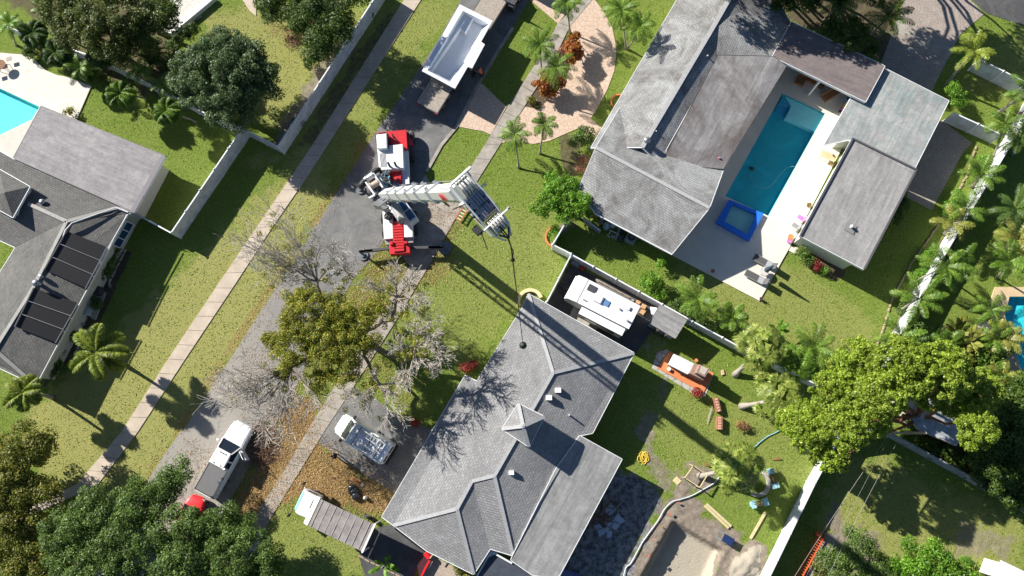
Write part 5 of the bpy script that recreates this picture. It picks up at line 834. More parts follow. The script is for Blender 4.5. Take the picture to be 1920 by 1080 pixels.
# shrubs
for k, (nm, lab, bl, m_) in enumerate([
    ('croton_bush', 'tall orange croton bush in the upper part of the driveway island', [(1076, 72, 12, 1.4), (1073, 90, 16, 1.4), (1072, 110, 14, 1.3), (1080, 98, 13, 1.3)], L_ORG), ('croton_bush', 'wide orange and red croton bush in the lower part of the driveway island', [(1018, 160, 17, 1.2), (1045, 155, 16, 1.2), (1030, 172, 14, 1.0), (1022, 145, 12, 1.3)], L_ORG),
    ('grass_clump', 'small grassy clump at the lower tip of the driveway island', [(998, 190, 7, .3)], L_OLV), ('shrub', 'small flowering shrub beside the upper croton bush', [(1052, 98, 7, .4)], L_PINK), ('shrub', 'loose green shrub against the corner of the pale shingled wing', [(1098, 252, 17, 1.2), (1078, 262, 12, .9), (1106, 270, 12, .9)], L_PALMD), ('shrub', 'pinkish border plants below the loose green shrub', [(1093, 300, 8, .5), (1085, 320, 8, .5)], L_PINK),
    ('shrub', 'green shrub inside the curved terracotta edging', [(1040, 436, 9, .6), (1046, 448, 7, .5)], L_BRT), ('shrub', 'pale green shrub on the grass beside the patio edge', [(1238, 490, 12, .6)], L_BRT), ('shrub', 'large bright green bush above the camper fence', [(1222, 530, 20, 1.0), (1232, 552, 14, .8)], L_BRT), ('hedge', 'green hedge along the fence behind the shed', [(1268, 578, 14, .7), (1295, 590, 14, .7), (1320, 604, 12, .7), (1345, 618, 12, .6)], L_GRN),
    ('shrub', 'green bush at the end wall of the pale green garage', [(1506, 478, 11, .6), (1517, 488, 8, .5)], L_GRN), ('shrub', 'red flowering plant at the end wall of the garage', [(1530, 497, 4.5, .4)], L_RED), ('shrub', 'small green bush right of the red flowering plant', [(1546, 506, 7, .4)], L_BRT), ('shrub', 'bright green bush beside the light flat roof', [(1795, 180, 19, 1.2), (1785, 165, 10, 1.2)], L_BRT),
    ('shrub', 'dark shrub between garage and grey slab', [(1690, 385, 14, .9), (1680, 408, 12, .8)], L_DK), ('shrub', 'red leaved shrub at the right edge beside the short fence', [(1918, 215, 9, .8)], L_RED), ('hedge', 'dark clipped hedge in the bed below the blue window', [(218, 468, 9, .7), (211, 483, 10, .7), (204, 497, 10, .7), (196, 513, 10, .7)], L_GRN), ('shrub', 'round dark bush below the air conditioner of the left house', [(180, 566, 12, .7)], L_GRN),
    ('shrub', 'small bush in the bed above the bushy royal palm', [(143, 632, 10, .6)], L_GRN), ('hedge', 'dense dark bed planting at the lower right wall of the left house', [(104, 668, 12, .7), (98, 684, 12, .7), (90, 700, 12, .6), (112, 690, 9, .5)], L_GRN), ('shrub', 'small yellow potted shrub on the corner of the white patio', [(130, 212, 7, .5)], L_OLV), ('shrub', 'reddish plant at the corner of the terracotta terrace', [(1309, 737, 7, .5)], L_RED),
    ('shrub', 'spindly red leaved plant on the shaded lawn beside the roof step', [(876, 690, 7, .3), (888, 685, 4, .3)], L_RED), ('shrub', 'small red plant at the edge of the ladder van driveway', [(776, 793, 5, .3)], L_RED), ('shrub', 'dark clump of branches on the back lawn', [(1393, 801, 6, .3)], L_BRN), ('shrub', 'yellow green weeds along the lower roof edge', [(865, 1066, 9, .3), (880, 1080, 8, .3)], L_OLV),
    ('shrub', 'ground cover left of the white wall top', [(1842, 300, 10, .4), (1832, 312, 9, .4)], L_BRT), ('shrub', 'ground cover below the palm middle', [(1798, 370, 12, .5), (1785, 385, 10, .5), (1776, 400, 9, .4)], L_BRT), ('shrub', 'green border planting at the lower left of the white wall', [(1745, 480, 12, .5), (1735, 500, 12, .5), (1722, 520, 12, .5)], L_BRT), ('shrub', 'border plants beside the thin trunked palm', [(1700, 560, 10, .4), (1690, 578, 8, .4), (1668, 640, 10, .4)], L_GRN),
    ('shrub', 'yellow green bush under the right side palms', [(1850, 640, 16, .9), (1870, 670, 16, .9)], L_OLV), ('shrub', 'dense green bush beside the turquoise pool', [(1880, 625, 16, 1.0), (1888, 650, 14, 1.0), (1870, 690, 14, 1.0)], L_PALM), ('shrub', 'weedy bush at the bottom edge left of the darker green tree', [(1535, 1068, 12, .5), (1548, 1045, 8, .4)], L_OLV),
    ('bush_mass', 'dark undergrowth beneath the top left tree', [(280, 95, 24, .8), (330, 85, 20, .8), (300, 120, 22, .8), (360, 60, 16, .8)], L_DK), ('bush_mass', 'dark undergrowth along the upper left fence', [(60, 95, 16, .6), (110, 112, 16, .6), (180, 145, 16, .6), (205, 165, 12, .5)], L_DK), ('bush_mass', 'thin weedy bushes along the inside of the white fence and sidewalk', [(665, 60, 10, .5), (560, 225, 12, .5), (690, 30, 10, .5)], L_PALMD), ('shrub', 'dark vine covered plants under the yellow green tree by the grey fence', [(1715, 800, 14, .8), (1700, 815, 10, .6), (1740, 830, 10, .5)], L_GRN)]):
    shrub(nm, lab, bl, m_, seed=300+k, leaf=.12 if m_ is not L_ORG else .17)
for k, (lab, bl, m_) in enumerate([('dense mixed foliage right of the lower white wall end', [(1735, 650, 22, 1.6), (1760, 668, 22, 1.6), (1720, 630, 14, 1.2)], L_PALMD), ('yellow tinged foliage mass between wall and pale round slab', [(1790, 655, 22, 1.6), (1815, 672, 22, 1.7), (1800, 632, 16, 1.3)], L_OLV), ('green foliage mass below the pale round slab', [(1845, 680, 24, 1.8), (1872, 700, 24, 1.8), (1850, 655, 16, 1.4)], L_PALM),
    ('olive foliage mass at the right edge under the turquoise pool', [(1895, 730, 26, 2.0), (1912, 760, 26, 2.0), (1870, 740, 20, 1.8)], L_OLV), ('dark foliage mass by the right edge beyond the grey fence', [(1885, 905, 26, 1.4), (1910, 930, 26, 1.4), (1850, 890, 20, 1.2)], L_PALMD), ('dark leafy mass between the blue grey hut and the right edge', [(1835, 850, 26, 1.6), (1850, 815, 26, 1.8), (1865, 780, 26, 2)], L_DK), ('low dark planting between the hut and the grey fence', [(1780, 850, 18, .8), (1810, 868, 18, .8), (1750, 835, 14, .7)], L_DK)]):
    shrub('foliage_mass', lab, bl, m_, seed=360+k, leaf=.2, per=120, lr=.5)
for k, (lab, b_, c, h, L, n, kd, m_) in enumerate([('large olive palm at the right edge below the turquoise pool', (1895, 790), (1902, 778), 3.0, 2.0, 14, 'long', L_OLV), ('green palm at the right edge beside the dark tangled tree', (1905, 835), (1912, 825), 3.0, 1.9, 13, 'long', L_PALMD), ('yellowing palm in the dark planting behind the grey fence', (1850, 880), (1856, 870), 2.4, 1.5, 11, 'coco', L_PALMY), ('broad leaved palm between the two foliage masses by the wall end', (1770, 655), (1774, 645), 2.4, 1.7, 11, 'long', L_PALM), ('orange tipped palm above the yellow tinged foliage', (1815, 650), (1818, 640), 2.6, 1.5, 11, 'paddle', L_PALMY), ('slender palm beside the tan pool deck at the right edge', (1860, 650), (1864, 636), 2.8, 1.6, 13, 'coco', L_PALM)]):
    palm('palm_plant', lab, b_, c, h, kd, L, n, m_, seed=260+k, tr=.07)
def debris(name, label, cat, c, rx, ry, h, mat, n=120, seed=1, L=.9):
    q = random.Random(seed); o = P(*c, 0); t = thing(name, label, cat, o); mb = MB()
    for k in range(n):
        a = q.uniform(0, 6.28); d = math.sqrt(q.random()); p = o+Vector((math.cos(a)*rx*d, math.sin(a)*ry*d, q.uniform(.03, h*(1.1-d)))); b_ = q.uniform(0, 6.28); l = q.uniform(.3, L); e = p+Vector((math.cos(b_)*l, math.sin(b_)*l, q.uniform(-.1, .15))); m_ = p.lerp(e, .5)+Vector((q.uniform(-.1, .1), q.uniform(-.1, .1), .05)); mb.tube([p, m_, e], [.022, .016, .01], 4, caps=False)
    mb.build('twigs', mat, t, world=True, recalc=False); return t
debris('brush_pile', 'brown pile of cut branches in the shade beside the pickup', 'brush pile', (492, 835), 1.3, 1.9, .7, paint('brown_twigs', (.22, .13, .08), .9), 420, 3, 1.1)
for k, (lab, c, e) in enumerate([('fallen brown frond on the right of the wood framed palm', (1446, 861), (1464, 860)), ('fallen brown frond left of the wood framed palm', (1318, 868), (1330, 874)), ('dry frond stalk lying on the lawn near the brick benches', (1326, 795), (1335, 763)), ('dead frond at the foot of the right fan palm', (1424, 770), (1424, 758))]):
    t = thing('palm_frond', lab, 'palm frond', P(*c, 0)); r = np.random.default_rng(400+k); a = P(*c, .05); b_ = P(*e, .05); d = b_-a; quads('blade', frond_feather(r, np.array(a)+np.array([0, 0, .05]), math.atan2(d.y, d.x), d.length, .08, .1, .16, 14, .03), L_BRN if k != 2 else TWIG, t, world=True)
# ------------------------------------------------------------------ vehicles and machines
def lframe(pr, pf, z):
    """empty frame with x from the rear survey point to the front one"""
    a, b_ = P(*pr, z), P(*pf, z); c = (a+b_)/2; return (c.x, c.y, 0), math.atan2(b_.y-a.y, b_.x-a.x), (b_-a).length
def secs(st):
    """body stations (x, half width, z0, z1, shoulder)"""
    o = []
    for x, w, z0, z1, s in st: o.append([(x, -w*.93, z0), (x, w*.93, z0), (x, w, z0+.18), (x, w, z1-s), (x, w*.93, z1-s*.3), (x, w*.80, z1), (x, -w*.80, z1), (x, -w*.93, z1-s*.3), (x, -w, z1-s), (x, -w, z0+.18)])
    return o
def wheel(t, x, y, r, w=.24, name='wheel'):
    mb = MB(); n = 18; pts_ = [Vector((x+r*math.cos(2*math.pi*k/n), 0, r+r*math.sin(2*math.pi*k/n))) for k in range(n)]; mb.loft([[Vector((p.x, y-w/2, p.z)) for p in pts_], [Vector((p.x, y+w/2, p.z)) for p in pts_]]); o = mb.build(name, BLACK, t, bev=.03)
    m2 = MB(); s = 1 if y > 0 else -1; q = [Vector((x+r*.58*math.cos(2*math.pi*k/n), 0, r+r*.58*math.sin(2*math.pi*k/n))) for k in range(n)]; m2.loft([[Vector((p.x, y+s*w*.3, p.z)) for p in q], [Vector((p.x, y+s*(w/2+.012), p.z)) for p in q]]); m2.build('rim', STEEL, o); return o
def frustum(mb, xb0, xb1, wb, xt0, xt1, wt, z0, z1): mb.loft([[(xb0, -wb, z0), (xb1, -wb, z0), (xb1, wb, z0), (xb0, wb, z0)], [(xt0, -wt, z1), (xt1, -wt, z1), (xt1, wt, z1), (xt0, wt, z1)]])
def simple(t, name, mat, fn, bev=.0, smooth=False):
    mb = MB(); fn(mb); return mb.build(name, mat, t, bev=bev, smooth=smooth)
# pickup
loc, rz, L = lframe((384, 926), (457, 795), 1.0); t = thing('pickup_truck', 'white pickup truck with a grey bed cover and an open front door', 'pickup truck', loc, rz); h = L/2; w = 1.02
simple(t, 'body', WHITE, lambda m: m.loft(secs([(-h, w*.93, .55, 1.02, .1), (-h+.12, w, .42, 1.30, .12), (-.2, w, .38, 1.30, .12), (.9, w, .36, 1.28, .14), (1.35, w, .36, 1.22, .16), (h-.7, w*.98, .4, 1.13, .2), (h-.18, w*.92, .42, 1.02, .2), (h, w*.78, .5, .84, .16)])), bev=.03)
simple(t, 'cab_glass', GLASS, lambda m: frustum(m, -.62, 1.52, w*.9, -.45, .72, w*.70, 1.24, 1.86)); simple(t, 'roof', WHITE, lambda m: (m.loft([[(-.62, -.73, 1.86), (-.62, .73, 1.86), (-.6, .66, 1.93), (-.6, -.66, 1.93)], [(.1, -.75, 1.87), (.1, .75, 1.87), (.1, .68, 1.96), (.1, -.68, 1.96)], [(.80, -.70, 1.84), (.80, .70, 1.84), (.74, .62, 1.90), (.74, -.62, 1.90)]])), bev=.03)
for y in (-1, 1):
    for q_ in (((.76, y*.70, 1.86), (1.55, y*.93, 1.25), .09, .08), ((.1, y*.73, 1.88), (.05, y*.96, 1.27), .08, .1), ((-.55, y*.72, 1.88), (-.68, y*.95, 1.27), .16, .12)): simple(t, 'pillar', WHITE, lambda m: m.bar(*q_))
    simple(t, 'mirror', WHITE, lambda m: (m.bar((1.25, y*.95, 1.3), (1.22, y*1.22, 1.34), .05, .05), m.box(1.12, 1.3, y*1.2-.12, y*1.2+.12, 1.26, 1.46)), bev=.03); simple(t, 'headlight', GREY, lambda m: m.box(h-.22, h-.06, y*.72-.14, y*.72+.14, .75, .92), bev=.02); simple(t, 'taillight', RED, lambda m: m.box(-h-.02, -h+.1, y*.9-.07, y*.9+.07, .8, 1.15), bev=.01)
    for x in (h-1.15, -h+1.35): wheel(t, x, y*.88, .39)
simple(t, 'bed_cover', paint('bed_cover_grey', (.15, .15, .155), .6, var=.08), lambda m: m.box(-h+.12, -.72, -.84, .84, 1.29, 1.345), bev=.02); simple(t, 'bed_rail', DGREY, lambda m: (m.bar((-h+.1, .89, 1.33), (-.7, .89, 1.33), .09, .06), m.bar((-h+.1, -.89, 1.33), (-.7, -.89, 1.33), .09, .06), m.bar((-.69, -.93, 1.33), (-.69, .93, 1.33), .16, .07), m.bar((-h+.1, -.93, 1.33), (-h+.1, .93, 1.33), .09, .06)))
simple(t, 'tailgate', WHITE, lambda m: m.box(-h-.04, -h+.02, -.78, .78, .62, 1.28), bev=.02)
simple(t, 'roof_light', DGREY, lambda m: [m.sphere((x, y, 1.96), .05, 8, 5) for x, y in ((-.45, .3), (-.45, -.35), (.55, 0), (.55, .25), (.55, -.25))])
dr = simple(t, 'front_door', WHITE, lambda m: m.bar((1.25, -1.02, .85), (.75, -1.85, .85), .08, .75), bev=.02); simple(dr, 'window_frame', WHITE, lambda m: (m.bar((1.2, -1.08, 1.6), (.8, -1.75, 1.72), .05, .05), m.bar((1.24, -1.04, 1.22), (1.2, -1.08, 1.6), .05, .05), m.bar((.76, -1.83, 1.22), (.8, -1.75, 1.72), .05, .05)))
# ladder van
loc, rz, L = lframe((726, 851), (632, 792), 1.6); t = thing('cargo_van', 'white cargo van with ladders on its roof rack on the asphalt driveway', 'van', loc, rz); h = L/2+.1; w = .99
simple(t, 'body', WHITE, lambda m: m.loft(secs([(-h, w*.94, .5, 2.12, .22), (-h+.15, w, .36, 2.24, .24), (0, w, .34, 2.28, .26), (h-1.75, w, .34, 2.24, .26), (h-1.55, w, .34, 2.05, .3), (h-.95, w, .34, 1.32, .24), (h-.3, w*.93, .36, 1.08, .2), (h, w*.74, .45, .82, .15)])), bev=.05)
simple(t, 'windshield', paint('windshield', (.05, .07, .06), .15, var=.1), lambda m: m.loft([[(h-1.56, -w*.74, 2.07), (h-1.56, w*.74, 2.07), (h-1.56, w*.74, 2.1), (h-1.56, -w*.74, 2.1)], [(h-.93, -w*.84, 1.335), (h-.93, w*.84, 1.335), (h-.93, w*.84, 1.37), (h-.93, -w*.84, 1.37)]]))
for y in (-1, 1):
    simple(t, 'side_window', GLASS, lambda m: m.box(h-1.9, h-1.2, y*w-.02, y*w+.02, 1.35, 1.85)); simple(t, 'mirror', BLACK, lambda m: m.box(h-1.25, h-1.05, y*1.12-.14, y*1.12+.14, 1.25, 1.6), bev=.03); simple(t, 'headlight', GREY, lambda m: m.box(h-.25, h-.08, y*.68-.12, y*.68+.12, .75, .95), bev=.02)
    for x in (h-.95, -h+1.05): wheel(t, x, y*.85, .34)
simple(t, 'rear_bumper', BLACK, lambda m: m.box(-h-.22, -h+.02, -.95, .95, .42, .68), bev=.03)
[simple(t, 'rear_window', GLASS, lambda m: m.box(-h-.02, -h+.02, y-.3, y+.3, 1.3, 1.85)) for y in (-.42, .42)]
rk = simple(t, 'roof_rack', DGREY, lambda m: [m.bar((x, -.86, 2.44), (x, .86, 2.44), .06, .06) for x in (-1.9, -.9, .35)]+[m.bar((x, y, 2.2), (x, y, 2.44), .05, .05) for x in (-1.9, -.9, .35) for y in (-.8, .8)])
def ladder(name, lab, locz, rz_, length, wd, mat, rung, n, parent=None, z=.1):
    t_ = thing(name, lab, 'ladder', locz, rz_); simple(t_, 'side_rail', mat, lambda m: m.box(-length/2, length/2, wd/2-.035, wd/2+.035, z, z+.09)); simple(t_, 'side_rail', mat, lambda m: m.box(-length/2, length/2, -wd/2-.035, -wd/2+.035, z, z+.09)); 
    for k in range(n): x = -length/2+length*(k+.5)/n; simple(t_, 'rung', rung, lambda m: m.bar((x, -wd/2, z+.05), (x, wd/2, z+.05), .07, .04))
    return t_
vl = Vector(loc); cr_, sr_ = math.cos(rz), math.sin(rz)
def vloc(x, y, z): return (vl.x+x*cr_-y*sr_, vl.y+x*sr_+y*cr_, z)
ladder('ladder', 'white ladder on the van roof rack, the one nearer the house lawn', vloc(-.95, -.5, 2.47), rz, 2.5, .42, WHITE, GREY, 8, z=0.0); ladder('ladder', 'white ladder on the van roof rack, the one nearer the orange leaves', vloc(-.85, .52, 2.47), rz, 2.1, .42, WHITE, GREY, 6, z=0.0)
# box truck
loc, rz, L = lframe((691, 1009), (580, 956), 3.1); t = thing('box_truck', 'white box truck with a dusty grey roof on the leafy lawn', 'box truck', loc, rz); h = L/2; w = 1.19
simple(t, 'cargo_box', paint('box_white', (.72, .77, .82), .5, var=.08), lambda m: m.box(-h, h-.15, -w, w, .85, 3.05), bev=.03); simple(t, 'box_roof', flat_mat('dusty_tarp', (.33, .30, .285), (.24, .215, .20), .0, 50, 50, .6, bscale=.9), lambda m: None)
bpy.data.objects.remove(t.children[-1]); 
def uvroof(m):
    rr = random.Random(4); g = [[Vector((-h+.06+(2*h-.55)*i/7, -w+.05+(2*w-.1)*j/6, 3.07+(.035*rr.random() if 0 < i < 7 else 0))) for j in range(7)] for i in range(8)]
    for i in range(7):
        for j in range(6): m.face([g[i][j], g[i+1][j], g[i+1][j+1], g[i][j+1]])
simple(t, 'box_roof', paint('dusty_roof', (.30, .27, .255), .8, var=.35, scale=1.8, bmp=.03), uvroof, smooth=True)
simple(t, 'roof_rib', paint('rib_grey', (.42, .39, .37), .8), lambda m: [m.bar((-h+.4+k*.62, -w+.08, 3.11), (-h+.4+k*.62, w-.08, 3.11), .05, .02) for k in range(8)]); simple(t, 'front_cap', RVW, lambda m: m.loft([[(h-.42, -w, 2.5), (h-.42, w, 2.5), (h-.42, w, 3.10), (h-.42, -w, 3.10)], [(h+.02, -w*.97, 2.5), (h+.02, w*.97, 2.5), (h+.02, w*.97, 2.95), (h+.02, -w*.97, 2.95)]]), bev=.05)
simple(t, 'rear_frame', RVW, lambda m: (m.bar((-h, -w, 3.08), (-h, w, 3.08), .16, .1), m.bar((-h, -w, .8), (-h, -w, 3.08), .12, .1), m.bar((-h, w, .8), (-h, w, 3.08), .12, .1)))
simple(t, 'cab', WHITE, lambda m: m.loft(secs([(h+.0, .98, .5, 2.10, .2), (h+.75, 1.0, .45, 2.14, .2), (h+1.25, .98, .45, 2.02, .2), (h+1.62, .93, .5, 1.25, .15), (h+1.72, .88, .55, 1.1, .15)])), bev=.05); simple(t, 'windshield', LBLUE, lambda m: m.loft([[(h+1.28, -.80, 2.0), (h+1.28, .80, 2.0), (h+1.30, .80, 2.03), (h+1.30, -.80, 2.03)], [(h+1.63, -.82, 1.27), (h+1.63, .82, 1.27), (h+1.66, .82, 1.29), (h+1.66, -.82, 1.29)]]))
for y in (-1, 1):
    simple(t, 'side_window', GLASS, lambda m: m.box(h+.3, h+1.15, y*1.0-.02, y*1.0+.02, 1.3, 1.8)); simple(t, 'mirror', BLACK, lambda m: (m.bar((h+1.55, y*.9, 1.7), (h+1.75, y*1.4, 1.75), .05, .05), m.box(h+1.68, h+1.8, y*1.4-.13, y*1.4+.13, 1.4, 1.95)), bev=.02)
    for x in (h+.9, -h+1.2): wheel(t, x, y*.92, .40, .26)
simple(t, 'bumper', STEEL, lambda m: m.box(h+1.7, h+1.85, -.95, .95, .4, .65), bev=.03); simple(t, 'roof_hatch', DGREY, lambda m: m.box(h+.15, h+.3, -.62, .1, 2.135, 2.16))
# camper
loc, rz, L = lframe((1189.5, 595), (1074, 536), 3.0); t = thing('camper_trailer', 'white travel trailer with a slide out parked on the black pad', 'camper', loc, rz); h = L/2; w = 1.12
simple(t, 'body', paint('camper_side', (.55, .54, .52), .5, var=.2), lambda m: m.loft([[(-h, -w, .6), (-h, w, .6), (-h, w, 2.93), (-h, -w, 2.93)], [(h-.75, -w, .6), (h-.75, w, .6), (h-.75, w, 2.93), (h-.75, -w, 2.93)], [(h-.1, -w, .8), (h-.1, w, .8), (h-.1, w, 2.7), (h-.1, -w, 2.7)], [(h+.15, -w, 1.1), (h+.15, w, 1.1), (h+.15, w, 1.9), (h+.15, -w, 1.9)]]), bev=.04)
simple(t, 'roof', RVW, lambda m: m.loft([[(-h-.03, -w-.02, 2.94), (-h-.03, w+.02, 2.94), (-h-.03, w+.02, 3.0), (-h-.03, -w-.02, 3.0)], [(h-.75, -w-.02, 2.94), (h-.75, w+.02, 2.94), (h-.75, w+.02, 3.02), (h-.75, -w-.02, 3.02)], [(h-.08, -w-.02, 2.71), (h-.08, w+.02, 2.71), (h-.08, w+.02, 2.79), (h-.08, -w-.02, 2.79)], [(h+.17, -w, 1.92), (h+.17, w, 1.92), (h+.22, w, 1.94), (h+.22, -w, 1.94)]]), bev=.02)
sl_ = simple(t, 'slide_out', paint('camper_side', (.55, .54, .52)), lambda m: m.box(-h+.35, h-1.5, w-.03, w+.62, .75, 2.78), bev=.02) if False else None
sy = -1 if True else 1
ps, pc_ = P(1134, 610, 2.8), Vector(loc); side = 1 if (ps-pc_).dot(Vector((-math.sin(rz), math.cos(rz), 0))) > 0 else -1
s_ = simple(t, 'slide_out', paint('camper_side', (.55, .54, .52)), lambda m: m.box(-h+.25, h-1.55, *sorted((side*(w-.02), side*(w+.72))), .75, 2.62), bev=.02); simple(s_, 'slide_roof', RVW, lambda m: m.box(-h+.22, h-1.52, *sorted((side*(w+.04), side*(w+.75))), 2.625, 2.69)); [simple(s_, 'window', GLASS, lambda m: m.box(x, x+1.1, *sorted((side*(w+.71), side*(w+.745))), 1.4, 2.1)) for x in (-h+.9, -h+2.6)]
simple(t, 'skylight', DGREY, lambda m: m.box(h-1.75, h-1.15, -side*.75, -side*.1, 3.02, 3.1) if False else m.prism([(h-1.95, -side*.85), (h-1.2, -side*.85), (h-1.2, -side*.25), (h-1.95, -side*.25)], 3.02, 3.1), bev=.02)
simple(t, 'roof_hatch', paint('hatch_blue', (.12, .25, .45), .4), lambda m: m.prism([(-.55, .28), (-.1, .28), (-.1, -.25), (-.55, -.25)], 3.02, 3.09), bev=.02); simple(t, 'air_conditioner', RVW, lambda m: (m.box(.1, .95, -.35, .35, 3.02, 3.22)), bev=.08); simple(t, 'roof_vent', RVW, lambda m: m.box(-2.3, -1.95, -.65, -.3, 3.02, 3.16), bev=.03); simple(t, 'roof_vent', GREY, lambda m: (m.disc((-1.55, -.05), .09, 3.02, 3.15), m.disc((-2.55, .55), .1, 3.02, 3.2), m.box(1.35, 1.65, side*.6, side*.7, 3.02, 3.12)))
simple(t, 'roof_seam', GREY, lambda m: m.bar((h-.95, -w, 3.035), (h-.95, w, 3.035), .04, .01)); simple(t, 'tongue', BLACK, lambda m: (m.bar((h-.2, .7, .5), (h+1.15, 0, .5), .08, .1), m.bar((h-.2, -.7, .5), (h+1.15, 0, .5), .08, .1), m.tube([(h+.6, 0, .5), (h+.6, 0, .95)], .2, 12))); simple(t, 'jack', STEEL, lambda m: m.tube([(h+1.0, 0, .1), (h+1.0, 0, .9)], .04, 8))
for y in (-1, 1):
    for x in (-.75, .1): wheel(t, x, y*.98, .35)
# red car
loc, rz, L = lframe((360, 990), (388, 918), .9); loc = tuple(P(364, 967, 0)); t = thing('parked_car', 'red car behind the pickup half hidden by the oak', 'car', loc, rz); h = 1.8; w = .86
bb = simple(t, 'body', paint('bright_red', (.80, .02, .03), .4), lambda m: m.loft(secs([(-h, w*.6, .4, .7, .15), (-h+.3, w*.95, .3, 1.0, .2), (-.9, w*1.03, .25, 1.05, .2), (.6, w*1.03, .25, 1.06, .22), (h-.5, w*.98, .28, .95, .25), (h-.1, w*.8, .35, .75, .2), (h, w*.5, .4, .62, .15)])), smooth=True); bb.modifiers.new('round', 'SUBSURF').render_levels = 2
simple(t, 'glass', GLASS, lambda m: frustum(m, -1.75, .95, .80, -1.1, .15, .62, .97, 1.36)); simple(t, 'roof', paint('bright_red', (.80, .02, .03)), lambda m: m.box(-1.15, .2, -.64, .64, 1.355, 1.42), bev=.03)
for y in (-1, 1):
    simple(t, 'headlight', GREY, lambda m: m.box(h-.3, h-.1, y*.6-.14, y*.6+.14, .62, .76), bev=.03); simple(t, 'pillar', RED, lambda m: m.bar((.18, y*.63, 1.37), (.95, y*.8, .98), .08, .06)); simple(t, 'pillar', RED, lambda m: m.bar((-1.12, y*.63, 1.37), (-1.75, y*.8, .99), .1, .06))
    for x in (1.25, -1.25): wheel(t, x, y*.74, .31, .2)
# flatbed with the pool shell
loc, rz, L = lframe((799.5, 202), (921, 8), 1.25); t = thing('flatbed_trailer', 'long flatbed trailer with a worn plank deck carrying the white pool shell', 'trailer', loc, rz); h = L/2; w = 1.25
simple(t, 'frame', DGREY, lambda m: (m.box(-h, h+1, -.5, -.35, .7, 1.12), m.box(-h, h+1, .35, .5, .7, 1.12), m.box(-h, h+1, -w, -w+.08, 1.05, 1.22), m.box(-h, h+1, w-.08, w, 1.05, 1.22), m.box(-h-.04, -h+.06, -w, w, .95, 1.2)))
def planks(m):
    for k in range(11): y = -w+.09+k*(2*w-.18)/11; m.box(-h+.05, h+1, y+.008, y+(2*w-.18)/11-.008, 1.17, 1.235+rnd.uniform(-.004, .004))
simple(t, 'deck', WOODD, planks); simple(t, 'bumper_light', RED, lambda m: m.box(-h-.08, -h-.02, -w+.05, -w+.35, .95, 1.15)); simple(t, 'bumper_light', RED, lambda m: m.box(-h-.08, -h-.02, w-.35, w-.05, .95, 1.15))
for y in (-1, 1):
    for x in (-h+1.2, -h+2.3, -h+3.4): wheel(t, x, y*.98, .45, .3)
t = thing('tractor_truck', 'dark truck tractor pulling the flatbed at the top edge', 'truck', P(958, -6, 0), rz); simple(t, 'chassis', DGREY, lambda m: (m.box(-2.2, 3.5, -.5, .5, .6, 1.0), m.box(-1.6, .2, -1.15, 1.15, .9, 1.1))); simple(t, 'cab', GREY, lambda m: m.box(1.2, 3.2, -1.15, 1.15, .6, 2.9), bev=.1); simple(t, 'headboard', WHITE, lambda m: [m.bar((-1.3, y, 1.15), (-1.3, y, 2.0), .06, .06) for y in (-.9, -.5, -.1, .3, .7)]+[m.bar((-1.3, -1.1, 2.0), (-1.3, 1.1, 2.0), .08, .08)])
for y in (-1, 1):
    for x in (-1.2, 0.0, 2.6): wheel(t, x, y*.95, .5, .3)
zr = 2.6; t = thing('pool_shell', 'white fibreglass pool shell riding on the flatbed trailer', 'pool shell', P(858, 88, 0)); OUT = [(862, 8), (923.5, 39), (902, 78), (909, 83), (885, 128), (877, 125), (853, 166), (791, 133)]
INR = [(868, 20), (917, 45), (897, 81), (900, 87), (883, 119), (874, 118), (849, 157), (801, 132)]
FLR = [(872, 32), (907, 50), (884, 88), (884, 92), (868, 118), (862, 126), (842, 149), (810, 132)]
mb = MB(); fb = MB(); wm = MB()
for k in range(8):
    o0, o1, i0, i1 = P(*OUT[k], zr), P(*OUT[(k+1) % 8], zr), P(*INR[k], zr), P(*INR[(k+1) % 8], zr); mb.face([o0, o1, i1, i0]); d_ = Vector((0, 0, -.16)); mb.face([o0, o1, o1+d_, o0+d_]); f0, f1 = P(*FLR[k], 1.34), P(*FLR[(k+1) % 8], 1.34); wm.face([i0, i1, f1, f0]); g0, g1 = o0.lerp(i0, .6)+d_, o1.lerp(i1, .6)+d_; h0, h1 = Vector((f0.x*.97+g0.x*.03, f0.y*.97+g0.y*.03, 1.25)), Vector((f1.x*.97+g1.x*.03, f1.y*.97+g1.y*.03, 1.25)); fb.face([o0+d_, o1+d_, g1, g0]); fb.face([g0, g1, h1, h0])
wm.face([P(*q, 1.34) for q in FLR]); GEL = paint('white_gelcoat', (.80, .83, .86), .2, var=.04, coat=.5); mb.build('rim', GEL, t, world=True); wm.build('basin', GEL, t, world=True); fb.build('outer_skin', paint('shell_back', (.45, .47, .5), .6), t, world=True)
mb = MB(); mb.pp([(897, 80), (901, 87), (884, 118), (876, 117), (869, 116), (884, 90)], 2.25, 1.4); mb.build('seat_ledge', GEL, t, world=True); mb = MB(); mb.pp([(801, 131), (807, 134), (873, 36), (868, 24)], 2.05, 1.36); mb.build('bench', GEL, t, world=True); mb = MB()
for k in range(3): mb.pp([(868+k*2, 22+k*4), (888-k*2, 32+k*3), (872-k*3, 60-k*4), (854+k*2, 46+k*3)], 1.9-.22*k, 1.36-.004*k)
mb.build('steps', GEL, t, world=True)
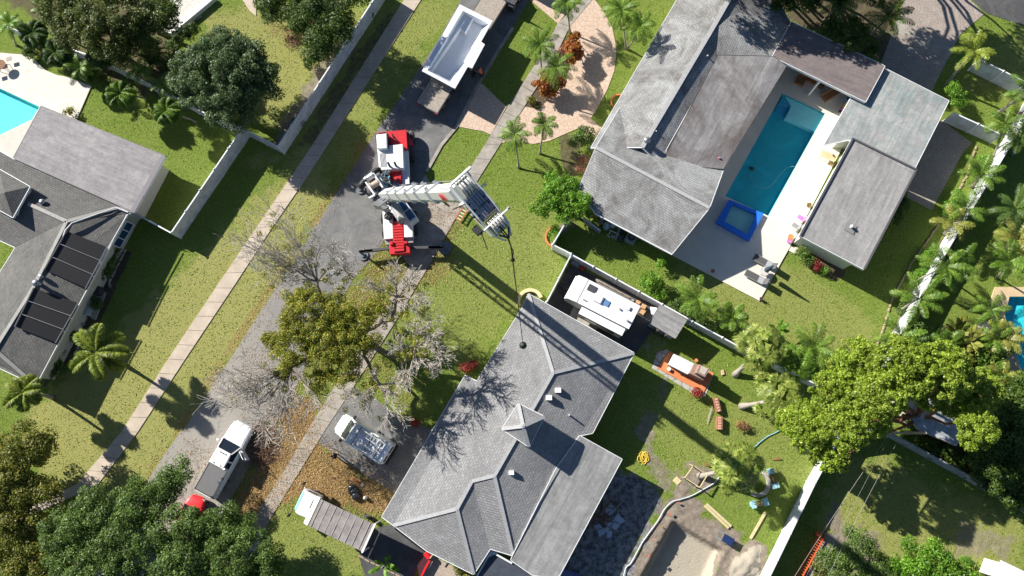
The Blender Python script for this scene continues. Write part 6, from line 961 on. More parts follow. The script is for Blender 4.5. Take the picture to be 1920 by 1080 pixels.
# ------------------------------------------------------------------ the crane
t = CR = thing('mobile_crane', 'red and white mobile crane with its telescopic boom raised over the lawn', 'crane', P(742, 370, 0))
def cp(name, mat, pts_, z1, z0, bev=.03, parent=None): mb = MB(); mb.pp(pts_, z1, z0); return mb.build(name, mat, parent or CR, world=True, bev=bev)
cp('chassis', DGREY, [(716, 250), (766, 246), (764, 470), (728, 474)], .95, .45)
cp('front_deck', RED, [(708, 248), (762, 243), (764, 282), (710, 286)], 1.42, .8); cp('side_step', RED, [(763, 251), (771, 250), (774, 271), (764, 272)], .9, .5)
cb = cp('driver_cab', WHITE, [(705.5, 252), (725, 249.5), (726, 278), (707, 279)], 2.35, 1.0, .08); cp('windshield', GLASS, [(725, 251), (728, 250), (729, 277), (726, 277.5)], 2.1, 1.45, 0, cb); cp('windshield', GLASS, [(708, 250), (724, 247.5), (724.5, 249.3), (708.5, 251.6)], 2.1, 1.5, 0, cb)
eh = cp('engine_hood', RVW, [(707.5, 279), (726, 277), (726, 273), (755, 270), (757, 316), (711, 319)], 1.95, 1.0, .04); cp('louvre', GREY, [(711, 288), (722, 287), (724, 312), (714, 313)], 1.965, 1.9, 0, eh)
mb = MB()
for k in range(5): mb.bar(P(712+k*2.4, 287, 1.98), P(714.5+k*2.4, 313, 1.98), .03, .03)
mb.build('grille', WHITE, eh, world=True)
for q in ((731, 312), (743, 311.5)): mb = MB(); c = P(*q, 1.95); mb.tube([c-Vector((0, 0, .2)), c+Vector((0, 0, .35)), c+Vector((-.1, .22, .5))], .1, 10); mb.build('exhaust', BLACK, CR, world=True, smooth=True)
mb = MB(); mb.tube([P(712, 279, 2.3), P(726, 278, 2.3), P(731, 283, 2.1)], .03, 6); mb.build('handrail', GREY, CR, world=True); mb = MB(); c = P(734, 250, 1.42); mb.tube([c, c+Vector((.2, -.5, .3)), c+Vector((.65, -.8, .15))], .05, 6); mb.build('hose', BLACK, CR, world=True)
cp('side_deck', paint('crane_white', (.72, .73, .74), .5, var=.1), [(756, 282), (765, 281), (768, 345), (754, 346), (753, 320)], 1.35, .9); cp('centre_frame', RED, [(729, 319), (751, 318), (753, 400), (729, 401)], 1.25, .7); cp('frame_rail', RED, [(727.5, 318), (730, 318), (732, 345), (729.5, 345)], 1.6, 1.2, .01); cp('frame_rail', RED, [(750, 317), (752.5, 317), (752, 345), (749.5, 345)], 1.6, 1.2, .01); cp('front_box', RED, [(731, 331), (752, 330), (751, 348), (735, 349)], 1.62, 1.2)
cp('rear_deck', RVW, [(717, 394), (735, 394), (737, 447), (720, 448.5)], 1.5, .8); cp('rear_deck', RVW, [(756, 392), (772, 391), (774, 444), (758, 445)], 1.5, .8); cp('ladder_deck', RED, [(735, 415), (755, 414), (758, 470), (738, 472)], 1.48, .8, .02)
mb = MB()
for k in range(9): mb.bar(P(736.3+k*.27, 425+k*5, 1.5), P(755.2+k*.27, 424+k*5, 1.5), .05, .06)
mb.build('deck_rib', RED, CR, world=True)
cp('rear_skirt', GREY, [(720, 448.8), (737, 447.4), (738, 458), (724, 459)], 1.2, .7); cp('rear_skirt', GREY, [(758, 445.4), (774, 444.4), (775, 455), (760, 456)], 1.2, .7)
cp('rear_outrigger_box', RED, [(729, 459), (768, 456), (769, 474), (731, 477)], 1.35, .5, .05); cp('pivot_lug', RED, [(757, 452), (763, 452), (764, 456), (758, 457)], 1.7, 1.3); cp('pivot_lug', RED, [(730, 453), (736, 452), (737, 458), (731, 459)], 1.7, 1.3)
def outrigger(a, b_, pad, r=.5, rope=True):
    mb = MB(); mb.bar(P(*a, .95), P(*b_, .95), .26, .3); o = mb.build('outrigger', DGREY, CR, world=True, bev=.02); mb = MB(); mb.bar(P(*lerp2(a, b_, .55), 1.0), P(*b_, 1.0), .18, .2); mb.tube([P(*b_, 1.45), P(*b_, .2)], .09, 10); mb.build('jack_leg', BLACK, o, world=True); mb = MB(); c = P(*pad, 0); mb.disc((c.x, c.y), r, .05, .16, 22); mb.disc((c.x, c.y), r*.45, .15, .3, 16); mb.build('foot_pad', paint('pad_grey', (.16, .18, .2), .6, var=.3), o, world=True)
outrigger((730, 466), (674, 472), (681, 479)); outrigger((768, 465), (832, 464), (834, 466), .62); outrigger((712, 330), (674, 352), (676, 356), .45); outrigger((765, 340), (800, 352), (802, 354), .4)
for q in ((718, 300), (770, 296), (720, 262), (771, 258), (722, 410), (775, 406), (724, 436), (776, 432)): c = P(*q, .5); o = None; mb = MB(); mb.tube([c+Vector((-.13 if q[0] < 745 else .13, 0, 0))+Vector((-.16, 0, 0)), c+Vector((-.13 if q[0] < 745 else .13, 0, 0))+Vector((.16, 0, 0))], .5, 18); mb.build('wheel', BLACK, CR, world=True, bev=.03)
# superstructure
c = P(741, 372, 0); mb = MB(); mb.disc((c.x, c.y), 1.05, 1.3, 1.75, 28); TT = mb.build('turntable', GREY, CR, world=True)
cp('superstructure_frame', RVW, [(694, 338), (712, 326), (757, 398), (741, 408)], 2.1, 1.7); mb = MB()
for a_, b_ in (((700, 325), (718, 352)), ((686, 342), (703, 366)), ((682, 336), (698, 325)), ((703, 366), (692, 372))): mb.bar(P(*a_, 2.75), P(*b_, 2.75), .16, .25)
mb.build('winch_frame', WHITE, CR, world=True, bev=.02)
for (a_, b_, m_) in (((688, 337), (700, 329), STEEL), ((696, 350), (709, 342), paint('rope_tan', (.45, .38, .3), .7))): mb = MB(); A_, B_ = P(*a_, 2.6), P(*b_, 2.6); mb.tube([A_, B_], .3, 16); d_ = (B_-A_).normalized()*.05; mb.tube([A_-d_, A_+d_], .40, 16); mb.tube([B_-d_, B_+d_], .40, 16); mb.build('winch_drum', m_, CR, world=True)
mb = MB(); cc = P(741, 372, 0); cw = [P(*q, 2.3) for q in ((676, 352), (680, 344), (688, 334), (697, 325), (706, 319), (714, 318))]; mb.tube(cw, [.34, .30, .26, .24, .26, .22], 10)
mb.build('counterweight', BLACK, CR, world=True, smooth=True)
def clutter(poly, n, z0, z1, mats, seed):
    q = random.Random(seed)
    for i, mt in enumerate(mats):
        mb = MB()
        for k in range(n):
            u, v = q.random(), q.random(); x = (poly[0][0]*(1-u)+poly[1][0]*u)*(1-v)+(poly[3][0]*(1-u)+poly[2][0]*u)*v; y = (poly[0][1]*(1-u)+poly[1][1]*u)*(1-v)+(poly[3][1]*(1-u)+poly[2][1]*u)*v; c = P(x, y, q.uniform(z0, z1)); an = q.uniform(0, 3.1); d_ = Vector((math.cos(an), math.sin(an), q.uniform(-.2, .2)))*q.uniform(.12, .4)
            (mb.tube([c-d_, c+d_], q.uniform(.02, .06), 6) if k % 2 else mb.bar(c-d_*.5, c+d_*.5, q.uniform(.08, .25), q.uniform(.08, .2)))
        mb.build(['hydraulic_hoses', 'valve_block', 'fittings'][i], mt, CR, world=True)
clutter([(690, 358), (712, 348), (735, 385), (716, 396)], 34, 2.0, 2.7, [BLACK, DGREY, STEEL], 5); clutter([(712, 322), (728, 322), (735, 344), (718, 346)], 16, 1.9, 2.4, [BLACK, DGREY, LBLUE], 8)
OC = cp('operator_cab', paint('cab_white', (.66, .69, .70), .4, var=.1), [(745, 379), (757, 372), (783, 408), (768, 419)], 2.35, 1.2, .06); cp('cab_window', BGLASS, [(748.5, 381), (757, 375.5), (766.5, 390), (757, 397)], 2.375, 2.2, .01, OC); cp('cab_window', BGLASS, [(758, 398.5), (767.5, 391.5), (778.5, 406), (768, 414)], 2.375, 2.2, .01, OC)
mb = MB(); mb.tube([P(737, 382, 2.2), P(751, 408, 2.9)], [.34, .34], 14); mb.tube([P(751, 408, 2.9), P(754, 414, 3.05)], [.38, .38], 14); mb.build('lift_cylinder', GREY, CR, world=True, smooth=False); mb = MB(); mb.bar(P(727, 385, 2.3), P(749, 412, 2.3), .18, .3); mb.build('frame_plate', WHITE, CR, world=True, bev=.02); mb = MB(); c = P(728, 405, 1.8); mb.sphere(c, .42, 10, 6, (1, 1, .5), .3); mb.build('hose_reel', BLACK, CR, world=True)
# boom
BB = P(722, 366, 4.0); BT = P(868, 362, 43.0); bd = (BT-BB).normalized(); bs = bd.cross(Vector((0, 0, 1))).normalized(); bu = bs.cross(bd)
def bsec(p, w_, h_): return [p+bs*x*w_+bu*y*h_ for x, y in ((-.5, .5), (.5, .5), (.5, -.15), (.30, -.5), (-.30, -.5), (-.5, -.15))]
BW = paint('boom_white', (.70, .71, .68), .35, var=.10, scale=1.2)
sections = [(-.03, .32, .80, .84), (.30, .51, .75, .76), (.49, .66, .69, .69), (.64, .765, .62, .61), (.745, .865, .56, .54), (.85, .985, .50, .48)]; boom = None
for k, (t0, t1, w_, h_) in enumerate(sections):
    mb = MB(); A_, B_ = BB+(BT-BB)*t0, BB+(BT-BB)*t1; mb.loft([bsec(A_, w_, h_), bsec(B_, w_, h_)]); o = mb.build('boom_section', BW, CR, world=True, bev=.02); boom = boom or o
    if k < 5: mb = MB(); q0, q1 = B_-bd*.32, B_+bd*.04; mb.loft([bsec(q0, w_+.09, h_+.09), bsec(q1, w_+.09, h_+.09)]); mb.bar(B_-bd*.15+bu*(h_*.5)+bs*(w_*.35), B_-bd*.15+bu*(h_*.5+.16)+bs*(w_*.35), .12, .1, up=bd); mb.bar(B_-bd*.15+bu*(h_*.5)-bs*(w_*.35), B_-bd*.15+bu*(h_*.5+.16)-bs*(w_*.35), .12, .1, up=bd); mb.build('collar', paint('collar_grey', (.45, .48, .50), .4), o, world=True)
mb = MB(); Lb = (BT-BB).length; A_, B_ = BB+bd*1.0-bu*.0, BB+bd*9.0
for k, (t0, t1, w_, h_) in enumerate(sections[1:]):
    mb = MB(); A_, B_ = BB+(BT-BB)*(t0+.02), BB+(BT-BB)*(t1-.01)
    for x in (-.28, .28): mb.bar(A_+bs*w_*x+bu*(h_*.5), B_+bs*w_*x+bu*(h_*.5), .02, .012, up=bu)
    mb.bar((A_+B_)/2+bs*w_*.1+bu*(h_*.5), (A_+B_)/2+bd*.5+bs*w_*.1+bu*(h_*.5), .035, .012, up=bu); mb.build('weld_seam', DGREY, CR, world=True)
mb = MB(); A_, B_ = BB+(BT-BB)*.70, BB+(BT-BB)*.83; sgn = -1 if (P(800, 340, 30)-P(800, 366, 30)).dot(bs) < 0 else 1; mb.bar(A_+bs*sgn*.52+bu*.1, B_+bs*sgn*.50+bu*.1, .16, .22, up=bu); mb.build('hose_track', BLACK, CR, world=True, bev=.03)
mb = MB(); mb.tube([B_+bs*sgn*.5+bu*.2, BB+(BT-BB)*.9+bs*sgn*.42+bu*.2, P(866, 338, 43.4)], .018, 6); mb.build('air_line', GREY, CR, world=True)
# red block lettering worn to slanting strokes, on the boom tip side
e0 = BB+bd*Lb*.95
for fs in (-1, 1):
    mb = MB()
    for k in range(5): q = e0+bs*fs*.29+bd*(.22*(k-3)); mb.bar(q+bu*.16, q-bu*.06+bd*.12, .012, .11, up=bd)
    for k in range(4): q = e0+bs*fs*.29+bd*(.22*(k-3)+.14); mb.bar(q-bu*.05, q+bu*.12+bd*.05, .012, .05, up=bd)
    mb.build('red_lettering', RED, CR, world=True)
# stowed lattice jib beside the lower boom
mb = MB(); jo = bs*(1.05); J0, J1 = BB+bd*.5, BB+bd*12.5
def jp(t_, a_, b_): return J0.lerp(J1, t_)+jo*(1.0)+bs*a_*(.30-.1*t_)+bu*b_*(.30-.1*t_)-bu*.25
for a_, b_ in ((-1, -1), (1, -1), (1, 1), (-1, 1)): mb.tube([jp(0, a_, b_), jp(1, a_, b_)], .06, 6)
for k in range(14):
    u0, u1 = k/14, (k+1)/14
    for (a_, b_, c_, d__) in ((-1, -1, 1, -1), (1, -1, 1, 1), (1, 1, -1, 1), (-1, 1, -1, -1)): mb.tube([jp(u0, a_, b_), jp(u1, c_, d__)], .03, 4); mb.tube([jp(u0, a_, b_), jp(u0, c_, d__)], .03, 4)
for t_ in (.03, .5, .97): mb.bar(J0.lerp(J1, t_), J0.lerp(J1, t_)+jo*1.1, .12, .2)
mb.build('lattice_jib', STEEL, CR, world=True)
# boom head
H0, H1 = P(858, 336, 43.2), P(951, 444, 42.4); hd = (H1-H0).normalized(); hs_ = hd.cross(Vector((0, 0, 1))).normalized(); hu = hs_.cross(hd)
def hp(x, y, z): return H0+hd*x+hs_*(y*.85)+hu*z
HL = (H1-H0).length; mb = MB()
for y in (-.36, .36): mb.loft([[hp(.0, y-.025, -.12), hp(.0, y+.025, -.12), hp(.0, y+.025, .22), hp(.0, y-.025, .22)], [hp(HL*.55, y-.025, -.42), hp(HL*.55, y+.025, -.42), hp(HL*.55, y+.025, .22), hp(HL*.55, y-.025, .22)], [hp(HL*.86, y*.9-.025, -.35), hp(HL*.86, y*.9+.025, -.35), hp(HL*.86, y*.9+.025, .15), hp(HL*.86, y*.9-.025, .15)], [hp(HL*1.03, y*.35-.025, -.1), hp(HL*1.03, y*.35+.025, -.1), hp(HL*1.03, y*.35+.025, .05), hp(HL*1.03, y*.35-.025, .05)]])
HD = mb.build('boom_head', RVW, CR, world=True, bev=.01); mb = MB(); mb.loft([[hp(HL*.3, -.33, .02), hp(HL*.3, .33, .02), hp(HL*.3, .33, .08), hp(HL*.3, -.33, .08)], [hp(HL*.62, -.33, .02), hp(HL*.62, .33, .02), hp(HL*.62, .33, .08), hp(HL*.62, -.33, .08)]]); mb.build('cover_plate', paint('plate_blue', (.50, .56, .62), .4), HD, world=True, bev=.01)
for (x0, ys) in ((HL*.14, (-.22, -.12, .02, .13)), (HL*.78, (-.24, -.13, -.02, .09, .2))):
    for y in ys: mb = MB(); c = hp(x0, y, .02); mb.tube([c-hs_*.028, c+hs_*.028], .27, 20); mb.build('sheave', paint('sheave_white', (.62, .62, .58), .5), HD, world=True)
mb = MB(); mb.bar(hp(-.02, -.55, .2), hp(-.02, .34, .2), .07, .08); mb.bar(hp(HL*.28, -.48, .05), hp(HL*.28, .52, .05), .08, .1); mb.bar(hp(HL*.72, -.58, .18), hp(HL*.72, .55, .18), .05, .05); mb.build('cross_shaft', WHITE, HD, world=True, bev=.01)
mb = MB(); [mb.tube([hp(x, y, .12), hp(x, y+s_*.1, .12)], .045, 8) for x, y, s_ in ((HL*.28, .5, 1), (HL*.28, -.5, -1), (HL*.72, .55, 1), (HL*.72, -.58, -1))]; mb.build('shaft_cap', GREY, HD, world=True); mb = MB(); c = hp(HL*.66, .52, .15); mb.bar(c, c+hs_*.2, .25, .16); mb.build('floodlight', BLACK, HD, world=True); mb = MB(); mb.tube([hp(HL*.3, .36, .2), hp(HL*.24, .82, .3)], .015, 6); mb.tube([hp(HL*.72, .6, .2), hp(HL*.95, .78, .0)], .014, 6); mb.build('antenna', DGREY, HD, world=True)
mb = MB()
for x0 in (.35, .55): [mb.bar(hp(HL*x0, y*1.075, -.08), hp(HL*(x0+.07), y*1.075, .05), .01, .14) for y in (-.36, .36)]
mb.build('warning_stripe', RED, HD, world=True)
for q in ((.42, .42), (.5, .42)): mb = MB(); mb.sphere(hp(HL*q[0], q[1], .1), .055, 8, 6); mb.build('lamp', BLACK, HD, world=True)
mb = MB()
for y in (-.24, -.13, -.02, .09, .2): mb.tube([hp(HL*.14, y*.9, .27), hp(HL*.3, y*.95, .15), hp(HL*.62, y, .15), hp(HL*.78, y, .29)], .012, 5)
mb.build('reeved_rope', DGREY, HD, world=True)
for k in range(6): mb = MB(); c = hp(HL*(.34+.05*k), (-.27 if k % 2 else .27), .085); mb.tube([c, c+hu*.03], .028, 8); mb.build('bolt', BLACK, HD, world=True)
mb = MB(); mb.bar(hp(HL*.46, -.33, .09), hp(HL*.46, .33, .09), .02, .02); mb.bar(hp(HL*.62, -.3, .12), hp(HL*.62, .3, .12), .05, .08); mb.bar(hp(HL*.9, -.2, .2), hp(HL*1.02, 0, .1), .05, .05); mb.bar(hp(HL*.9, .2, .2), hp(HL*1.02, 0, .1), .05, .05); mb.build('bracket', DGREY, HD, world=True)
# rope and ball
tip = P(957, 452, 42.2); tp2 = Vector((tip.x, tip.y, 0)); hb = 19.2
def zfor(px, py): 
    best = min((abs((P(px, py, z/4)-tp2).to_2d().length), z/4) for z in range(8, 168)); return best[1]
zb = zfor(975, 648); zk = zfor(957.5, 487); mb = MB(); mb.tube([hp(HL*.8, 0, .28), hp(HL, 0, .12), Vector((tip.x, tip.y, 41.5)), Vector((tip.x, tip.y, zk))], .022, 6); mb.tube([Vector((tip.x, tip.y, zk)), Vector((tip.x, tip.y, zb+.6))], .022, 6); mb.tube([hp(HL*.8, .1, .28), hp(HL*1.02, .04, .05), Vector((tip.x+.05, tip.y, 41)), Vector((tip.x, tip.y, zk))], .018, 6); mb.build('hoist_rope', BLACK, CR, world=True)
hk = thing('headache_ball', 'black steel ball hanging on the crane rope over the grey roof', 'hook ball', Vector((tip.x, tip.y, zb))); mb = MB(); mb.sphere(Vector((tip.x, tip.y, zb)), .24, 20, 12); mb.build('ball', BLACK, hk, world=True, smooth=True); mb = MB(); mb.tube([Vector((tip.x, tip.y, zb+.15)), Vector((tip.x, tip.y, zb+.6))], [.09, .04], 8); mb.build('socket', STEEL, hk, world=True); mb = MB(); mb.tube([Vector((tip.x, tip.y, zb-.2)), Vector((tip.x, tip.y, zb-.42)), Vector((tip.x+.1, tip.y, zb-.52)), Vector((tip.x+.18, tip.y, zb-.42))], .035, 6); mb.build('hook', RED, hk, world=True)
mb = MB(); c = Vector((tip.x, tip.y, zk)); mb.sphere(c, .075, 10, 8, (1, 1, 1.6)); mb.build('rope_weight', BLACK, CR, world=True)
# ------------------------------------------------------------------ people
def skin(name, chain, mat, parent, sub=1):
    """chain: {key:((x,y,z),r)}, edges list -> one continuous skinned surface"""
    V_, E_ = chain; keys = list(V_); me = bpy.data.meshes.new(name); me.from_pydata([V_[k][0] for k in keys], [(keys.index(a), keys.index(b_)) for a, b_ in E_], []); me.materials.append(mat); o = bpy.data.objects.new(name, me); C.objects.link(o); o.parent = parent
    o.modifiers.new('skin', 'SKIN'); sv = me.skin_vertices[0].data if len(me.skin_vertices) else None
    if sv is None:
        me.skin_vertices.new() if hasattr(me.skin_vertices, 'new') else None; sv = me.skin_vertices[0].data
    for k, key in enumerate(keys): sv[k].radius = (V_[key][1], V_[key][1]); sv[k].use_root = (k == 0)
    m_ = o.modifiers.new('subsurf', 'SUBSURF'); m_.levels = sub; m_.render_levels = sub; return o
def person(label, foot, rz, shirt, pants, lean=0.0, arms=(.5, .2), hair=(.03, .02, .015), hat=None):
    t = thing('person', label, 'person', P(*foot, 0), rz); s = math.sin(lean); c = math.cos(lean)
    def T(x, z): return (x*c+(z-.95)*s, .95+(z-.95)*c-x*s)
    def Q(x, y, z):
        if z <= .95: return (x, y, z)
        a, b_ = T(x, z); return (a, y, b_)
    V_ = {'pel': (Q(0, 0, .96), .14), 'bel': (Q(0, 0, 1.1), .125), 'che': (Q(0, 0, 1.32), .15), 'nek': (Q(0, 0, 1.48), .06), 'hd0': (Q(.01, 0, 1.58), .085), 'hd1': (Q(.01, 0, 1.68), .092)}; E_ = [('pel', 'bel'), ('bel', 'che'), ('che', 'nek'), ('nek', 'hd0'), ('hd0', 'hd1')]; AV = {}; HE = []
    for sd, y in (('l', 1), ('r', -1)):
        V_['hip'+sd] = ((0, .09*y, .88), .09); V_['kne'+sd] = ((.04*y+.02, .10*y, .48), .06); V_['ank'+sd] = ((.05*y-.02, .11*y, .10), .042); V_['toe'+sd] = ((.05*y+.15, .13*y, .05), .04); E_ += [('pel', 'hip'+sd), ('hip'+sd, 'kne'+sd), ('kne'+sd, 'ank'+sd), ('ank'+sd, 'toe'+sd)]
        sh = Vector(Q(0, .19*y, 1.42)); el = sh+Vector((arms[0]*.28, .07*y, -.28*(1-arms[0]*.4))); wr = el+Vector((.24*arms[0]+.05, -.03*y*(1+arms[1]), -.12*(1-arms[0]))); V_['sho'+sd] = (tuple(sh), .065); V_['elb'+sd] = (tuple(el), .042); V_['wri'+sd] = (tuple(wr), .03); d_ = (wr-el).normalized(); pm_ = wr+d_*.07; V_['pal'+sd] = (tuple(pm_), .032)
        E_ += [('che', 'sho'+sd), ('sho'+sd, 'elb'+sd), ('elb'+sd, 'wri'+sd), ('wri'+sd, 'pal'+sd)]; sv_ = d_.cross(Vector((0, 0, 1))).normalized()
        for k, (off, l) in enumerate(((-.03, .07), (-.01, .085), (.01, .08), (.03, .062))): a = pm_+sv_*off+d_*.03; b_ = a+d_*l*.6+Vector((0, 0, -.012)); f_ = b_+d_*l*.4+Vector((0, 0, -.03)); V_[f'f{k}a{sd}'] = (tuple(a), .010); V_[f'f{k}b{sd}'] = (tuple(b_), .009); V_[f'f{k}c{sd}'] = (tuple(f_), .008); E_ += [('pal'+sd, f'f{k}a{sd}'), (f'f{k}a{sd}', f'f{k}b{sd}'), (f'f{k}b{sd}', f'f{k}c{sd}')]
        th = wr+d_*.03-sv_*.04*y; V_['th'+sd] = (tuple(th), .012); V_['tt'+sd] = (tuple(th+d_*.045-sv_*.02*y), .010); E_ += [('wri'+sd, 'th'+sd), ('th'+sd, 'tt'+sd)]
    bo = skin('body', (V_, E_), SKIN, t, 1)
    g = lambda ks, f: {k: (V_[k][0], V_[k][1]*f) for k in ks}
    skin('shirt', ({**g(['bel', 'che', 'shol', 'shor'], 1.2), **{'ml': (tuple(Vector(V_['shol'][0]).lerp(Vector(V_['elbl'][0]), .7)), .062), 'mr': (tuple(Vector(V_['shor'][0]).lerp(Vector(V_['elbr'][0]), .7)), .062), 'pl': (V_['pel'][0], .165)}}, [('bel', 'pl'), ('bel', 'che'), ('che', 'shol'), ('che', 'shor'), ('shol', 'ml'), ('shor', 'mr')]), shirt, t, 1)
    skin('trousers', (g(['pel', 'hipl', 'knel', 'ankl', 'hipr', 'kner', 'ankr'], 1.18), [('pel', 'hipl'), ('hipl', 'knel'), ('knel', 'ankl'), ('pel', 'hipr'), ('hipr', 'kner'), ('kner', 'ankr')]), pants, t, 1)
    h_ = Vector(V_['hd1'][0]); mb = MB(); mb.sphere(h_+Vector((-.015, 0, .02)), .108, 14, 9, (1.05, .95, 1.0)); mb.build('cap' if hat else 'hair', hat or paint('dark_hair', hair, .8), t, smooth=True)
    mb = MB(); mb.sphere(h_+Vector((.10, 0, -.04)), .018, 8, 6, (1, .7, 1.4)); mb.build('nose', SKIN, t, smooth=True)
    for y in (-.035, .035): mb = MB(); mb.sphere(h_+Vector((.086, y, -.005)), .012, 8, 6); mb.build('eye', BLACK, t, smooth=True); mb = MB(); mb.sphere(h_+Vector((0, y*2.8, -.03)), .022, 8, 6, (1, .5, 1.4)); mb.build('ear', SKIN, t, smooth=True)
    mb = MB(); mb.bar(h_+Vector((.088, -.02, -.075)), h_+Vector((.088, .02, -.075)), .01, .008); mb.build('mouth', paint('lips', (.35, .12, .1), .6), t); return t
OS = paint('orange_shirt', (.85, .16, .07), .8); NV = paint('navy_cloth', (.02, .025, .05), .85); DK = paint('black_cloth', (.02, .02, .022), .85)
person('worker in an orange shirt and dark trousers standing by the flatbed', (904, 146), 2.6, OS, DK, .35, (.8, .3)); person('worker in dark clothes reaching under the pool shell', (889, 147), 2.2, DK, DK, .6, (1.0, .1)); person('person in navy clothes standing beside the ladder van', (633, 854), 2.9, NV, NV, .05, (.2, .2))
# ------------------------------------------------------------------ patio things
def quadthing(name, label, cat, px, z1, z0, mat, part='body', group=None, bev=.02):
    c = sum((P(*q, z1) for q in px), Vector())/len(px); t = thing(name, label, cat, (c.x, c.y, 0), group=group); mb = MB(); mb.pp(px, z1, z0); mb.build(part, mat, t, world=True, bev=bev); return t
def legs(t, px, z, r=.025, mat=GREY, ins=.12):
    c = sum((P(*q, z) for q in px), Vector())/len(px)
    for q in px: p = P(*q, z).lerp(c, ins); mb = MB(); mb.tube([Vector((p.x, p.y, .1 if z > .2 else 0)), Vector((p.x, p.y, z))], r, 6); mb.build('leg', mat, t, world=True)
def lounger(label, a, b_, z0=.1):
    pa, pb = P(*a, .4), P(*b_, .4); L = (pb-pa).length; t = thing('sun_lounger', label, 'sun lounger', ((pa.x+pb.x)/2, (pa.y+pb.y)/2, z0), math.atan2(pb.y-pa.y, pb.x-pa.x), 'grey loungers on the patio corner'); h = L/2
    simple(t, 'frame', GREY, lambda m: (m.bar((-h, .31, .28), (h-.5, .31, .28), .05, .05), m.bar((-h, -.31, .28), (h-.5, -.31, .28), .05, .05), m.bar((-h, -.31, .28), (-h, .31, .28), .05, .05))); simple(t, 'sling', MESHG, lambda m: m.box(-h+.02, h-1.05, -.29, .29, .28, .31)); simple(t, 'seat', paint('silver_mesh', (.42, .43, .45), .7), lambda m: m.box(h-1.05, h-.55, -.29, .29, .285, .315)); simple(t, 'backrest', MESHG, lambda m: m.bar((h-.55, 0, .3), (h-.25, 0, .88), .6, .04, up=(0, 0, 1)))
    for x in (-h+.25, h-.7):
        for y in (-.28, .28): simple(t, 'leg', GREY, lambda m: m.tube([(x, y, 0), (x, y, .28)], .02, 6))
lounger('grey sun lounger nearer the pool at the patio corner', (1414, 481), (1457, 504)); lounger('grey sun lounger nearer the lawn fence at the patio corner', (1398, 510), (1442, 533))
t = thing('side_table', 'small round table between the two grey loungers', 'table', P(1430, 511, .1)); simple(t, 'top', paint('pale_mesh', (.6, .58, .54), .6), lambda m: m.disc((0, 0), .42, .5, .53, 22)); simple(t, 'leg', GREY, lambda m: m.tube([(.25, 0, 0), (.05, 0, .5)], .02, 6)); simple(t, 'leg', GREY, lambda m: m.tube([(-.2, .2, 0), (0, 0, .5)], .02, 6)); simple(t, 'leg', GREY, lambda m: m.tube([(-.2, -.2, 0), (0, 0, .5)], .02, 6))
t = thing('parasol', 'closed slate blue parasol standing by the round patio table', 'parasol', P(1431, 511, .1)); simple(t, 'pole', GREY, lambda m: m.tube([(0, 0, 0), (0, 0, 2.7)], .025, 8)); simple(t, 'canopy', paint('slate_fabric', (.04, .07, .10), .8), lambda m: m.tube([(0, 0, 1.0), (0, 0, 1.25), (0, 0, 1.9), (0, 0, 2.6), (0, 0, 2.72)], [.24, .22, .16, .07, .02], 10)); simple(t, 'base', GREY, lambda m: m.disc((0, 0), .28, 0, .08, 18))
for lab, q in (('brown outdoor sofa section nearest the reddish roof', [(1499, 137), (1514, 143), (1506, 161), (1490, 154)]), ('narrow brown bench under the dark roof edge', [(1515, 143), (1548, 158), (1543, 165), (1513, 150)]), ('brown chaise nearest the light flat roof', [(1540, 178), (1563, 165), (1578, 172), (1549, 190)])):
    t = quadthing('outdoor_sofa', lab, 'sofa', q, .42, .12, BROWN, 'seat', 'brown seats under the porch roof', .03); legs(t, q, .14, .03, BLACK); mb = MB(); mb.bar(P(*q[0], .6), P(*q[1], .6), .12, .34); mb.build('backrest', BROWN, t, world=True, bev=.03)
t = thing('toy_rack', 'row of coloured pool floats stored by the light flat roof', 'pool floats', P(1582, 196, .1)); 
for k, m_ in enumerate((BLUE, LBLUE, paint('tan_float', (.6, .5, .35), .6), YEL, PINK, DGREY)): mb = MB(); a = (1590-k*3.1, 184+k*5); mb.tube([P(a[0]-2, a[1], .5), P(a[0]+4, a[1]+2, .5)], .16, 10); mb.build('float', m_, t, world=True, smooth=True)
def chair(label, c, rz_, mat):
    t = thing('patio_chair', label, 'chair', P(*c, .1), rz_); simple(t, 'seat', mat, lambda m: m.box(-.26, .26, -.27, .27, .38, .42), bev=.02); simple(t, 'backrest', mat, lambda m: m.bar((-.27, 0, .42), (-.42, 0, .95), .54, .04), bev=.01)
    for y in (-.29, .29): simple(t, 'armrest', WHITE, lambda m: m.bar((-.32, y, .62), (.28, y, .60), .05, .03))
    for x in (-.24, .24):
        for y in (-.27, .27): simple(t, 'leg', WHITE, lambda m: m.tube([(x, y, 0), (x, y, .6)], .018, 6))
chair('pink folding chair against the garage wall by the pool', (1497, 411), 2.5, PINK); chair('grey folding chair between the pink chair and the clay pot', (1487, 426), 2.5, GREY)
def pot(name, label, c, r, h, mat, leafm=None, z=.1, cat='flower pot'):
    t = thing(name, label, cat, P(*c, z)); simple(t, 'pot', mat, lambda m: m.tube([(0, 0, 0), (0, 0, h*.85), (0, 0, h), (0, 0, h-.04)], [r*.7, r, r*1.08, r*.85], 14)); 
    if leafm: rr = np.random.default_rng(int(c[0])); quads('foliage', leafcloud(rr, [np.array([0, 0, h+.12])], [r*1.3], 500, .06), leafm, t)
    return t
